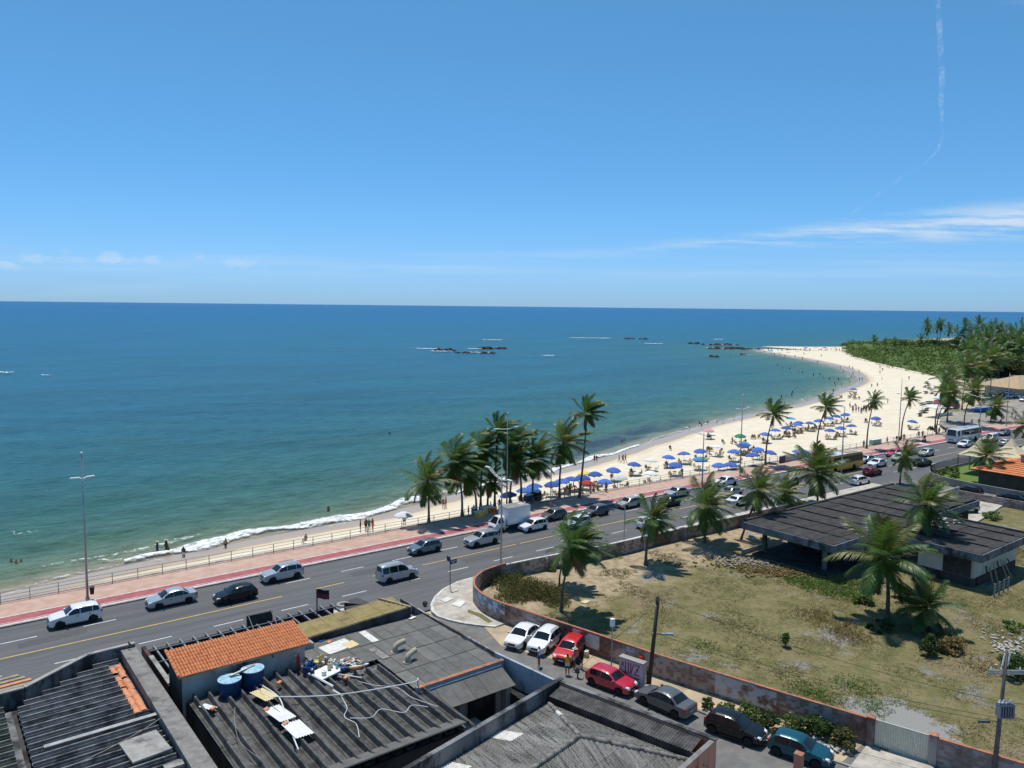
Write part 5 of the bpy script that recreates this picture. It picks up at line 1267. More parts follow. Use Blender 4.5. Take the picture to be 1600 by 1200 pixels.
def cloud_obj(name, v, n, mat, parent=None, local=True):
    me = bpy.data.meshes.new(name); me.vertices.add(len(v)); me.vertices.foreach_set('co', v.astype(np.float32).ravel())
    me.loops.add(4*n); me.polygons.add(n); me.loops.foreach_set('vertex_index', np.arange(4*n, dtype=np.int32)); me.polygons.foreach_set('loop_start', np.arange(n, dtype=np.int32)*4)
    me.update(calc_edges=True); me.materials.append(mat)
    return link(name, me, parent)
def bush(loc, rx, h, n, size, mat, label, seed, name='shrub', cat='shrub', group=None, stem=.05, up0_=.15):
    t = empty(name, (loc[0], loc[1], loc[2] if len(loc) > 2 else .08), 0, label, cat, group); r = random.Random(seed); cl = []
    for i in range(9+int(rx*4)):
        a = r.uniform(0, 6.28); q = rx*sqrt(r.random())*.8; z = h*(up0_+(.85-up0_)*r.random()); k = rx*r.uniform(.25,.48)
        cl.append((q*cos(a), q*sin(a), z*(1-.35*q/rx), min(k, h*.3)))
    v, m_ = leaf_cloud(n, cl, size, seed); cloud_obj('foliage', v, m_, mat, t)
    mb = MB()
    for c in cl[:6]: mb.tube([(0,0,-.1),(c[0]*.4,c[1]*.4,c[2]*.55),(c[0],c[1],c[2])], [stem,stem*.7,stem*.3], 5)
    mb.build('stems', m_bark, t, local=True); return t
# shrubs along the side-street wall
bush((*(43.3, 33.2),.05), .5, .9, 260, .22, m_leaf, 'first small dark shrub against the brick wall behind the grey sedan', 1)
bush((*(44.1, 32.2),.05), .55, .9, 300, .20, m_leaf_l, 'second light green shrub against the brick wall', 2)
bush((*(44.2, 30.4),.05), .95, 1.4, 900, .20, m_leaf_l, 'large light green shrub by the wall above the black hatchback', 3)
bush((*(44.3, 29.1),.05), .9, 1.3, 800, .20, m_leaf, 'dark leafy shrub beside the large light shrub', 4)
bush((*(45.8, 28.0),.05), .8, 1.1, 700, .20, m_leaf_l, 'yellow-green shrub above the teal hatchback', 5)
bush((*(46.3, 26.7),.05), 1.0, 1.5, 1000, .30, m_leaf, 'spiky dark shrub by the wall right of the teal hatchback', 6)
bush((*(46.7, 25.0),.05), 1.1, 1.2, 1100, .26, m_leaf_o, 'drooping olive shrub at the end of the brick wall before the gate', 7)
bush((*(42.7, 27.6),.03), .7, .35, 350, .12, m_leaf_o, 'low grey weeds at the kerb in front of the teal hatchback', 8)
# plants inside the lot
bush((*(56.7, 35.8),.1), .42, 1.5, 260, .28, m_leaf, 'small lone green sapling standing in the grey patch of the lot', 9, 'sapling', 'sapling', up0_=.4)
bush((*(64.8, 27.9),.1), .75, 2.1, 900, .26, m_leaf, 'tall grey-green bush below the low palm in the lot', 10, 'bush', 'bush')
bush((*(67.0, 27.3),.1), 1.3, 1.2, 900, .30, m_leaf_b, 'brown dried bush right of the grey-green bush', 11, 'bush', 'bush')
bush((*(66.4, 21.9),.1), 1.7, 2.2, 1800, .26, m_leaf, 'dark bush at right edge beside the transformer pole', 12, 'bush', 'bush')
bush((*(76.5, 25.6),.1), 1.6, .8, 1200, .2, m_leaf_s, 'low green bush at right edge above the rubble', 13, 'bush', 'bush')
bush((*(115.2, 42.5),.1), 1.5, 1.1, 900, .24, m_leaf_s, 'round green bush in the yard behind the derelict block', 14, 'bush', 'bush')
bush((*(75.3, 34.9),.1), 1.5, 1.5, 1500, .26, m_leaf, 'dark undergrowth bush at the foot of the large bright palm', 15, 'bush', 'bush')
bush((*(71.2, 36.9),.1), 1.2, 1.0, 1000, .24, m_leaf_l, 'bright green bush left of the large palm foot', 16, 'bush', 'bush')
bush((*(66.7, 32.8),.1), 1.6, .7, 1100, .22, m_leaf, 'dark low bush in the shade under the large bright palm', 26, 'bush', 'bush')
for i, (u, w_) in enumerate([((135.6,58.6),.9),((137.8,59.9),1.0),((140.5,60.2),1.1),((134.4,56.2),.8),((143.5,60.0),1.2),((139,57.8),1.0)]):
    bush((*u,.12), w_, 1.1, 600, .24, m_leaf_s if i % 2 else m_leaf_l, 'clipped shrub inside the garden wall, %s from the wall corner' % ['nearest','second','third','left of nearest','farthest','inner one'][i], 30+i, group='shrubs inside the garden wall')
bush((*(190.5, 84.9),.0), 1.0, 1.0, 400, .3, m_leaf_o, 'small dry bush on the sand by the leaning palms', 40)
bush((*(53.2, 61.6),.1), .7, .6, 350, .2, m_leaf_s, 'small pale bush by the dark inner wall left of the twin palm', 41)
# creeper carpet and tall weeds: countless, so one mass each
def patch_cloud(name, cells, n, size, mat, seed, label, cat='plants'):
    """sprigs: leaves strung along thousands of leaning stems, thicker towards each patch centre"""
    g = np.random.default_rng(seed); per = 9; ns = n//per; w_ = np.array([c[2]**2 for c in cells]); ci = g.choice(len(cells), ns, p=w_/w_.sum()); c = np.array(cells)[ci]
    a = g.uniform(0, 6.28, ns); q = c[:,2]*1.15*g.uniform(0, 1, ns)**.7; bx, by = c[:,0]+q*np.cos(a), c[:,1]+q*np.sin(a)
    h = c[:,3]*g.uniform(.25, 1.1, ns)*(1-.45*q/(c[:,2]*1.15)); lx, ly = g.normal(0, .3, ns)*h, g.normal(0, .3, ns)*h
    t = g.uniform(.1, 1, (ns, per)); jit = g.normal(0, .07, (ns, per, 3))
    p = np.stack([bx[:,None]+lx[:,None]*t, by[:,None]+ly[:,None]*t, .08+h[:,None]*t], 2)+jit; p = p.reshape(-1,3); m_ = len(p)
    u_ = g.normal(size=(m_,3)); u_[:,2] = np.abs(u_[:,2])*.6+.2; u_ /= np.linalg.norm(u_, axis=1)[:,None]; v_ = np.cross(u_, g.normal(size=(m_,3))); v_ /= np.linalg.norm(v_, axis=1)[:,None]
    s_ = size*g.uniform(.5, 1.2, m_)[:,None]
    v = np.stack([p-u_*s_*.5, p+v_*s_*.25, p+u_*s_*.5, p-v_*s_*.25], 1).reshape(-1,3)
    tag(cloud_obj(name, v, m_, mat), label, cat, kind='stuff')
patch_cloud('creeper', [(*(72.1, 43.3),2.0,.3),(*(71.9, 41.2),2.0,.35),(*(72.1, 39.3),2.0,.4),(*(72.4, 44.8),1.5,.2),(*(75.2, 40.4),1.5,.4)], 16000, .15, m_leaf_l, 50, 'bright green creeper spreading at the edge of the derelict block')
patch_cloud('tall_weeds', [(*(46.7, 62.7),1.5,1.3),(*(46.9, 60.3),1.8,1.4),(*(47.3, 57.8),2.0,1.5),(*(48.1, 56.3),1.6,1.5),(*(44.8, 57.6),1.5,1.0),(*(47.5, 54.2),1.2,1.0)], 20000, .17, m_leaf_o, 51, 'tall mixed weeds behind the curved brick wall')
patch_cloud('dry_weeds', [(*(48.1, 57.2),1.8,1.7),(*(48.3, 55.6),1.5,1.5),(*(47.5, 59.0),1.4,1.3),(*(64.6, 37.9),1.6,.6),(*(63.6, 35.1),1.8,.7),(*(62.8, 33.2),1.4,.5),(*(68.6, 28.1),1.6,.7)], 11000, .13, m_leaf_b, 52, 'brown dry weeds among the grass of the lot')
patch_cloud('green_weeds', [(*(48.9, 61.8),1.2,.8),(*(62.0, 60.8),.7,.5),(*(50.9, 30.2),1.6,.4),(*(54.7, 28.7),1.6,.45),(*(51.1, 28.9),1.3,.4),(*(52.6, 26.1),1.2,.5),(*(51.4, 40.0),1.2,.25)], 6500, .14, m_leaf_s, 53, 'scattered green weed tufts inside the side-street wall')
# grass blades over the lot
def grass():
    g = np.random.default_rng(8); P = []
    lotp = LOT
    while len(P) < 42000:
        x, y = g.uniform(41, 112), g.uniform(8, 60)
        dn = mnoise.noise(Vector((x*.22, y*.22, 7)))+.5*mnoise.noise(Vector((x*.7, y*.7, 2)))
        if dn < -.12 or not inside((x, y), lotp): continue
        if 74 < x < 108.5 and y > 41.5 or 83.5 < x < 96.2 and y > 31: continue
        if y > 51.5+3*mnoise.noise(Vector((x*.2, y*.2, 1))) and dn < .3: continue
        if (x-51.5)**2+(y-24)**2 < 9: continue
        P.append((x, y, lot_z(x, y)-.03, .06+.13*max(0, dn)+.04*g.uniform()))
    P = np.array(P); n = len(P); nb = 3
    v = np.zeros((n, nb, 3, 3))
    for k in range(nb):
        a = g.uniform(0, 6.28, n); w_ = g.uniform(.015, .035, n)+.02; h = P[:,3]*g.uniform(.6, 1.3, n); ln = g.uniform(.05, .2, n)
        bx, by = P[:,0]+g.uniform(-.12,.12,n), P[:,1]+g.uniform(-.12,.12,n)
        v[:,k,0] = np.stack([bx-np.sin(a)*w_, by+np.cos(a)*w_, P[:,2]], 1); v[:,k,1] = np.stack([bx+np.sin(a)*w_, by-np.cos(a)*w_, P[:,2]], 1)
        v[:,k,2] = np.stack([bx+np.cos(a)*ln+WIND.x*.08, by+np.sin(a)*ln+WIND.y*.08, P[:,2]+h], 1)
    v = v.reshape(-1,3); m = n*nb
    me = bpy.data.meshes.new('grass'); me.vertices.add(3*m); me.vertices.foreach_set('co', v.astype(np.float32).ravel())
    me.loops.add(3*m); me.polygons.add(m); me.loops.foreach_set('vertex_index', np.arange(3*m, dtype=np.int32)); me.polygons.foreach_set('loop_start', np.arange(m, dtype=np.int32)*3)
    me.update(calc_edges=True); me.materials.append(leaf_mat('grass_blade', (.15,.145,.06), (.27,.23,.125), .8, .15, .3, (.24,.21,.09)))
    tag(link('grass', me), 'short dry olive grass of the vacant lot', 'grass', kind='stuff')
grass()

# ---- headland: scrub-covered dune, beach-almond trees, dense wood
def dune_z(x, y):
    # ridge behind the scrub edge
    P = [(483,270),(439,238),(393,197),(362,167),(345,152)]; d = 1e9
    for a, b in zip(P, P[1:]):
        ax, ay = b[0]-a[0], b[1]-a[1]; t = max(0, min(1, ((x-a[0])*ax+(y-a[1])*ay)/(ax*ax+ay*ay))); d = min(d, sqrt((x-a[0]-ax*t)**2+(y-a[1]-ay*t)**2))
    nrm = (x-393)*.66-(y-197)*.75                 # inland side positive
    return max(0, min(1, d/26.))*(4.2+2.4*mnoise.noise(Vector((x*.035, y*.035, 0)))+1.7*mnoise.noise(Vector((x*.09, y*.09, 5))))
DUNE = [(348,154),(362,168),(393,198),(439,239),(470,262),(486,272),(510,290),(545,300),(600,300),(640,270),(600,200),(520,150),(440,120),(380,125)]
mb = MB(); idx = {}; st_ = 4.0
for i in range(76):
    for j in range(50):
        x, y = 344+i*st_, 116+j*st_; idx[i,j] = len(mb.v); mb.v.append((x, y, dune_z(x, y)-.3))
for i in range(75):
    for j in range(49):
        if inside((344+(i+.5)*st_, 116+(j+.5)*st_), DUNE): mb.f.append((idx[i,j],idx[i+1,j],idx[i+1,j+1],idx[i,j+1])); mb.m.append(0)
m_dune = M('scrub_floor', (.05,.09,.018), (.10,.14,.035), .12, rough=.95, c3=(.16,.15,.07), s3=.05, lo3=.6, hi3=.7)
struct(mb.build('dune', m_dune, smooth=True))
g = np.random.default_rng(3); cl = []
while len(cl) < 2600:
    x, y = g.uniform(344, 640), g.uniform(118, 305)
    if not inside((x, y), DUNE): continue
    cl.append((x, y, dune_z(x, y)+.25+.5*max(0, mnoise.noise(Vector((x*.12, y*.12, 9)))), g.uniform(.9,1.9)))
v, m_ = leaf_cloud(52000, cl, 1.0, 77); o = cloud_obj('dune_scrub', v, m_, m_leaf_s); tag(o, 'low green scrub covering the dune behind the beach', 'scrub', kind='stuff')
def tree(loc, h, r, n, size, mat, label, seed, group=None, z0=0):
    t = empty('leafy_tree', (loc[0], loc[1], z0), 0, label, 'tree', group); q = random.Random(seed); cl = []
    for i in range(16):
        a = q.uniform(0, 6.28); d = r*sqrt(q.random())*.85; cl.append((d*cos(a), d*sin(a), h*(.45+.5*q.random())*(1-.25*d/r), r*q.uniform(.25,.42)))
    v, m_ = leaf_cloud(n, cl, size, seed); cloud_obj('crown', v, m_, mat, t)
    mb = MB().tube([(0,0,-1),(0,0,h*.3),(.2,.1,h*.6)], [r*.07,r*.055,r*.03], 6)
    for c in cl[:5]: mb.tube([(0,0,h*.3),(c[0]*.6,c[1]*.6,c[2]*.8)], [r*.035,r*.015], 5)
    mb.build('trunk', m_bark, t, local=True)
m_leaf_d = leaf_mat('dark_leaf', (.022,.045,.014), (.048,.075,.024), .55, .3, .12)
TR = [((516.5, 277.2),5,7,'rounded beach-almond tree at left tip of the scrub'),((513.7, 270.3),6,7,'beach-almond tree under the left grove palm'),((532.9, 268.8),6.5,7.5,'beach-almond tree in the middle of the tip grove'),((541.6, 264.3),6.5,7.5,'beach-almond tree at right of the tip grove'),((549.1, 260.5),4.5,6,'low dark tree right of the tip grove'),((535.9, 247.9),5,6,'low dark tree under the short skyline palm'),
      ((550.4, 246.2),9,9,'broad dark tree below the skyline palm cluster'),((557.0, 242.9),9,9,'broad dark tree right of the skyline palm cluster'),((545.4, 231.8),8,8,'dark tree under the lone skyline palm')]
for i, (p, h, r, lab) in enumerate(TR): tree(p, h, r, 1500, .95, m_leaf_d, lab, 100+i, 'dark trees on the headland')
for i, (p, h, r) in enumerate([((488.6, 202.2),13,11),((494.9, 198.8),14,12),((501.6, 195.2),14,12),((501.1, 188.9),14,12),((500.7, 182.7),13,12),((507.2, 179.1),14,13),((382.7, 138.8),9,8),((372.0, 130.0),9,8)]):
    tree(p, h, r, 2300, .95, m_leaf_d if i % 3 else m_leaf, 'dark leafy tree packed in the %s row of the grove at upper right' % ('back' if i < 6 else 'front'), 120+i, 'leafy trees of the %s row in the grove' % ('back' if i < 6 else 'front'))
# ------------------------------------------------------------------ vehicles
m_glass = M('tinted_glass', (.012,.014,.016), rough=.06, spec=.7)
m_tyre = M('tyre', (.018,.018,.018), rough=.85)
m_rim = M('alloy_rim', (.52,.53,.54), rough=.4, spec=.5, metal=.15)
m_hcap = M('dark_rim', (.10,.10,.105), rough=.5, metal=.4)
m_hl = M('headlamp', (.72,.74,.76), rough=.12, spec=.7)
m_tl = M('tail_lamp', (.42,.012,.012), rough=.15, spec=.6)
m_trim = M('black_trim', (.025,.025,.026), rough=.6)
m_plate = M('number_plate', (.55,.56,.56), rough=.5)
def paint(name, c, metal=.0, rough=.32): return M('car_paint_'+name, c, rough=rough, spec=.5 if max(c) > .2 else .25, metal=metal, coat=.8 if max(c) > .2 else .3)
PAINT = {'white': paint('white', (.80,.80,.80)), 'silver': paint('silver', (.46,.48,.50), .35), 'grey': paint('grey', (.13,.14,.15), .3), 'black': paint('black', (.010,.010,.012)), 'red': paint('red', (.55,.012,.015)), 'darkred': paint('dark_red', (.20,.012,.03)), 'crimson': paint('crimson', (.50,.02,.05)),
         'teal': paint('teal', (.012,.085,.12), .2), 'slate': paint('slate', (.16,.20,.215), .3), 'navy': paint('navy', (.010,.014,.03)), 'beige': paint('beige', (.50,.47,.42), .3), 'bus': paint('bus_white', (.66,.69,.71)), 'yellow': paint('yellow', (.75,.40,.02)), 'box': paint('box_white', (.70,.72,.72), rough=.5)}
TYPES = {  # L, W, belt, wheel r, axles (from rear), top profile (fraction from rear, z), side windows, windscreen, rear window, taper
 'hatch': dict(L=3.85, W=1.66, belt=.90, r=.30, ax=(.62,3.05), top=[(0,.55),(.008,.88),(.03,1.0),(.115,1.38),(.2,1.46),(.36,1.485),(.50,1.45),(.56,1.38),(.725,.95),(.80,.905),(.93,.80),(.975,.68),(1,.50)], win=[(.10,.22),(.235,.44),(.455,.70)], ws=(.572,.712), rw=(.035,.105), doors=[(.235,.445),(.455,.70)]),
 'hatch3': dict(L=3.75, W=1.63, belt=.88, r=.29, ax=(.60,2.98), top=[(0,.55),(.008,.86),(.03,.98),(.12,1.33),(.2,1.40),(.36,1.42),(.50,1.39),(.56,1.32),(.72,.93),(.80,.89),(.93,.79),(.975,.66),(1,.48)], win=[(.12,.36),(.38,.69)], ws=(.572,.708), rw=(.035,.108), doors=[(.37,.69)]),
 'sedan': dict(L=4.35, W=1.70, belt=.92, r=.31, ax=(.85,3.45), top=[(0,.55),(.008,.88),(.03,.97),(.14,.99),(.165,1.0),(.28,1.36),(.36,1.45),(.46,1.47),(.54,1.44),(.59,1.37),(.74,.95),(.81,.91),(.93,.80),(.975,.67),(1,.48)], win=[(.205,.30),(.31,.49),(.50,.715)], ws=(.602,.732), rw=(.172,.272), doors=[(.31,.49),(.50,.715)]),
 'suv': dict(L=4.30, W=1.78, belt=1.04, r=.345, ax=(.82,3.45), top=[(0,.65),(.006,1.0),(.025,1.12),(.085,1.52),(.16,1.62),(.35,1.66),(.50,1.63),(.56,1.55),(.70,1.10),(.78,1.06),(.93,.95),(.978,.82),(1,.55)], win=[(.075,.19),(.205,.42),(.435,.68)], ws=(.57,.69), rw=(.03,.078), doors=[(.205,.425),(.435,.68)]),
 'van': dict(L=4.25, W=1.72, belt=1.02, r=.31, ax=(.80,3.40), top=[(0,.60),(.004,1.0),(.010,1.2),(.022,1.72),(.06,1.82),(.3,1.85),(.52,1.83),(.60,1.74),(.735,1.12),(.80,1.04),(.93,.88),(.978,.70),(1,.50)], win=[(.035,.19),(.21,.42),(.44,.71)], ws=(.61,.728), rw=(.0105,.0215), doors=[(.21,.425),(.44,.71)]),
 'bus': dict(L=11.2, W=2.5, belt=1.45, r=.48, ax=(2.9,8.6), top=[(0,.5),(.002,1.1),(.004,1.5),(.010,2.75),(.02,3.0),(.05,3.08),(.95,3.08),(.978,2.98),(.990,2.6),(.997,1.5),(.999,1.1),(1,.5)], win=[(.03,.12),(.125,.22),(.225,.32),(.325,.42),(.425,.52),(.525,.62),(.625,.72),(.725,.82),(.885,.955)], ws=(.9805,.9962), rw=(.0045,.0125), doors=[(.83,.88)]),
 'cab': dict(L=1.75, W=1.72, belt=1.15, r=.33, ax=(.72,), top=[(0,.6),(.004,1.3),(.01,1.85),(.06,1.96),(.42,1.98),(.55,1.92),(.86,1.12),(.93,.98),(.98,.8),(1,.55)], win=[(.22,.80)], ws=(.565,.85), rw=(.0101,.0102), doors=[(.20,.80)]),
}
def car_section(T):
    L_, W_, belt = T['L'], T['W'], T['belt']; zb0 = .24 if L_ < 6 else .34
    tp = T['top']; bus = L_ > 6
    def top(f):
        for (a, za), (b, zb) in zip(tp, tp[1:]):
            if a <= f <= b: return za+(zb-za)*(f-a)/(b-a)
        return tp[-1][1]
    def sec(f):
        x = (f-.5)*L_; zt = top(f); e = abs(2*f-1); w_ = W_/2*(1-(.13 if not bus else .03)*e**5)
        zb = zb0+.10*max(0, e-.9)/.1
        for a in T['ax']:
            dx = abs(x+L_/2-a); R = T['r']*1.16
            if dx < R: zb = max(zb, T['r']+sqrt(R*R-dx*dx))
        b = min(belt, zt-.015); zb = min(zb, b-.05); g = max(0, zt-b); sl = .30 if not bus else .03
        wt = w_*.97-g*sl
        lo = min(zb+.18, b-.03)
        rc = .11 if not bus else .22
        pts = [(0,zb),(w_*.9,zb),(w_,max(lo, zb+.01)),(w_,max(lo+.02,b*.72)),(w_*.975,b),(wt,b+g*.87),(wt-rc*min(1,g*4+.35),b+g*.985),(wt*.45,zt+.02),(0,zt+.028)]
        return x, pts
    return sec, top
def patch(T, f0, f1, i0, i1, v0, v1, nf, off, side, mirror=False):
    """grid on the body skin between section points i0 and i1 (v0..v1 of the way), pushed out by off"""
    sec, top = car_section(T); mb = MB(); g = []
    for a in range(nf+1):
        f = f0+(f1-f0)*a/nf; x, p = sec(f); row = []
        for v in (v0, (v0+v1)/2, v1):
            if i1-i0 == 1: y = p[i0][0]+(p[i1][0]-p[i0][0])*v; z = p[i0][1]+(p[i1][1]-p[i0][1])*v
            row.append(Vector((x, side*y, z)))
        g.append(row)
    vs = []
    for a in range(nf+1):
        for c in range(3):
            da = g[min(nf,a+1)][c]-g[max(0,a-1)][c]; db = g[a][2]-g[a][0]
            n = da.cross(db); n = n.normalized() if n.length > 1e-6 else Vector((0,side,0))
            if n.y*side < 0: n = -n
            vs.append(g[a][c]+n*off)
    return mb.add(vs, [(a*3+c, (a+1)*3+c, (a+1)*3+c+1, a*3+c+1) if side > 0 else (a*3+c+1, (a+1)*3+c+1, (a+1)*3+c, a*3+c) for a in range(nf) for c in range(2)])
def screen(T, f0, f1, off, back):
    sec, top = car_section(T); g = []; nf = 5
    for a in range(nf+1):
        x, p = sec(f0+(f1-f0)*a/nf); q = p[6]; m_ = p[7]; e = p[8]
        k = .93
        g.append([Vector((x,-q[0]*k-.02,q[1])),Vector((x,-m_[0],m_[1])),Vector((x,0,e[1])),Vector((x,m_[0],m_[1])),Vector((x,q[0]*k+.02,q[1]))])
    d = (g[-1][2]-g[0][2]); n = Vector((-d.z,0,d.x)).normalized()
    if n.z < 0 or (abs(n.z) < .05 and (n.x > 0) == back): n = -n
    vs = [p+n*off for r in g for p in r]
    return MB().add(vs, [(a*5+c+1,(a+1)*5+c+1,(a+1)*5+c,a*5+c) for a in range(nf) for c in range(4)])
wheel_cache = {}
def wheel_meshes(r, wd_=.19):
    if r not in wheel_cache:
        ty = MB().lathe([(r*.62,-wd_/2),(r*.94,-wd_/2),(r,-wd_*.32),(r,wd_*.32),(r*.94,wd_/2),(r*.62,wd_/2)], 20, axis='y').mesh('wheel', [m_tyre], True, 40)
        rm = MB().lathe([(r*.64,wd_*.28),(r*.64,wd_*.46),(r*.56,wd_*.42),(r*.5,wd_*.30),(0,wd_*.30)], 20, axis='y')
        for k in range(5):
            a = 2*pi*k/5; d = Vector((cos(a),0,sin(a))); s_ = Vector((-sin(a),0,cos(a)))
            rm.obox(d*r*.32+Vector((0,wd_*.36,0)), d*r*.26, s_*r*.085, Vector((0,.02,0)))
        wheel_cache[r] = (ty, rm.mesh('rim', [m_rim], False))
    return wheel_cache[r]
PROTO = {}
def car_proto(kind, rails=False):
    key = (kind, rails)
    if key in PROTO: return PROTO[key]
    T = TYPES[kind]; L_, W_ = T['L'], T['W']; sec, top = car_section(T); P = []
    fs = sorted(set([f for f, _ in T['top']]+[i/26 for i in range(27)]+[(a+d*T['r']*1.16)/L_ for a in T['ax'] for d in (-1,-.97,-.8,-.5,-.2,.2,.5,.8,.97,1)]))
    fs = [f for f in fs if 0 <= f <= 1]
    mb = MB(); n = None
    for f in fs:
        x, p = sec(f); ring = [(x,y,z) for y,z in p]+[(x,-y,z) for y,z in p[-2:0:-1]]
        n = len(ring); mb.v += ring
    for a in range(len(fs)-1):
        for c in range(n): mb.f.append((a*n+c, a*n+(c+1)%n, (a+1)*n+(c+1)%n, (a+1)*n+c)[::-1]); mb.m.append(0)
    mb.f += [tuple(range(n)), tuple(range((len(fs)-1)*n, len(fs)*n))[::-1]]; mb.m += [0,0]
    me = mb.mesh('body', [], True, 38); me.flip_normals() if sum((p.center-Vector((0,0,.8))).dot(p.normal)*p.area for p in me.polygons) < 0 else None
    P.append(('body', me, 'P', (0,0,0), []))
    for (a, b) in T['win']:
        for s in (-1, 1): P.append(('window', patch(T, a, b, 4, 5, .10, .93, 6, .012, s).mesh('window', [m_glass], True), None, (0,0,0), []))
    P.append(('windscreen', screen(T, *T['ws'], .012, False).mesh('windscreen', [m_glass], True), None, (0,0,0), []))
    if kind != 'cab': P.append(('rear_window', screen(T, *T['rw'], .012, True).mesh('rear_window', [m_glass], True), None, (0,0,0), []))
    for (a, b) in T['doors']:
        for s in (-1, 1):
            x = ((b-a)*.2+a-.5)*L_; hz = T['belt']-.13
            hd = MB().obox((x, s*(W_/2+.012), hz), (.09,0,0), (0,.018,0), (0,0,.018)).mesh('handle', [m_trim])
            P.append(('door', patch(T, a+.004, b-.004, 2, 4-1, .0, 1., 5, .008, s).mesh('door', [], True), 'P', (0,0,0), [('handle', hd)]))
    sx, p = sec(.985); hl = .74 if kind not in ('bus','suv','cab') else .86
    zc = {'bus': .95, 'suv': .84, 'van': .80, 'cab': .85}.get(kind, .70)
    for s in (-1, 1):
        x0 = L_/2-.13 if kind != 'bus' else L_/2-.02
        P.append(('headlight', MB().obox((x0-.045, s*W_*.365, zc+.01), (.14,s*-.07,-.035), (.02,.12,0), (-.03,0,.058)).mesh('headlight', [m_hl]), None, (0,0,0), []))
        if kind != 'cab': P.append(('taillight', MB().obox((-L_/2+.085, s*W_*.40, zc+.14), (.075,s*.045,0), (0,.075,0), (0,0,.11)).mesh('taillight', [m_tl]), None, (0,0,0), []))
        mx = (T['ws'][1]-.5)*L_-.12
        P.append(('wing_mirror', MB().obox((mx if kind != 'bus' else L_/2-.1, s*(W_/2+.07), T['belt']+.09+(.9 if kind == 'bus' else 0)), (.07,0,0), (0,.09,0), (0,0,.07 if kind != 'bus' else .2)).mesh('wing_mirror', []), 'P' if kind != 'bus' else m_trim, (0,0,0), []))
    P.append(('grille', MB().obox((L_/2-.035, 0, zc-.12), (.05,0,0), (0,W_*.20,0), (0,0,.07)).mesh('grille', [m_trim]), None, (0,0,0), []))
    P.append(('lower_grille', MB().obox((L_/2-.03, 0, .36), (.05,0,0), (0,W_*.30,0), (0,0,.055)).mesh('lower_grille', [m_trim]), None, (0,0,0), []))
    P.append(('plate', MB().obox((L_/2+.012, 0, .45), (.012,0,0), (0,.2,0), (0,0,.06)).mesh('plate', [m_plate]), None, (0,0,0), []))
    if kind != 'cab': P.append(('plate', MB().obox((-L_/2-.008, 0, zc-.05), (.012,0,0), (0,.2,0), (0,0,.06)).mesh('plate', [m_plate]), None, (0,0,0), []))
    for s in (-1, 1): P.append(('sill', MB().obox((0, s*(W_/2-.03), .25 if kind != 'bus' else .36), (L_*.2,0,0), (0,.05,0), (0,0,.05)).mesh('sill', [m_trim]), None, (0,0,0), []))
    if rails:
        for s in (-1, 1):
            z = max(z for _, z in T['top']); P.append(('roof_rail', MB().tube([(-L_*.36,s*W_*.33,z-.02),(-L_*.33,s*W_*.33,z+.06),(L_*.0,s*W_*.33,z+.07),(L_*.03,s*W_*.33,z-.01)], .022, 5).mesh('roof_rail', [m_trim]), None, (0,0,0), []))
    ty, rm = wheel_meshes(T['r'], .2 if L_ < 6 else .3)
    for a in T['ax']:
        for s in (-1, 1): P.append(('wheel', ty, ('W', s), (a-L_/2, s*(W_/2-.11), T['r']), [('rim', rm)]))
    PROTO[key] = P; return P
def car(kind, color, loc, rz, label, group=None, cat='car', rails=False, name='parked_car', z=0., scale=1., roof=None):
    t = empty(name, (loc[0], loc[1], z), rz, label, cat, group); t.scale = (scale,)*3
    for (nm, me, mt, lo, subs) in car_proto(kind, rails):
        o = bpy.data.objects.new(nm, me); COL.objects.link(o); o.parent = t; o.location = lo
        if mt == 'P' or (mt is not None and not isinstance(mt, (str, tuple))):
            pm_ = PAINT[color] if mt == 'P' else mt
            if not me.materials: me.materials.append(pm_)
            o.material_slots[0].link = 'OBJECT'; o.material_slots[0].material = pm_
        if isinstance(mt, tuple) and mt[1] < 0: o.rotation_euler = (0,0,pi)
        for (sn, sm) in subs: q = link(sn, sm, o)
    return t
WESTW, EASTW = pi, 0.
def lane(s, t): return (s, t+offs(s))
GT = 'cars driving on the avenue'
def drive(kind, color, s, t, d, label, **k): return car(kind, color, (s, t), d-.035*(s > 90), label, GT, name='moving_car', **k)
drive('suv','white',10.6,75.9,WESTW,'white compact SUV at far left of the avenue', scale=.97)
drive('sedan','silver',18.5,75.5,WESTW,'silver sedan between white SUV and black hatchback')
drive('hatch','black',23.6,73.0,WESTW,'black hatchback at left by the centre line')
drive('suv','silver',29.3,76.0,WESTW,'silver SUV with dark roof rails behind the black hatchback', rails=True, scale=.97)
drive('van','silver',38.8,69.1,EASTW,'pale silver people carrier with roof rails heading right', rails=True)
drive('hatch','slate',45.7,75.1,WESTW,'slate blue hatchback right of the people carrier')
drive('suv','silver',52.7,73.7,WESTW,'silver SUV with roof rails left of the lamp post before the truck', rails=True)
drive('hatch','white',61.5,74.9,WESTW,'white hatchback alongside the white box truck')
drive('hatch','grey',66.8,77.2,WESTW,'dark grey hatchback directly behind the box truck', scale=.97)
drive('hatch','grey',72.7,75.3,WESTW,'dark grey hatchback two places behind the box truck')
drive('hatch','white',66.9,72.6,WESTW,'white hatchback half hidden by the wind-blown palm')
drive('hatch','beige',79.6,75.9,WESTW,'beige hatchback beside the curved lamp post')
drive('hatch','white',74.4,67.2,EASTW,'white hatchback in the near lane behind the drooping palm')
drive('sedan','silver',90.3,76.2,WESTW,'silver sedan just left of the broad palm crown')
drive('hatch','black',84.8,73.1,WESTW,'black hatchback hidden behind palm tops in mid avenue')
drive('sedan','white',102.4,76.6,WESTW,'white sedan near the cycle lane right of the broad palm')
drive('sedan','silver',97.0,71.6,WESTW,'pale silver sedan behind the broad palm crown')
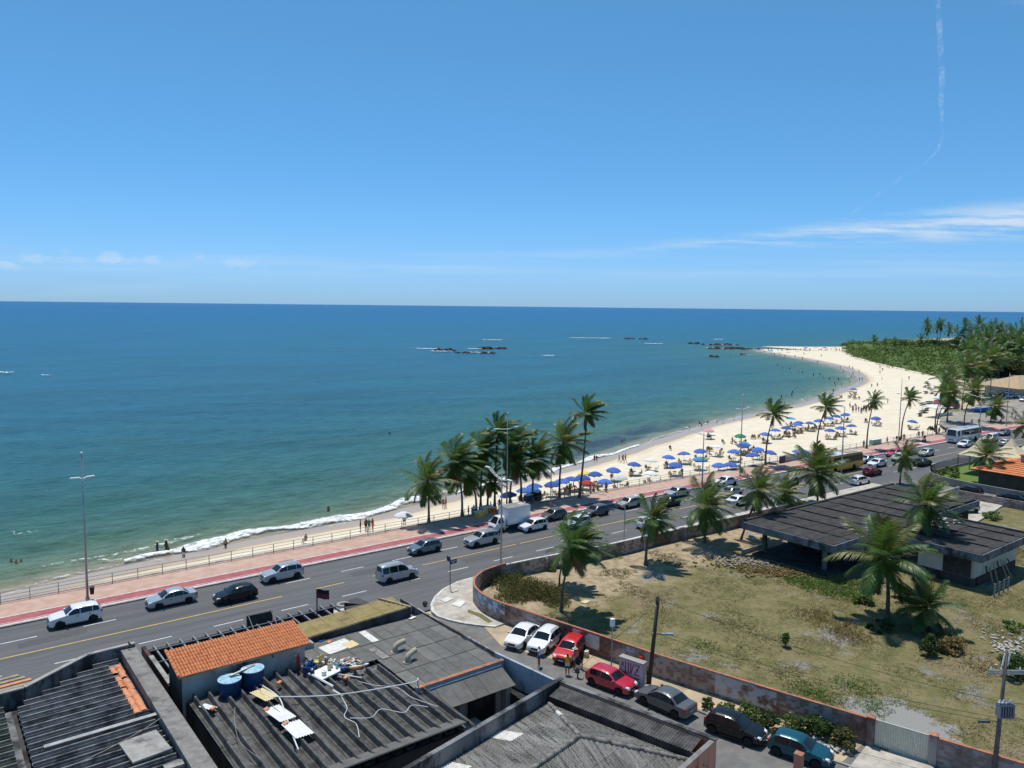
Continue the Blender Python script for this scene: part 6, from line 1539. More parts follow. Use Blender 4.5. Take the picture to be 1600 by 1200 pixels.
drive('sedan','white',93.6,67.6,EASTW,'white sedan in the near lane by the leaning coconut palm')
drive('hatch','grey',110.5,70.6,WESTW,'grey hatchback hidden behind the short palm')
drive('sedan','silver',139.5,73.3,WESTW,'silver sedan in front of the yellow bus')
drive('sedan','white',137.5,70.2,WESTW,'white sedan between silver sedan and dark red hatchback')
drive('hatch','darkred',129.6,66.9,EASTW,'dark red hatchback on the avenue')
drive('suv','white',121.0,64.4,EASTW,'white crossover seen from behind near the roof peak', scale=.93)
drive('hatch','silver',155.6,70.0,WESTW,'silver hatchback right of the palm before the roof peak')
drive('hatch','white',146.2,70.5,WESTW,'white hatchback left of the palm before the roof peak')
drive('hatch','crimson',149.6,73.2,WESTW,'bright red hatchback behind the palm before the roof peak')
drive('sedan','black',145.2,65.8,EASTW,'dark sedan half hidden by the palm in the near lanes')
drive('sedan','white',172.9,70.0,WESTW,'white sedan beside the white city bus')
drive('van','white',184.6,69.7,WESTW,'white minivan behind the white city bus')
drive('sedan','silver',181.8,65.7,EASTW,'silver sedan in the near lane right of the white sedan')
drive('hatch','grey',196.5,71.6,WESTW,'dark hatchback behind the white minivan')
drive('hatch','white',207.0,70.6,WESTW,'white hatchback at the right picture edge on the avenue')
# buses and truck
b = car('bus','bus',(180.3,73.4),WESTW-.036,'white city bus with dark windscreen on the avenue at right','vehicles larger than cars on the avenue','bus',name='city_bus')
b2 = car('bus','yellow',(128.2,72.2),WESTW-.036,'yellow and white city bus behind the palm','vehicles larger than cars on the avenue','bus',name='city_bus')
T_ = TYPES['bus']
MB().obox((0,0,3.11), (5.35,0,0), (0,1.12,0), (0,0,.02)).build('roof_panel', PAINT['white'], b2, local=True)
MB().obox((-2.6,0,3.16), (1.6,0,0), (0,.8,0), (0,0,.09)).build('roof_unit', PAINT['yellow'], b2, local=True)
MB().obox((-5.66,0,1.0), (.02,0,0), (0,1.15,0), (0,0,.5)).build('rear_panel', PAINT['white'], b2, local=True)
MB().obox((1.0,0,3.13), (.9,0,0), (0,.7,0), (0,0,.09)).build('roof_hatch', PAINT['white'], b, local=True)
tr = car('cab','white',(59.2,77.1),WESTW,'white box truck stopped at the promenade kerb by the palms','vehicles larger than cars on the avenue','truck',name='box_truck')
tr.location = (57.35,77.0,0)
# cargo box behind the cab (local -x is rearwards)
MB().box(-4.55,-1.0,-1.0,1.0,.85,2.95).build('cargo_box', PAINT['box'], tr, local=True)
MB().box(-4.56,-.99,-1.02,1.02,2.90,2.96).build('roof_edge', m_metalgal, tr, local=True)
MB().box(-4.5,.0,-.4,.4,.5,.7).build('chassis', m_trim, tr, local=True)
ty, rm = wheel_meshes(.33)
for s in (-1, 1):
    o = link('wheel', ty, tr); o.location = (-3.0, s*.80, .33); o.rotation_euler = (0,0,pi if s < 0 else 0); link('rim', rm, o)
    MB().box(-3.9,-1.1,s*.92-.02,s*.92+.02,.55,.84).build('side_guard', m_trim, tr, local=True)
for x in (-4.15,-3.75): MB().box(x,x+.2,-.55,.35,2.961,2.98).build('roof_patch', m_slab, tr, local=True)
# parked in the side street
GP = 'cars parked in the side street'
def heading(a, b): return atan2(b[1]-a[1], b[0]-a[0])
car('sedan','white',(39.8,49.6),pi+.42,'white sedan parked first in the angled row of three',GP,scale=.97)
car('hatch','white',(40.6,47.7),pi+.42,'white hatchback with roof bars parked between white sedan and red hatchback',GP,rails=True,scale=1.02)
car('hatch','red',(41.1,45.2),pi+.46,'bright red hatchback parked last in the angled row, by the group of people',GP)
car('hatch3','crimson',(40.1,39.5),-pi/2+.22,'red three-door hatchback parked beside the graffiti box',GP)
car('sedan','grey',(41.0,35.1),pi/2+.12,'dark grey sedan parked behind the red three-door',GP)
car('hatch','black',(42.0,29.9),-pi/2+.26,'black hatchback parked between grey sedan and teal hatchback',GP)
car('hatch3','teal',(43.2,25.9),-pi/2+.3,'dark teal hatchback parked by the shrubs near the gate',GP)
car('hatch','black',(128.0,50.9),pi/2,'black hatchback parked under the garden wall at right','cars parked at right')
car('sedan','navy',(128.0,44.9),pi/2+.05,'navy sedan parked by the yard wall at right edge','cars parked at right')
car('hatch','silver',(115.0,46.2),pi*.82,'silver hatchback parked in the yard behind the derelict block','cars parked at right',z=.3)
for i, (u, c, k) in enumerate([((280.7, 104.2),'navy','suv'),((284.5, 103.9),'silver','hatch'),((284.1, 102.0),'silver','sedan'),((286.0, 100.9),'slate','hatch'),((277.5, 96.0),'silver','sedan'),((277.6, 106.2),'navy','hatch')]):
    car(k, c, u, pi+.3*(i % 2), ['dark SUV parked by the boathouse','silver hatchback parked by the boathouse','silver sedan parked by the boathouse','slate car parked by the boathouse','silver sedan parked at right edge before the boathouse','dark hatchback by the thick palm near the boathouse'][i], 'cars parked by the boathouse')
# ------------------------------------------------------------------ beach life
m_pole = M('white_pole', (.65,.65,.63), rough=.5)
UMB = {n: M('parasol_'+n, c, c2, 3., rough=.8, rnd=.28, world=False) for n, c, c2 in (('blue', (.045,.12,.42), (.07,.16,.48)), ('light blue', (.05,.32,.62), (.08,.38,.66)), ('white', (.78,.77,.73), (.70,.69,.66)), ('red', (.62,.07,.04), (.5,.05,.03)), ('yellow', (.68,.46,.06), (.75,.55,.15)), ('green', (.05,.30,.14), (.07,.36,.18)), ('pink', (.65,.25,.30), (.7,.35,.4)))}
def canopy_mesh():
    mb = MB(); n = 8; rings = [(0,.52),(.45,.44),(.9,.25),(1.28,.0),(1.30,-.14)]; vs = [(0,0,.52)]
    for r, z in rings[1:]:
        for j in range(2*n):
            a = pi*j/n; k = 1. if j % 2 == 0 else .94; zz = z+(0 if j % 2 == 0 else .035*(r/1.28))+(.05 if z < 0 and j % 2 else 0); vs.append((r*k*cos(a), r*k*sin(a), zz))
    m = 2*n; fs = [(0,1+j,1+(j+1)%m) for j in range(m)]
    for q in range(3): fs += [(1+q*m+j,1+(q+1)*m+j,1+(q+1)*m+(j+1)%m,1+q*m+(j+1)%m) for j in range(m)]
    return mb.add(vs, fs).mesh('canopy')
cano = canopy_mesh(); upole = MB().tube([(0,0,-.4),(0,0,2.35)], .022, 5).tube([(0,0,2.3),(0,0,2.42)], .035, 5).mesh('pole', [m_pole])
def parasol(uv, colr, label, group, tilt=.06, scale=1.):
    x, y = uv; z = sand_z(x, y) if y > 84.9+offs(x) else .13
    t = empty('parasol', (x, y, z), random.uniform(0,6), label, 'parasol', group)
    p = link('pole', upole, t); c = link('canopy', cano, t, UMB[colr]); c.location = (0,0,1.86); c.scale = (scale,scale,1)
    t.rotation_euler = (random.uniform(-tilt,tilt), random.uniform(-tilt,tilt), t.rotation_euler[2]); return t
# folding beach chair and low table
m_cwood = M('chair_timber', (.52,.40,.24), (.42,.31,.18), 6., rough=.7, rnd=.2, world=False); m_cwhite = M('chair_plastic', (.72,.71,.68), rough=.5)
def chair_mesh(mat):
    mb = MB().box(-.05,.42,-.25,.25,.40,.43)
    for i in range(4): mb.obox((-.12-.05*i,0,.52+.12*i), (.008,0,.002), (0,.25,0), (-.016,0,.045))
    for s in (-.24,.24):
        mb.beam((-.10,s,.38),(-.32,s,.98), .035).beam((.42,s,.42),(-.02,s,.0), .035).beam((-.1,s,.42),(.40,s,.0), .035).beam((-.2,s,.62),(.36,s,.62), .05,.025).beam((.36,s,.62),(.40,s,.40), .03)
    return mb.mesh('beach_chair', [mat])
ch_w, ch_p = chair_mesh(m_cwood), chair_mesh(m_cwhite)
tb = MB().lathe([(.40,.60),(.40,.635),(0,.64)], 10)
for a in (0,1.57,3.14,4.71): tb.beam((.28*cos(a),.28*sin(a),0),(.22*cos(a),.22*sin(a),.6), .035)
tb = tb.mesh('beach_table', [m_cwood])
ORD = ['first','second','third','fourth','fifth','sixth','seventh','eighth','ninth','tenth','eleventh','twelfth','thirteenth','fourteenth','fifteenth','sixteenth','seventeenth','eighteenth','nineteenth','twentieth']
UM = {  # canopy positions, metres
 'railing row': [('blue',(68.6, 89.0)),('blue',(72.1, 90.0)),('blue',(73.6, 90.0)),('blue',(75.3, 91.4)),('blue',(78.4, 90.8)),('red',(82.7, 87.8)),('blue',(85.7, 86.8)),('white',(90.1, 87.7)),('white',(96.2, 87.0)),('blue',(111.0, 84.5)),('blue',(113.0, 83.7)),('blue',(118.9, 83.1)),('blue',(123.2, 83.0)),('blue',(134.0, 84.0)),('blue',(134.9, 83.4)),('blue',(195.1, 91.6)),('blue',(219.1, 81.5))],
 'middle row': [('blue',(81.1, 91.7)),('blue',(83.1, 91.9)),('blue',(85.6, 92.0)),('blue',(89.1, 92.6)),('blue',(94.1, 93.4)),('blue',(105.7, 90.0)),('light blue',(113.1, 90.6)),('blue',(124.9, 91.7)),('blue',(130.6, 90.3)),('blue',(165.3, 95.7)),('blue',(171.1, 96.4)),('blue',(176.2, 96.5)),('blue',(194.6, 100.3))],
 'waterside row': [('yellow',(88.4, 94.1)),('blue',(100.5, 94.8)),('white',(105.5, 95.6)),('blue',(110.6, 95.7)),('blue',(115.7, 96.1)),('blue',(120.9, 96.5)),('white',(126.9, 97.5)),('blue',(132.6, 95.4)),('light blue',(134.1, 96.1)),('green',(143.0, 103.6)),('blue',(149.1, 101.6)),('blue',(155.9, 103.5)),('blue',(161.4, 104.4)),('blue',(168.1, 105.9)),('light blue',(177.0, 113.3)),('blue',(171.5, 107.4)),('blue',(172.7, 105.4)),('blue',(178.8, 106.5)),('blue',(185.1, 107.7)),('blue',(190.5, 108.9)),('blue',(195.2, 108.7)),('yellow',(254.2, 140.2)),('blue',(263.2, 144.3))]}
urnd = random.Random(12); nch = 0
occupied = []
for row, lst in UM.items():
    cnt = {}
    for i, (c, uv) in enumerate(lst):
        cnt[c] = cnt.get(c, 0)+1; same = sum(1 for q, _ in lst if q == c)
        which = f'{ORD[cnt[c]-1]} {c} parasol from left in {row}' if same > 1 else f'only {c} parasol in the beach {row}'
        parasol(uv, c, which, 'parasols in the '+row, .13)
        x, y = uv; occupied.append(uv)
        if y < 84.9+offs(x): continue
        nc = urnd.choice((2,3,3,4)); npers = urnd.choice((0,1,2,2,3)) if row != 'waterside row' else urnd.choice((1,2,2,3,3))
        a0 = urnd.uniform(0,6.28); z = sand_z(x, y)
        o = link('beach_table', tb); o.location = (x+.35, y+.2, z); tag(o, f'small wooden table under the {which}', 'table', 'beach tables')
        who = {}
        for k in range(nc):
            a = a0+k*6.28/nc+urnd.uniform(-.25,.25); r = urnd.uniform(1.0,1.45); px, py = x+r*cos(a)*1.15, y+r*sin(a)-.25
            if not py > 85.3+offs(px): continue
            pz = sand_z(px, py); fz = atan2(y-py, x-px)
            o = link('beach_chair', ch_p if urnd.random() < .2 else ch_w); o.location = (px, py, pz); o.rotation_euler = (0,0,fz)
            tag(o, f'beach chair by the {which}', 'beach chair', f'chairs round the {which}'); nch += 1
            if k < npers:
                cl_ = urnd.choice(CN)
                person((px, py), fz, 'sit', f'person in {cl_} swimwear by the {which}', f'people by the {which}', urnd.choice(('trunks','bikini')), cl_, z=pz)
                occupied.append((px, py))
# loose groups without parasols
for i, (uv, n_) in enumerate([((166.7, 105.3),5),((160.0, 102.1),4),((173.9, 105.1),4),((141.9, 105.1),2),((153.2, 105.6),3),((134.1, 94.2),3),((131.3, 94.4),3),((130.2, 101.1),3),((215.1, 115.4),7),((219.1, 116.0),7),((226.2, 123.5),2),((250.9, 139.6),3),((246.1, 134.0),3),((197.9, 101.7),2),((196.9, 103.8),2)]):
    for k in range(n_):
        x, y = uv[0]+urnd.uniform(-2.2,2.2), uv[1]+urnd.uniform(-1.6,1.6); cl_ = urnd.choice(CN); z = sand_z(x, y)
        st_ = i in (8, 9)
        person((x, y), urnd.uniform(0,6.28), 'stand' if st_ or urnd.random() < .15 else 'sit', f'bather in {cl_} swimwear in the {ORD[i]} loose group on open sand', f'bathers of the {ORD[i]} loose sand group', None if st_ else urnd.choice(('trunks','bikini')), cl_, z=z)
        if not st_: o = link('beach_chair', ch_w); o.location = (x, y, z); o.rotation_euler = (0,0,urnd.uniform(0,6.28)); tag(o, f'beach chair of the {ORD[i]} loose group on open sand', 'beach chair', f'chairs of the {ORD[i]} loose sand group')
# people on promenade, sand and in the water, placed one by one
def stand(u, pose, label, z, outfit=None, clo=None, rz=None, **k): return person(u, urnd.uniform(0,6.28) if rz is None else rz, pose, label, k.pop('group', None), outfit, clo, z=z, **k)
for (u, pose, lab, z, of, cl_) in [
    ((100.3, 83.7),'stand','person in dark clothes standing alone by the railing near the light blue parasol',.13,'shirt','black'),
    ((83.0, 83.8),'stand','person in dark trunks standing on the promenade below the blue parasol',.13,'shirt','grey'),
    ((80.7, 84.9),'stand','person in an orange shirt by the red parasol',.13,'shirt','orange'),
    ((153.0, 81.1),'stand','person in olive clothes at the railing left of the green crate',.13,'shirt','green'),
    ((161.6, 80.7),'walk','person walking by the railing right of the green crate',.13,'shirt','grey'),
    ((164.1, 79.9),'walk','person in dark shirt walking beside the lamp post',.13,'shirt','black'),
    ((167.8, 80.2),'walk','person in red shorts walking right of the lamp post',.13,'trunks','red'),
    ((174.8, 80.4),'walk','left of a pair walking on the promenade near the cyclist',.13,'trunks','black'),
    ((176.5, 80.3),'walk','right of a pair walking on the promenade near the cyclist',.13,'trunks','blue'),
    ((184.3, 80.3),'stand','person standing by the leaning palm at the railing end',.13,'shirt','grey'),
    ((229.9, 82.1),'walk','person in red on the promenade right of the blue parasol',.13,'shirt','red'),
    ((223.9, 79.1),'walk','person in an orange top on the promenade at right',.13,'shirt','orange'),
    ((206.9, 82.6),'stand','person in white shirt on the promenade behind the white bus',.13,'shirt','white'),
    ((208.4, 81.6),'stand','person in grey shirt on the promenade behind the white bus',.13,'shirt','grey'),
    ((78.8, 88.5),'stand','dark-clad vendor standing under the palms near the red parasol',-.9,'shirt','black'),
    ((80.2, 88.9),'stand','person in black trunks under the palms left of the red parasol',-.9,'trunks','black'),
    ((80.6, 88.2),'arms','person with raised hands under the second last palm',-.9,'shirt','navy'),
    ((60.9, 88.4),'stand','bather standing beneath the second promenade palm',-.9,'trunks','black'),
    ((61.7, 88.2),'stand','bather standing by the coolers under the promenade palms',-.9,'bikini','red'),
    ((64.6, 88.2),'stand','person standing behind the orange crates',-.9,'shirt','black'),
    ((66.5, 88.7),'arms','person standing left of the twin lamp posts',-.9,'trunks','blue')]:
    stand(u, pose, lab, sand_z(*u) if z < 0 else z, of, cl_)
W_ = SEA_Z
for (u, sub, lab) in [
    ((23.5, 101.8),.5,'bather with white cap standing in the water, left one of the three'),((24.5, 101.7),.5,'bather with white cap standing in the water, middle one of the three'),((24.3, 100.0),.7,'dark bather waist deep, right one of the three'),
    ((25.2, 96.6),.25,'bather in light suit standing in the foam left of the breaker'),((30.4, 97.3),.25,'slim bather standing alone at the end of the breaker'),
    ((8.6, 106.7),1.15,'left head of three swimmers at far left'),((9.0, 105.6),1.15,'middle head of three swimmers at far left'),((9.5, 106.1),1.15,'right head of three swimmers at far left'),
    ((48.7, 107.4),.9,'lone swimmer off the beach between hatchback and palms'),((90.5, 164.6),1.2,'lone swimmer far out'),
    ((128.6, 125.1),1.0,'left swimmer of the pair beyond the wave edge'),((130.4, 126.0),1.0,'right swimmer of the pair beyond the wave edge'),
    ((107.8, 112.3),.4,'left bather of the pair wading behind the tall palm'),((108.2, 112.1),.4,'right bather of the pair wading behind the tall palm')]:
    stand(u, 'arms' if urnd.random() < .4 else 'stand', lab, W_-sub, urnd.choice(('trunks','bikini')), None, hat='cap' in lab, group='bathers placed singly in the water')
for (u, pose, lab, of, cl_) in [((46.1, 91.8),'stand','leftmost of four people at the water edge by the railing','bikini','black'),((46.7, 91.4),'stand','second of four people at the water edge by the railing','trunks','navy'),((47.0, 91.1),'stand','third of four people at the water edge, green shirt','shirt','green'),((47.4, 90.9),'stand','rightmost of four people at the water edge, red shirt','shirt','red'),((38.3, 91.2),'sit','person crouching on wet sand by the railing','trunks','black'),
    ((61.8, 96.2),'stand','left walker of the pair on wet sand behind the first palm','trunks','red'),((62.3, 96.3),'stand','right walker of the pair on wet sand behind the first palm','bikini','black'),
    ((108.2, 105.9),'walk','sunburnt walker at the wave edge in pink','trunks','pink'),((108.3, 105.0),'walk','middle walker on wet sand near the waterside parasols','trunks','black'),((109.2, 105.2),'walk','right walker on wet sand near the waterside parasols','bikini','orange'),
    ((145.1, 113.9),'stand','vendor standing by the pink parasol cart at the wave edge','shirt','black'),((126.0, 108.6),'sit','person sitting on a towel by the wave edge','trunks','red'),
    ((128.2, 100.7),'stand','slim person standing right of the light blue parasol','bikini','pink'),((133.6, 93.7),'stand','person standing by the third double lamp post','trunks','black'),
    ((238.2, 119.4),'stand','lone person standing on open sand above the slim palms','shirt','black'),((217.0, 118.9),'walk','person walking left of the standing crowd','trunks','blue'),
    ((234.6, 123.6),'stand','person standing behind the thin-crowned palm','shirt','green'),((231.9, 121.5),'stand','person standing just right of the thin-crowned palm','shirt','white')]:
    stand(u, pose, lab, sand_z(*u), of, cl_)
# bathers in the far bay: tiny figures
FW = [(177.7, 130.9),(177.3, 128.4),(165.9, 133.1),(163.6, 130.6),(166.9, 132.5),(168.7, 132.7),(170.8, 131.3),(170.3, 128.9),(157.4, 129.5),(191.3, 132.5),(212.1, 142.7),(240.2, 157.7),(248.8, 159.3),(224.5, 146.3),(256.7, 164.1),(377.5, 240.2),(358.4, 231.3),(344.0, 217.0),(342.2, 213.8),(333.4, 202.6),(339.4, 203.0),(324.7, 192.6),(377.1, 250.9),(362.7, 238.5),(303.5, 174.7),(321.8, 183.6),(321.2, 187.5)]
for i, u in enumerate(FW): stand(u, 'stand', 'tiny bather chest deep in the %s water of the bay' % ('nearer' if i < 10 else 'far'), W_-(.9 if i < 10 else .6), 'trunks', 'black', group='bathers in the %s bay water' % ('nearer' if i < 10 else 'far'))
FS = [(269.4, 155.5),(293.1, 168.4),(295.3, 167.0),(308.9, 171.1),(323.9, 175.1),(324.9, 174.5),(336.0, 185.7),(353.7, 194.6),(364.2, 205.4),(363.6, 197.1),(382.8, 217.7),(387.1, 215.2),(380.2, 209.6),(399.8, 250.1),(405.0, 264.9),(420.2, 282.0),(412.8, 273.0),(447.3, 267.2),(461.4, 287.9),(437.0, 300.9),(409.6, 274.8),(356.8, 183.3),(380.1, 195.4),(383.4, 193.5),(380.1, 190.9),(381.6, 190.0),(369.3, 188.5),(292.5, 153.2),(294.5, 152.0),(327.6, 167.3),(329.1, 156.7),(412.4, 248.3),(413.0, 263.3)]
for i, u in enumerate(FS):
    g_ = 'by the far curve of the water' if i < 13 else 'on the sandy tip' if i < 21 else 'on the wide sand before the scrub'
    stand(u, urnd.choice(('stand','walk')), 'tiny walker '+g_, sand_z(*u), 'trunks', urnd.choice(('black','red','navy')), group='walkers '+g_)
crowd = [(459.9, 318.8),(467.7, 319.1),(463.0, 312.9),(472.8, 316.6),(468.5, 310.2),(475.1, 311.1),(474.4, 307.2),(484.8, 310.5),(480.3, 304.2),(490.9, 307.4),(486.6, 300.9),(497.4, 304.2),(493.0, 297.7),(499.9, 298.5),(499.5, 294.4),(506.4, 295.2),(505.9, 291.1),(513.0, 291.9),(512.4, 287.8)]
for i, u in enumerate(crowd):
    for k in range(2): stand((u[0]+urnd.uniform(-4,4), u[1]+urnd.uniform(-4,4)), 'stand', 'tiny figure in the far crowd along the tip of the headland beach', -.1, 'trunks', urnd.choice(('black','red','blue')), group='far crowd on the headland beach')
    if i % 2: parasol((u[0]+2, u[1]-1), 'blue' if i % 4 == 1 else 'white', 'tiny %s parasol in the far crowd on the headland beach' % ('blue' if i % 4 == 1 else 'white'), 'far %s parasols on the headland' % ('blue' if i % 4 == 1 else 'white'), .05, 1.3)
# group on the side street
for (u, pose, lab, of, cl_, top_, rz, hat) in [
    ((37.9, 45.2),'stand','person in white top and blue shorts standing by the white hatchback','shirt','white','blue',2.,False),
    ((39.9, 43.3),'arms','person in straw hat and pink top in the group by the red hatchback','shirt','pink','white',2.6,True),
    ((40.4, 43.1),'stand','tall person in black standing behind the hat wearer','shirt','black','black',3.2,False),
    ((38.8, 42.9),'arms','person in yellow top at the left of the street group','shirt','yellow','white',1.,False),
    ((39.2, 42.2),'walk','person in white shorts nearest the roof in the street group','shirt','black','white',.5,False)]:
    person(u, rz, pose, lab, None, of, cl_, None, .03, hat, 1.0, top_)
# the white parasol on the sand at left, and the vendor's pink one
parasol((50.6, 88.4), 'white', 'lone white parasol on the sand left of the first promenade palm', None); person((52.3, 91.2), 1., 'sit', 'person sitting under the lone white parasol', None, 'trunks', 'black', z=sand_z(*(52.3, 91.2)))
parasol((144.6, 113.4), 'pink', 'pink parasol of the vendor cart at the wave edge', None)
o = empty('vendor_cart', (*(144.6, 113.2), sand_z(*(144.6, 113.2))), .4, 'dark vendor cart under the pink parasol at the wave edge', 'cart')
MB().box(-.6,.6,-.4,.4,.45,1.1).build('box', CLO['navy'], o, local=True)
for s in (-.45,.45): MB().lathe([(.22,-.03),(.22,.03)], 12, (s,-.42,.22), axis='y').build('wheel', m_tyre, o, local=True)
# cyclist on the red lane
cy = (170.7, 77.3)
bk = empty('bicycle', (*cy, .13), pi-.05, 'bicycle on the red cycle lane left of the white bus', 'bicycle')
for x in (-.52,.52): MB().lathe([(.31,-.015),(.34,-.02),(.34,.02),(.31,.015)], 18, (x,0,.34), axis='y').build('wheel', m_tyre, bk, local=True)
MB().tube([(-.52,0,.34),(-.15,0,.32),(.38,0,.78),(-.12,0,.80),(-.52,0,.34)], .018, 5).tube([(-.15,0,.32),(-.2,0,.9)], .016, 5).tube([(.52,0,.34),(.40,0,.95)], .018, 5).build('frame', CLO['red'], bk, local=True)
MB().obox((-.2,0,.93), (.12,0,0), (0,.06,0), (0,0,.025)).build('saddle', m_trim, bk, local=True); MB().tube([(.36,-.25,1.0),(.4,0,.96),(.36,.25,1.0)], .014, 5).build('handlebar', m_trim, bk, local=True)
person((cy[0]+.2, cy[1]), pi-.05, 'sit', 'cyclist in black riding on the red cycle lane', None, 'shirt', 'black', z=.13+.46, scale=.98)

# ------------------------------------------------------------------ reef rocks
m_rock = M('reef_rock', (.055,.043,.034), (.09,.072,.056), .6, rough=.9, c3=(.035,.03,.027), s3=.3, lo3=.45, hi3=.6, bm=.8, bs=2., bd=.3, world=False)
def rock_mesh(seed):
    r = random.Random(seed); mb = MB(); n, k = 9, 5; vs = [(0,0,1.)]
    for i in range(1, k+1):
        f = i/k*pi*.62
        for j in range(n):
            a = 2*pi*j/n; q = 1+.38*r.uniform(-1,1); vs.append((sin(f)*cos(a)*q*1.05, sin(f)*sin(a)*q*.8, cos(f)*(1+.3*r.uniform(-1,1))))
    fs = [(0,1+j,1+(j+1)%n) for j in range(n)]+[(1+(i)*n+j,1+(i+1)*n+j,1+(i+1)*n+(j+1)%n,1+i*n+(j+1)%n) for i in range(k-1) for j in range(n)]
    return mb.add(vs, fs).mesh('rock', [m_rock])
RK = [rock_mesh(i) for i in range(6)]; rr_ = random.Random(5)
def rocks(c, n, ln, dp, sz, nm, h=1.15):
    for i in range(n):
        a = rr_.uniform(-.5,.5)*ln; d = rr_.uniform(-.5,.5)*dp; s = sz*rr_.uniform(.5,1.3)
        o = link('reef_rock', rr_.choice(RK)); o.location = (c[0]+RIGHT.x*a+FWD.x*d, c[1]+RIGHT.y*a+FWD.y*d, SEA_Z-.35*s*h); o.scale = (s*1.5,s*1.2,s*h); o.rotation_euler = (0,0,rr_.uniform(0,6.28))
        tag(o, 'dark wet rock '+nm, 'rock', 'rocks '+nm)
rocks((289.9, 450.0), 16, 15, 10, 1.5, 'in the left ridge of the near reef')
rocks((332.9, 455.1), 16, 18, 8, 1.5, 'in the right ridge of the near reef')
rocks((291.6, 416.8), 18, 24, 6, 1.2, 'in the front ridge of the near reef')
rocks((560.3, 531.1), 12, 22, 8, 1.6, 'on the outer reef beyond the long breaker')
rocks((540.1, 441.9), 5, 8, 5, 1.3, 'left of the rocky tip')
rocks((495.1, 374.3), 26, 28, 14, 1.5, 'in the heap of the rocky tip')
rocks((542.1, 416.5), 14, 30, 6, 1.4, 'in the back line of the rocky tip')
rocks((505.9, 359.1), 14, 18, 7, 1.2, 'where the rocky tip meets the sand')
rocks((404.1, 316.5), 4, 7, 3, 1.3, 'standing alone before the rocky tip')
rocks((443.0, 321.8), 3, 6, 3, .9, 'close inshore of the rocky tip')
rocks((489.9, 302.9), 8, 9, 4, .8, 'lying on the sand of the tip')

# ------------------------------------------------------------------ kiosks and boats by the parking apron
ks = empty('white_kiosk', (*(220.3, 96.8), -.1), -.2, 'low white canopy kiosk on the sand between the leaning palms', 'kiosk')
MB().obox((0,0,2.3), (3.6,0,0), (0,2.2,.15), (0,0,.06)).build('roof', M('white_canvas', (.74,.73,.70), rough=.8), ks, local=True)
for a in (-3.4,3.4):
    for b in (-2.0,2.0): MB().box(a-.05,a+.05,b-.05,b+.05,0,2.25).build('post', m_pole, ks, local=True)
MB().box(-3.4,3.4,-2.05,-1.95,.0,.9).build('counter', M('white_board', (.66,.65,.6), rough=.7), ks, local=True)
ks = empty('blue_kiosk', (*(238.7, 102.5), -.1), -.2, 'blue-roofed kiosk behind the low white canopy', 'kiosk')
MB().obox((0,0,2.5), (3.2,0,0), (0,2.,.2), (0,0,.06)).build('roof', UMB['light blue'], ks, local=True); MB().box(-3,3,-1.8,1.8,0,2.3).build('booth', CLO['pink'], ks, local=True)
def boat(u, rz, L_, c, lab, z=0., nm='boat'):
    t = empty(nm, (*u, z), rz, lab, 'boat'); mb = MB(); vs = []; n = 9
    for i in range(n):
        f = i/(n-1); w_ = .95*(sin(pi*(.12+.80*f))**.6)*(1 if f > .05 else .8); x = (f-.5)*L_
        vs += [(x,-w_,.95+.25*(2*f-1)**2),(x,-w_*.75,.35),(x,0,.1+.25*abs(2*f-1)**3),(x,w_*.75,.35),(x,w_,.95+.25*(2*f-1)**2),(x,w_*.85,.75),(x,-w_*.85,.75)]
    fs = [(i*7+j,(i+1)*7+j,(i+1)*7+(j+1)%7,i*7+(j+1)%7) for i in range(n-1) for j in range(7)]+[tuple(range(7)),tuple(range((n-1)*7,n*7))[::-1]]
    mb.add(vs, fs).build('hull', c, t, local=True); MB().box(-.1,.25,-.8,.8,.7,.8).build('thwart', m_ply, t, local=True); MB().box(-L_*.3,-L_*.3+.9,-.5,.5,.75,1.4).build('console', m_cwhite, t, local=True)
    MB().tube([(-L_*.4,-.5,0),(-L_*.4,-.5,.3)], .06, 5).tube([(L_*.3,-.3,0),(L_*.3,-.3,.3)], .06, 5).build('cradle', m_ply, t, local=True)
boat((238.7, 92.6), -.2, 9.5, UMB['blue'], 'big dark blue boat hull drawn up by the palms', -.1)
boat((290.2, 104.7), .0, 8, m_cwhite, 'white motor boat standing before the boathouse', -.1)
boat((292.3, 107.8), .1, 7, PAINT['slate'], 'grey motor boat left of the white one at the boathouse', -.1)
bh = empty('boathouse', (*(301.7, 104.2), -.1), -.38, 'boathouse with broad tan thatched roof at the right edge', 'building')
m_thatch = M('tan_thatch', (.50,.37,.235), (.42,.31,.19), 1.2, rough=.95, fine=.15)
MB().box(-11,14,-6,6,0,3.4).build('wall', m_render, bh, local=True); MB().box(-7.5,14,-6.1,-5.98,0,3.0).build('dark_front', m_blackwall, bh, local=True)
MB().add([(-13,-9,3.0),(16,-9,3.0),(16,9,3.0),(-13,9,3.0),(-4,0,6.6),(10,0,6.6)], [(0,1,5,4),(1,2,5),(2,3,4,5),(3,0,4),(0,3,2,1)]).build('roof', m_thatch, bh, local=True)
# stacked loungers on the sand before the kiosks
for i, u in enumerate([(316.4, 143.6),(306.5, 138.2),(277.2, 125.9),(276.9, 123.8),(240.9, 110.3),(245.5, 110.9),(246.6, 110.2),(218.3, 100.5),(224.6, 102.5),(229.6, 103.9),(294.1, 132.5),(300.1, 136.6)]):
    t = empty('lounger_stack', (*u, sand_z(*u)), urnd.uniform(-.3,.3), 'grey heap of folded beach furniture, %s of those between sand and kiosks' % ORD[i], 'furniture stack', 'heaps of folded beach furniture')
    for k in range(4): MB().obox((urnd.uniform(-.6,.6),urnd.uniform(-.4,.4),.15+.2*k), (1.2,urnd.uniform(-.3,.3),0), (0,.35,0), (0,0,.06)).build('folded_chair', [m_cwood, m_conc, m_cwhite, m_trim][k], t, local=True)
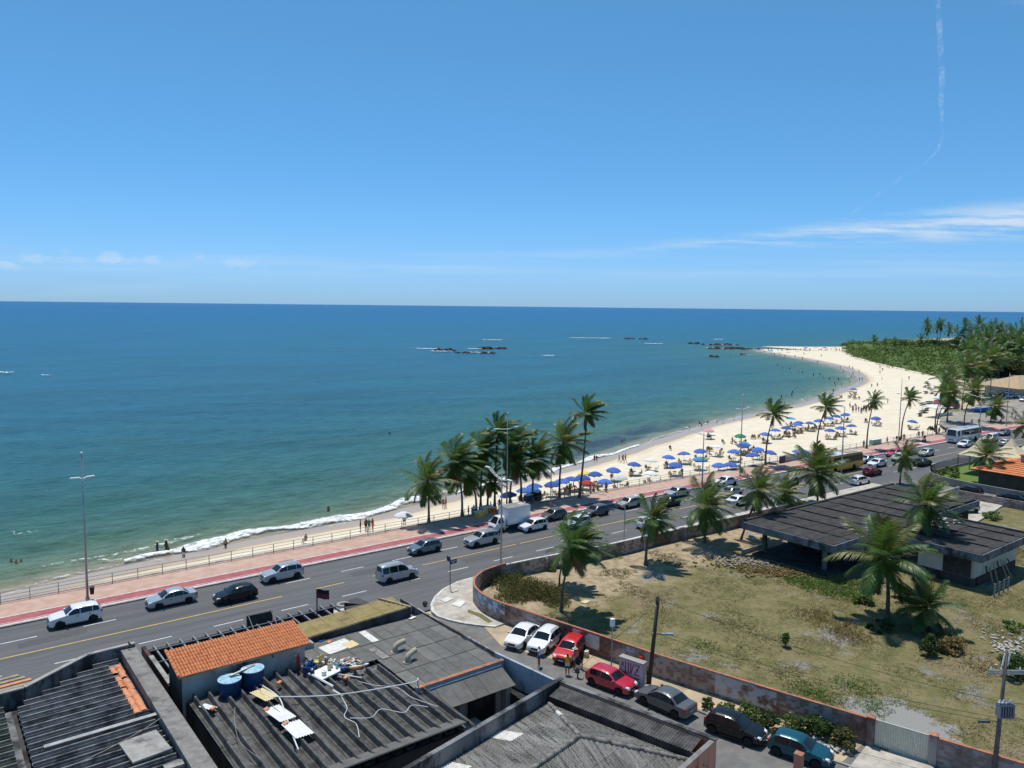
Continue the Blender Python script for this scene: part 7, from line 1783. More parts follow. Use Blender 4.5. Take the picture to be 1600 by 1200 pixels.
# ------------------------------------------------------------------ lamp posts, poles, wires
m_lamp = M('lamp_head', (.70,.71,.71), rough=.4)
def mast(u, h, hl, arms, label, z=.13, bin_=False, spire=True):
    t = empty('lamp_mast', (*u, z), 0, label, 'street lamp', 'tall lamp masts along the avenue')
    MB().tube([(0,0,-.1),(0,0,hl*.5),(0,0,h)], [.12,.095,.05], 8).build('pole', m_metalgal, t, smooth=True, local=True)
    MB().lathe([(.2,0),(.2,.25),(.13,.3)], 8).build('base_collar', m_metalgal, t, local=True)
    if spire: MB().lathe([(.0,-.12),(.11,-.04),(.11,.04),(0,.12)], 8, (0,0,h)).build('finial', m_lamp, t, local=True); MB().tube([(0,0,h-.1),(.35,0,hl+.8),(.45,.1,hl+.3)], .02, 4).build('stay', m_metalgal, t, local=True)
    for (dx, dy, L_, rise) in arms:
        d = Vector((dx,dy,0)).normalized(); s_ = Vector((-d.y,d.x,0))*.12
        a = MB()
        for sg in (-1, 1): a.tube([Vector((0,0,hl))+s_*sg, d*L_*.5+s_*sg+Vector((0,0,hl+rise*.35)), d*L_+s_*sg+Vector((0,0,hl+rise))], .035, 5)
        for k in (.25,.5,.75,1.): a.tube([d*L_*k+s_+Vector((0,0,hl+rise*k*k)), d*L_*k-s_+Vector((0,0,hl+rise*k*k))], .025, 4)
        arm = a.build('arm', m_lamp, t, local=True)
        MB().obox(d*(L_+.32)+Vector((0,0,hl+rise+.02)), d*.38, s_.normalized()*.16, Vector((0,0,.06))).build('lamp_head', m_lamp, arm, local=True)
    if bin_: MB().lathe([(.16,.5),(.22,1.15),(.24,1.18),(.05,1.25)], 10, (.38,-.1,0)).build('litter_bin', m_trim, t, local=True)
sea_, land_ = (0,1), (0,-1); E_, W2 = (1,.2), (-1,.2)
mast((12.4, 80.9), 14., 11.6, [(*E_,.35,.05),(*W2,.3,.05)], 'lamp mast with finial standing alone at far left of the promenade', bin_=True)
mast((63.7, 83.3), 13.6, 11.4, [(*E_,1.5,.1),(*W2,1.3,.1)], 'tall lamp mast among the promenade palms behind the white truck')
mast((49.1, 65.1), 11.8, 9.8, [(*sea_,2.2,.9),(*land_,1.0,.15)], 'lamp mast on the near kerb left of the vacant lot', .0, spire=False)
mast((81.2, 64.4), 12.0, 11.7, [(*sea_,2.4,.5),(*land_,1.0,.15)], 'lamp mast on the near kerb behind the broad palm', .0, spire=False)
mast((109.9, 79.4), 13.6, 11.2, [(*E_,2.0,.1),(*W2,.7,.1)], 'tall lamp mast on the promenade by the blue parasols right of centre', bin_=True)
mast((120.5, 67.4), 12.4, 12.2, [(*sea_,.6,.1)], 'slim lamp mast on the near kerb in front of the yellow bus', .0, spire=False)
mast((165.3, 80.1), 13.8, 10.4, [(*W2,.6,.1)], 'tall lamp mast on the promenade beside the slim palm near the cyclist', bin_=True, spire=False)
mast((172.1, 67.2), 12.0, 10.6, [(*sea_,4.0,1.2),(*land_,.8,.1)], 'lamp mast on the near kerb at right in front of the white bus', .0, spire=False)
mast((211.9, 76.8), 13.0, 12.4, [(*land_,.8,.1)], 'lamp mast on the promenade near the right picture edge', spire=False)
def arm_lamp(u, h, d, L_, rise, label, z=0., mat=m_metalgal):
    t = empty('street_lamp', (*u, z), 0, label, 'street lamp'); d = Vector((*d,0)).normalized()
    MB().tube([(0,0,0),(0,0,h*.7),(0,0,h)]+[Vector((0,0,h))+d*L_*f+Vector((0,0,rise*sin(f*pi/2))) for f in (.15,.35,.6,.8,1.)], [.085,.07,.06,.05,.045,.04,.035,.035], 7).build('pole', mat, t, smooth=True, local=True)
    MB().obox(d*(L_+.25)+Vector((0,0,h+rise)), d*.3, Vector((-d.y,d.x,0))*.1, Vector((0,0,.05))).build('lamp_head', m_lamp, t, local=True)
arm_lamp((66.9, 64.3), 4.4, (-.25,1), 3.2, .9, 'curved single-arm lamp post on the near kerb between the lot palms', .1)
arm_lamp((69.5, 80.9), 6.0, (1,-.6), 1.4, .2, 'thin lamp post with short arm behind the dark grey hatchback', .13, m_rail)
# street-name sign
t = empty('street_sign', (*(41.4, 63.2), .12), 0, 'blue street-name sign on a dark post at the corner', 'sign')
m_signb = M('sign_blue', (.015,.035,.12), rough=.5)
MB().tube([(0,0,-.1),(0,0,3.3)], .04, 7).build('post', m_trim, t, local=True)
MB().obox((-.05,.25,3.05), (.02,.30,0), (.015,0,0), (0,0,.24)).build('name_plate', m_signb, t, local=True); MB().obox((.38,0,2.75), (.42,.05,0), (0,.015,0), (0,0,.20)).build('name_plate', m_signb, t, local=True)
for i, (w_, dz) in enumerate(((.28,.07),(.20,-.06))): MB().obox((.38,-.018,2.75+dz), (w_,.03,0), (0,.004,0), (0,0,.022)).build('lettering', m_whitep, t, local=True)
# wooden utility pole with guy wire
m_wood = M('creosoted_wood', (.055,.043,.034), (.085,.066,.052), 4., rough=.9, st=(3,3,.4), world=False)
wp = empty('utility_pole', (*(41.8, 37.4), 0), 0, 'dark leaning wooden utility pole beside the graffiti box', 'pole')
top = Vector((.55*RIGHT.x, .55*RIGHT.y, 7.2))
MB().tube([(0,0,-.2),top*.5,top], [.17,.15,.12], 9).build('pole', m_wood, wp, smooth=True, local=True)
MB().beam(top*.93+Vector((-.12,0,0)), top*.93+Vector((-.12,0,.5)), .1, .12).build('pole_splint', m_wood, wp, local=True)
MB().obox(top*.6+RIGHT*.95+Vector((0,0,.1)), RIGHT*.42, FWD*.11, Vector((0,0,.06))).build('lamp_head', M('lamp_grey_blue', (.30,.36,.46), rough=.4), wp, local=True)
MB().tube([top*.6, top*.6+RIGHT*.6+Vector((0,0,.12))], .025, 5).build('lamp_arm', m_trim, wp, local=True)
for k, z in ((0,.97),(1,.9),(2,.62)): MB().lathe([(.03,0),(.05,.04),(.03,.09)], 7, tuple(top*z+Vector((-.16,0,0)))).build('insulator', m_whitep, wp, local=True)
# concrete pole with transformer
tp_ = empty('transformer_pole', (*(49.9, 17.4), 0), 0, 'concrete pole with grey transformer and crossarm at lower right', 'pole')
tt = Vector((.25*RIGHT.x, .25*RIGHT.y, 8.3)); m_cpole = M('dark_concrete_pole', (.13,.11,.10), (.17,.15,.135), 4., rough=.9)
MB().tube([(0,0,-.2),tt*.5,tt], [.16,.13,.09], 8).build('pole', m_cpole, tp_, smooth=True, local=True)
for dz in (0,.16): MB().obox(tt*.83+RIGHT*.35+Vector((0,0,dz)), RIGHT*1.3, FWD*.04, Vector((0,0,.045))).build('crossarm', m_metalgal, tp_, local=True)
for s in (-.14,.16): MB().obox(tt*.93+RIGHT*s, Vector((.05,-.03,.36)), RIGHT*.04, FWD*.03).build('bracket', m_whitep, tp_, local=True)
trf = MB().obox(tt*.58+RIGHT*.04-FWD*.34, RIGHT*.42, FWD*.24, Vector((0,0,.42))).build('transformer', M('transformer_grey', (.22,.24,.28), (.19,.21,.25), 2., rough=.5), tp_, local=True)
for k in range(4): MB().lathe([(.07,0),(.09,.05),(.05,.10),(.06,.15),(.02,.22)], 8, tuple(tt*.58+RIGHT*(-.30+.21*k)-FWD*.34+Vector((0,0,.42)))).build('bushing', m_whitep, trf, local=True)
for k in range(5): MB().obox(tt*.58+RIGHT*(-.3+.15*k)-FWD*.60, RIGHT*.012, FWD*.03, Vector((0,0,.33))).build('cooling_fin', m_trim, trf, local=True)
for k in (-.8,-.2,.9,1.5): MB().lathe([(.03,0),(.06,.06),(.04,.14),(.02,.2)], 7, tuple(tt*.83+RIGHT*k+Vector((0,0,.2)))).build('insulator', m_whitep, tp_, local=True)
# overhead lines
m_wire = M('black_cable', (.015,.015,.016), rough=.6)
def wire(a, b, sag, label, r=.014, mat=m_wire):
    a, b = Vector(a), Vector(b); pts = [a.lerp(b, i/16)-Vector((0,0,sag*4*(i/16)*(1-i/16))) for i in range(17)]
    tag(MB().tube(pts, r, 4, cap=False).build('cable', mat), label, 'cable', 'overhead cables')
wpw = Vector(wp.location)+top; tpw = Vector(tp_.location)+tt
wire(wpw*1.0-Vector((0,0,.15)), Vector(tp_.location)+tt*.62, .5, 'top cable strung from the wooden pole to the transformer')
for i, f in enumerate((.66,.63)): wire(Vector(wp.location)+top*f, Vector(tp_.location)+tt*(.50-.03*i), .55+.1*i, ('upper' if i == 0 else 'lower')+' low cable between the wooden pole and transformer pole')
wire(Vector(tp_.location)+tt*.52, Vector(tp_.location)+Vector((9,-9,4.0)), .4, 'cable leaving the transformer pole to the right')
wire(Vector(tp_.location)+tt*.62, Vector(tp_.location)+Vector((9,-7,5.4)), .4, 'upper cable leaving the transformer to the right')
wire(wpw-Vector((0,0,.5)), (*(40.2, 43.1), .1), .0, 'straight guy wire from wooden pole to the street', .012)
for i in range(3): tag(MB().tube([wpw+Vector((.1,-.1,-.2)), wpw+RIGHT*(.35+.12*i)+Vector((0,0,-.7-.3*i)), wpw+RIGHT*(.25)+Vector((0,0,-1.4-.2*i))], .01, 4).build('loose_cable', m_wire), ['short','middle','long'][i]+' loose cable dangling from the wooden pole top', 'cable', 'loose cables')
MB().obox(Vector(tp_.location)+tt*.47-RIGHT*.9, RIGHT*.35, FWD*.04, Vector((0,0,.05))).build('splice_box', m_signb, tp_)
# sensor post, graffiti box, jerrycan, gas sphere
t = empty('sensor_post', (*(41.4, 40.8), .03), 0, 'slim post with grey cabinet on top beside the red three-door car', 'post')
MB().tube([(0,0,0),(0,0,4.1)], .045, 6).build('post', m_metalgal, t, local=True); MB().obox((0,0,4.2), (.15,-.05,0), (.05,.13,0), (0,0,.30)).build('cabinet', m_whitep, t, local=True)
gx_ = Vector((*(41.3, 38.7), 0)); gdir = Vector((.24,-.97,0)); gnor = Vector((-.97,-.24,0))
gb_ = empty('graffiti_box', gx_, 0, 'pale concrete utility box covered with black graffiti letters', 'utility box')
m_box = M('pale_lilac_paint', (.56,.52,.55), (.50,.47,.50), 1.5, rough=.85, c3=(.36,.34,.34), s3=.9, lo3=.55, hi3=.72)
MB().obox(gx_+Vector((0,0,1.0))-gnor*.25, gdir*1.0, gnor*.25, Vector((0,0,1.0))).build('body', m_box, gb_); MB().obox(gx_+Vector((0,0,2.04))-gnor*.25, gdir*1.05, gnor*.3, Vector((0,0,.05))).build('lid', m_conc, gb_)
m_spray = M('black_spray', (.012,.012,.014), rough=.7)
def stroke(pts, w_=.035):
    mb = MB()
    for a, b in zip(pts, pts[1:]):
        P = [gx_+gdir*q[0]+Vector((0,0,q[1]))+gnor*.004 for q in (a, b)]; mb.beam(P[0], P[1], .008, w_*1.6, upv=tuple(gdir.cross(gnor)) if abs((P[1]-P[0]).normalized().z) < .9 else tuple(gdir))
    mb.build('graffiti_stroke', m_spray, gb_)
for st_ in [[(-.78,1.75),(-.62,1.45)],[(-.62,1.75),(-.78,1.45)],[(-.45,1.85),(-.45,1.05),(-.72,.95),(-.86,1.15)],[(-.20,1.85),(-.20,1.0)],[(.0,1.85),(.0,1.0),(.25,1.85)],[(.32,1.8),(.72,1.8),(.30,1.05),(.74,1.05)],[(.45,1.45),(.66,1.45)],[(-.75,.75),(-.45,.75),(-.45,.2)],[(-.62,.5),(-.45,.5)],[(-.25,.8),(.15,.8)],[(-.05,.8),(-.05,.25)],[(.30,.8),(.75,.8)],[(.52,.8),(.52,.25)],[(.75,.62),(.75,.5)]]: stroke(st_)
t = empty('jerrycan', (*(42.1, 44.3), .03), .4, 'white container with yellow bottom on the verge by the red hatchback', 'container')
MB().box(-.2,.2,-.14,.14,0,.26).build('yellow_base', CLO['yellow'], t, local=True); MB().box(-.19,.19,-.13,.13,.26,.5).build('white_top', m_whitep, t, local=True); MB().lathe([(.05,.5),(.05,.58)], 8).build('cap', m_whitep, t, local=True)
t = empty('red_balloon', (*(43.8, 39.9), 0), 0, 'red and white round buoy hanging beside the graffiti box', 'buoy')
MB().lathe([(0,.85),(.2,.95),(.26,1.1),(.2,1.26),(0,1.34)], 10).build('ball', CLO['red'], t, smooth=True, local=True); MB().tube([(0,0,1.3),(0,0,1.9)], .01, 4).build('cord', m_trim, t, local=True)
t = empty('timber_rack', (*(41.9, 37.9), 0), .2, 'dark timber rack between graffiti box and wooden pole', 'rack')
for k in range(2): MB().beam((k*.4,0,0),(k*.4,0,1.3), .09).build('upright', m_wood, t, local=True)
for k in range(3): MB().beam((0,0,.35+.4*k),(.4,0,.35+.4*k), .05).build('rung', m_wood, t, local=True)
# small bollard on the corner kerb
t = empty('kerb_block', (37.3,61.2,.1), .3, 'small dark block on the white corner kerb', 'block'); MB().box(-.16,.16,-.16,.16,0,.3).build('block', m_mould, t, local=True); MB().box(-.1,.1,-.1,.1,.3,.36).build('cap', m_trim, t, local=True)

# ------------------------------------------------------------------ roof clutter
def tank(x, y, r, h, z0, label, lidmat):
    t = empty('water_tank', (x, y, z0), 0, label, 'water tank', 'blue water tanks')
    MB().lathe([(r*.86,0),(r*.9,.05),(r,h*.9),(r*1.03,h*.93),(r*1.03,h)], 24).build('barrel', m_tank, t, smooth=True, sharp=40, local=True)
    l_ = MB().lathe([(r*1.06,h-.02),(r*1.06,h+.03),(r*.8,h+.07),(r*.2,h+.12),(0,h+.12)], 24).build('lid', lidmat, t, smooth=True, sharp=30, local=True)
    for k in range(8): MB().obox((r*.55*cos(k*pi/4), r*.55*sin(k*pi/4), h+.095), (r*.4*cos(k*pi/4), r*.4*sin(k*pi/4), -.025), (-.02*sin(k*pi/4), .02*cos(k*pi/4), 0), (0,0,.012)).build('lid_rib', m_lid, l_, local=True)
    return t
tank(15.1,48.25,.68,1.05,3.45,'left blue water tank with debris on its lid below the orange roof', m_lid)
tank(16.65,48.5,.68,1.2,3.45,'right blue water tank with pale clean lid', m_lid)
o = MB().obox((15.95,48.4,4.74), Vector((.85,.18,.075)), Vector((-.02,.08,0)), Vector((0,0,.025))).build('lid_plank', m_ply); tag(o, 'long plank lying across both water tank lids', 'plank')
o = MB().obox((15.7,48.3,4.78), Vector((.55,.12,.045)), Vector((-.02,.06,0)), Vector((0,0,.02))).build('lid_plank', m_slab); tag(o, 'pale board on top of the plank over the tanks', 'plank')
def spline(P, k=5):
    P = [Vector(p) for p in P]; out = []
    for i in range(len(P)-1):
        a, b, c, d = P[max(0,i-1)], P[i], P[i+1], P[min(len(P)-1,i+2)]
        for j in range(k): t_ = j/k; out.append(.5*((2*b)+(c-a)*t_+(2*a-5*b+4*c-d)*t_*t_+(3*b-a-3*c+d)*t_**3))
    return out+[P[-1]]
def pipe(pts, r, label, mat=m_whitep, nm='pipe', n=6): return tag(MB().tube(spline(pts), r*.75, n).build(nm, mat), label, 'pipe', 'loose pipes and hoses on the trough roof')
pipe([(16.6,45.9,3.83),(20.0,43.4,3.95),(24.2,41.6,4.2),(25.0,41.9,4.2)], .045, 'long white pipe carried across the trough roof')
tag(MB().tube([(25.0,41.9,3.3),(25.0,41.9,4.25)], .03, 5).build('pipe_prop', m_trim), 'thin dark prop holding the long white pipe', 'prop')
pipe([(16.9,48.0,3.73),(17.2,45.6,3.79),(16.8,43.5,3.79),(16.2,40.8,3.77),(15.9,39.3,3.77)], .055, 'curving white hose running down the trough roof')
pipe([(19.9,46.9,3.96),(20.4,44.6,3.89)], .10, 'thick white drainpipe lying below the clutter')
pipe([(20.2,44.2,3.87),(20.4,43.2,3.85)], .07, 'short white pipe end below the drainpipe')
pipe([(20.3,43.2,3.83),(20.0,41.8,3.81),(19.4,40.9,3.81),(19.6,39.8,3.81),(19.1,38.4,3.81)], .028, 'thin white cable wriggling down from the pipe end')
pipe([(19.6,40.6,3.81),(20.6,39.9,3.83),(21.5,40.3,3.89),(22.4,39.2,3.86),(23.2,39.6,3.89),(23.9,38.9,3.86)], .028, 'white cable snaking right over the troughs')
pipe([(22.0,44.4,3.86),(22.6,43.2,3.89),(23.6,42.0,3.89),(23.7,40.4,3.89),(24.4,38.5,3.89)], .022, 'pale cable along the right troughs')
pipe([(21.4,45.9,3.91),(22.4,44.6,3.89)], .05, 'short white batten near the terracotta basin')
pipe([(14.6,45.8,3.83),(13.9,43.6,3.81),(13.6,41.6,3.81),(14.0,39.0,3.81)], .018, 'thin cable on the left troughs', m_conc)
pipe([(2.0,44.6,3.86),(6.0,44.9,3.83),(9.0,46.0,3.86),(10.8,46.8,4.05)], .03, 'pale cable drawn over the ribbed roof to the parapet', m_conc)
for (p0, rz, w_, l_, mt, lab) in [((16.6,46.3,3.83),.25,1.0,1.7,m_cream,'cream corrugated offcut lying below the tanks'),((16.5,43.6,3.81),.15,1.05,2.0,m_whitep,'upper white corrugated offcut on the trough roof'),((16.7,41.3,3.81),.05,1.15,1.9,m_whitep,'lower white corrugated offcut on the trough roof'),((13.4,47.0,3.73),.5,.5,1.0,m_whitep,'small broken white sheet at the roof corner')]:
    me = corr_mesh('corrugated_offcut', w_, l_, .17, .03, mt, 5, 2)
    o = link('corrugated_offcut', me); o.matrix_basis = Matrix.Translation(p0) @ Matrix.Rotation(rz, 4, 'Z') @ Matrix.Rotation(.06, 4, 'Y') @ Matrix.Translation((-w_/2,-l_/2,0)); tag(o, lab, 'roof sheet', 'loose corrugated offcuts')
for i, (x, y) in enumerate([(16.0,44.4),(16.3,42.2),(21.6,45.3),(23.2,51.3),(17.9,47.2),(13.5,46.4)]):
    o = MB().obox((x,y,3.86 if i != 3 else 3.70), (.14,.06,.02), (-.04,.12,0), (0,0,.05)).build('broken_tile', m_tile2); tag(o, 'broken clay tile %s' % ['above the upper white offcut','between the two white offcuts','beside the terracotta basin','by the white sheet on the flat roof','below the clutter heap','at the left roof corner'][i], 'tile', 'broken clay tiles')
# clutter between the orange room and the flat roof
m_blue = M('blue_plastic', (.02,.10,.30), rough=.45); m_ylw = M('yellow_plastic', (.62,.52,.10), rough=.5); m_terra = M('terracotta', (.52,.22,.10), (.6,.3,.16), 4., rough=.85)
t = empty('clutter_drum', (20.25,47.9,3.45), 0, 'dark blue cut-down drum full of bottles at the end of the orange room', 'drum')
MB().lathe([(.40,0),(.44,.1),(.44,.62),(.47,.66),(.40,.66),(.38,.15),(0,.15)], 16).build('drum', m_tank, t, local=True)
for k in range(6): MB().lathe([(.08,.3),(.1,.5),(.1,.85),(.04,.95),(.03,1.02)], 7, (.2*cos(k*1.05), .2*sin(k*1.05), .05*(k % 3))).build('bottle', [m_blue, m_whitep, CLO['red'], m_lid, m_blue, m_tank][k], t, local=True)
t = empty('plastic_chair', (21.0,48.3,3.55), 2.2, 'yellow plastic chair tipped among the roof clutter', 'chair')
MB().box(-.22,.22,-.22,.22,.42,.46).build('seat', m_ylw, t, local=True); MB().obox((-.24,0,.72), (.02,0,0), (0,.22,0), (-.05,0,.26)).build('backrest', m_ylw, t, local=True)
for a in (-.18,.18):
    for b in (-.18,.18): MB().beam((a,b,0),(a*.9,b*.9,.43), .05).build('leg', m_ylw, t, local=True)
    MB().beam((-.2,a*1.2,.65),(.2,a*1.2,.65), .05, .03).build('armrest', m_ylw, t, local=True)
o = MB().obox((20.9,46.8,3.84), (.85,.25,0), (-.2,.65,0), (0,0,.05)).build('white_board', m_whitep); tag(o, 'bright white board under the roof clutter', 'board')
for i, (x, y, r, h, mt, lab) in enumerate([(21.2,46.9,.13,.55,m_cream,'cream plastic canister on the white board'),(21.45,47.2,.14,.6,m_whitep,'pale tall canister behind the cream one'),(21.7,46.8,.10,.45,m_lid,'pale blue bottle right of the canisters'),(20.6,46.4,.16,.35,m_whitep,'white bucket at the front of the clutter'),(21.9,46.3,.2,.3,m_blue,'blue ball-like tub at right end of the clutter'),(20.0,46.9,.15,.4,m_trim,'black pot below the blue drum'),(19.75,48.6,.12,.9,CLO['red'],'dark red rolled cloth leaning on the orange room'),(21.4,47.8,.12,.5,m_fib_olive,'olive jar behind the yellow chair')]):
    t = empty('canister', (x, y, 3.88), 0, lab, 'container', 'containers in the roof clutter')
    MB().lathe([(r*.9,0),(r,.05),(r,h*.8),(r*.5,h*.92)], 10).build('body', mt, t, smooth=True, sharp=40, local=True); MB().lathe([(r*.45,h*.92),(r*.45,h),(0,h)], 8).build('cap', m_whitep if i % 2 else m_trim, t, local=True)
crnd = random.Random(21); mb = MB(); mbs = {k: MB() for k in range(4)}
for i in range(150):
    x = 20.0+crnd.random()*3.6; y = 48.9-(x-20.0)*.55+crnd.gauss(0,.45); a = crnd.uniform(0,3.1); s = crnd.uniform(.03,.14)
    mbs[i % 4].obox((x,y,3.72+crnd.random()*.16), (s*cos(a),s*sin(a),crnd.uniform(-.02,.02)), (-s*.5*sin(a),s*.5*cos(a),0), (0,0,crnd.uniform(.01,.05)))
for k, mt in enumerate((m_whitep, m_slab, m_terra, m_lid)): tag(mbs[k].build('litter', mt), '%s litter strewn beside the flat roof' % ['white','grey-white','terracotta','pale blue'][k], 'litter', kind='stuff')
t = empty('basin', (22.7,46.0,3.80), 0, 'terracotta-coloured basin lying at the edge of the flat roof', 'basin')
MB().lathe([(.0,.03),(.30,.03),(.42,.22),(.46,.22),(.34,0),(0,0)], 18).build('bowl', m_terra, t, smooth=True, local=True); MB().lathe([(.44,.22),(.47,.24),(.44,.25)], 18).build('rim', m_cream, t, local=True)
t.rotation_euler = (-.35,.1,0)
for (x, y, rz, lab) in [(26.3,47.2,.15,'upper beige elbow vent on the flat grey roof'),(26.2,45.3,.35,'lower beige elbow vent on the flat grey roof')]:
    t = empty('roof_vent', (x, y, 3.60), rz, lab, 'vent', 'elbow vents on the flat roof'); m_vent = m_cream if False else M('beige_vent_%d' % int(y), (.45,.39,.29), (.36,.31,.23), 4., rough=.85)
    MB().tube([(0,0,-.05),(0,0,.30),(.12,0,.48),(.35,0,.55),(.85,0,.58)], [.2,.2,.2,.19,.19], 12).build('elbow', m_vent, t, smooth=True, sharp=50, local=True); MB().lathe([(.3,0),(.3,.06),(.2,.1)], 12).build('collar', m_vent, t, local=True)
for (c, a, b, mt, lab) in [((23.4,50.4,3.66),(1.1,.2,0),(-.1,.75,0),m_slab,'big white sheet lying on the flat grey roof'),((24.3,50.1,3.675),(.45,.1,0),(-.05,.5,0),m_cream,'cream sheet overlapping the big white sheet'),((26.0,50.6,3.66),(.28,0,0),(0,1.1,0),m_slab,'long pale strip patch on the flat roof'),((25.3,47.7,3.63),(.28,0,0),(-.05,1.0,0),m_fib_pale,'grey repair strip between the flat roof panels'),((22.9,52.0,3.7),(.25,.1,0),(-.05,.2,0),m_blue,'blue scrap of plastic beside the big white sheet'),((30.3,51.6,3.72),(.3,.1,0),(-.05,.12,0),m_whitep,'white scrap at the far corner of the flat roof')]:
    o = MB().obox(c, a, b, (0,0,.012)).build('roof_patch', mt); tag(o, lab, 'sheet', 'loose sheets on the flat roof')
# flag, pigeon
t = empty('flag', (*(24.7, 56.8), 3.2), 0, 'dark red and black flag on a short pole above the pergola', 'flag')
MB().tube([(0,0,-.4),(0,0,2.5)], .05, 6).build('pole', m_wood, t, local=True)
vs = [(RIGHT.x*.16*i+FWD.x*.07*sin(i*1.3), RIGHT.y*.16*i+FWD.y*.07*sin(i*1.3), z-.02*i) for z in (1.75,2.15,2.5) for i in range(7)]
MB().add(vs, [(r*7+i,r*7+i+1,(r+1)*7+i+1,(r+1)*7+i) for r in (0,) for i in range(6)]).build('lower_stripe', M('flag_maroon', (.16,.03,.05), rough=.8), t, local=True)
MB().add(vs, [(7+i,7+i+1,14+i+1,14+i) for i in range(6)]).build('upper_stripe', CLO['black'], t, local=True)
pg = empty('pigeon', (*(11.3, 57.7), 4.27), 2., 'dark pigeon perched on the parapet corner at left', 'bird')
MB().tube([(-.2,0,.09),(-.12,0,.12),(0,0,.13),(.09,0,.17),(.12,0,.23),(.14,0,.27),(.18,0,.26)], [.012,.045,.07,.055,.035,.032,.006], 8).build('body', m_trim, pg, smooth=True, local=True); MB().tube([(0,.025,0),(0,.025,.1)], .006, 4).tube([(0,-.025,0),(0,-.025,.1)], .006, 4).build('legs', m_trim, pg, local=True)

# ------------------------------------------------------------------ promenade stalls, banner, crates
def crate(u, c, sz, label, z=.13, rz=.2):
    t = empty('cooler_box', (*u, z), rz, label, 'cooler', 'coolers under the promenade palms'); a, b, h = sz
    MB().box(-a,a,-b,b,0,h).build('box', c, t, local=True); MB().box(-a-.03,a+.03,-b-.03,b+.03,h,h+.08).build('lid', m_whitep if c != m_whitep else m_blue, t, local=True)
m_orange = M('orange_cooler', (.62,.17,.03), rough=.5)
crate((59.3, 83.6), m_ylw, (.55,.35,.7), 'yellow cooler box under the promenade palms')
crate((59.6, 85.1), m_blue, (.3,.3,.8), 'blue drum-like cooler left of the yellow one')
crate((60.9, 84.5), m_cream, (.55,.4,.9), 'beige crate behind the yellow cooler')
crate((61.6, 84.4), m_orange, (.45,.35,.8), 'left orange cooler beside the beige crate')
crate((62.2, 84.4), m_orange, (.4,.35,.6), 'right orange cooler nearest the truck cab')
crate((71.2, 85.9), m_trim, (.5,.4,1.3), 'black cabinet under the palms right of the truck')
crate((69.9, 86.3), m_signb, (.6,.4,.9), 'dark blue cooler behind the truck')
t = empty('beach_banner', (*(127.3, 81.3), .13), 0, 'long blue and white advertising banner tied to the railing', 'banner')
bx0, bx1 = (124.6, 81.7), (132.7, 82.0)
for k in range(4):
    a = Vector((bx0[0]+(bx1[0]-bx0[0])*k/4, bx0[1]+(bx1[1]-bx0[1])*k/4, .75)); b = Vector((bx0[0]+(bx1[0]-bx0[0])*(k+1)/4-.05, bx0[1]+(bx1[1]-bx0[1])*(k+1)/4, .75))
    MB().beam(a, b, .05, 1.25).build('panel', [m_signb, PAINT['slate'], m_lid, m_conc][k], t)
t = empty('green_bin', (*(159.5, 82.1), .13), -.05, 'pale green container box on the promenade by the railing', 'container'); MB().box(-1.6,1.6,-.35,.35,0,1.0).build('box', M('mint_paint', (.30,.48,.40), rough=.6), t, local=True); MB().box(-1.65,1.65,-.4,.4,1.0,1.06).build('lid', m_whitep, t, local=True)

# ------------------------------------------------------------------ debris in the lot
drnd = random.Random(31)
def debris(name, c, n, rx, ry, smin, smax, mat, label, flat=.5, rot=0.):
    mb = MB()
    for i in range(n):
        a_, b_ = drnd.gauss(0, rx), drnd.gauss(0, ry); x = c[0]+a_*cos(rot)-b_*sin(rot); y = c[1]+a_*sin(rot)+b_*cos(rot); a = drnd.uniform(0,3.14); s = drnd.uniform(smin,smax)
        mb.obox((x,y,.14+lot_z(x,y)*.5+drnd.random()*.06), (s*cos(a),s*sin(a),drnd.uniform(-.3,.3)*s), (-s*flat*sin(a),s*flat*cos(a),0), (0,0,s*drnd.uniform(.08,.3)))
    tag(mb.build(name, mat), label, 'debris', kind='stuff')
m_rub = M('rubble', (.30,.26,.21), (.20,.17,.14), 3., rough=.95, fine=.2)
m_rub2 = M('pale_rubble', (.50,.48,.44), (.34,.32,.29), 4., rough=.95)
debris('rubble', (72.4, 51.1), 260, 1.9, .8, .05,.22, m_rub, 'grey rubble strip before the carport of the derelict block', .6, -1.0)
debris('dry_palm_litter', (71.9, 47.5), 420, 3.2, .8, .06,.34, m_leaf_b, 'brown palm litter strewn along the derelict block', .18, -1.0)
debris('white_rubbish', (70.2, 51.3), 34, .8, .6, .03,.13, m_rub2, 'white rubbish by the carport edge', .7)
debris('white_rubble', (71.5, 24.4), 150, 1.8, .8, .04,.17, m_rub2, 'white rubble heap at the right edge of the lot', .6, .5)
debris('scattered_stones', (73.0, 28.2), 55, 2.6, 2.4, .03,.10, m_rub2, 'pale stones scattered right of the big palm', .7)
debris('pale_litter', (60.6, 43.6), 45, 11, 7, .02,.07, m_rub2, 'pale litter scattered over the grass', .7)
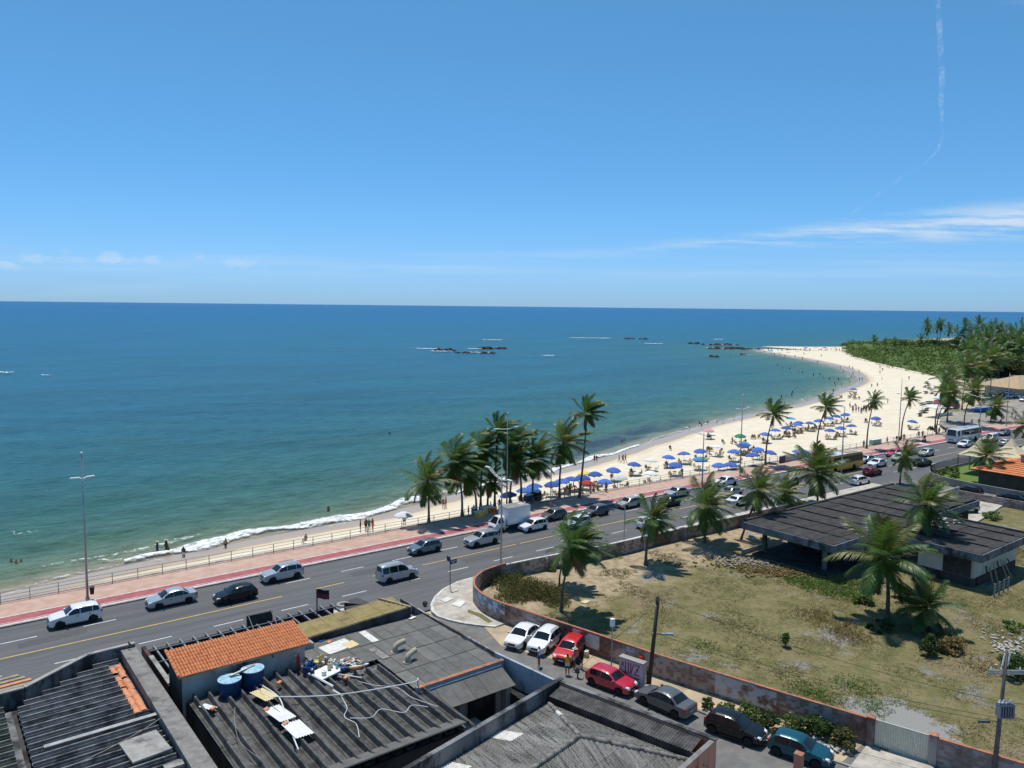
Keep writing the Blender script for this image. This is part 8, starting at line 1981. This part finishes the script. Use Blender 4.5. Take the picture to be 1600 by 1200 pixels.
debris('verge_rubble', (45.6, 25.8), 110, .9, .5, .04,.14, m_rub2, 'pale rubble under the shrubs near the gate', .7, -1.2)
debris('wall_foot_litter', (43.2, 46.3), 60, 2.5, .2, .03,.1, m_rub, 'small stones along the foot of the brick wall', .7, -1.35)
o = MB().obox((*(49.9, 52.8), .16), (.4,.1,0), (-.1,.25,0), (0,0,.05)).build('pale_slab', m_cream); tag(o, 'single pale slab lying in the grass right of the twin palm', 'slab')
t = empty('wire_fence', (84.2,30.4,0), 0, 'short post-and-wire fence before the right wing of the derelict block', 'fence')
for k in range(4): MB().box(83.2+k*1.1-.06,83.2+k*1.1+.06,30.1-.06,30.1+.06,0,1.5).build('post', m_conc, t)
for z in (.4,.75,1.1,1.4): MB().tube([(83.2,30.1,z),(86.5,30.1,z)], .012, 4).build('wire', m_metalgal, t)

# ------------------------------------------------------------------ contrail high in the sky
def ray(u, v, r): return (R_*(u-800)+U_*(600-v)-B_*1230).normalized()*r
m, n, l, p = NT('ice_contrail')
v_ = coords(n, l, None, True); fac = rng(n, l, texnoise(n, l, v_, .004, 6, .75), .42, .76, .0, .12)
tr_, tl_, mx_ = n.new('ShaderNodeBsdfTransparent'), n.new('ShaderNodeBsdfTranslucent'), n.new('ShaderNodeMixShader'); tl_.inputs[0].default_value = (.92,.92,.92,1)
l.new(fac, mx_.inputs[0]); l.new(tr_.outputs[0], mx_.inputs[1]); l.new(tl_.outputs[0], mx_.inputs[2]); l.new(mx_.outputs[0], n['Material Output'].inputs[0])
pts = [(1466,-60),(1467,20),(1470,80),(1472,120),(1470,165),(1474,205),(1466,232),(1445,255),(1410,275),(1375,300),(1345,322),(1310,345)]
cv_ = []
for i, (u, q) in enumerate(pts): cv_.append(ray(u, q, 14000+i*900))
tag(MB().tube(cv_, [40,44,52,56,48,36,30,28,30,34,36,36], 8, cap=False).build('contrail', m, smooth=True), 'thin bent white aircraft contrail high at upper right', 'contrail')
print('OBJECTS', len(bpy.data.objects), 'TRIS', sum(len(p.vertices)-2 for m in bpy.data.meshes for p in m.polygons))
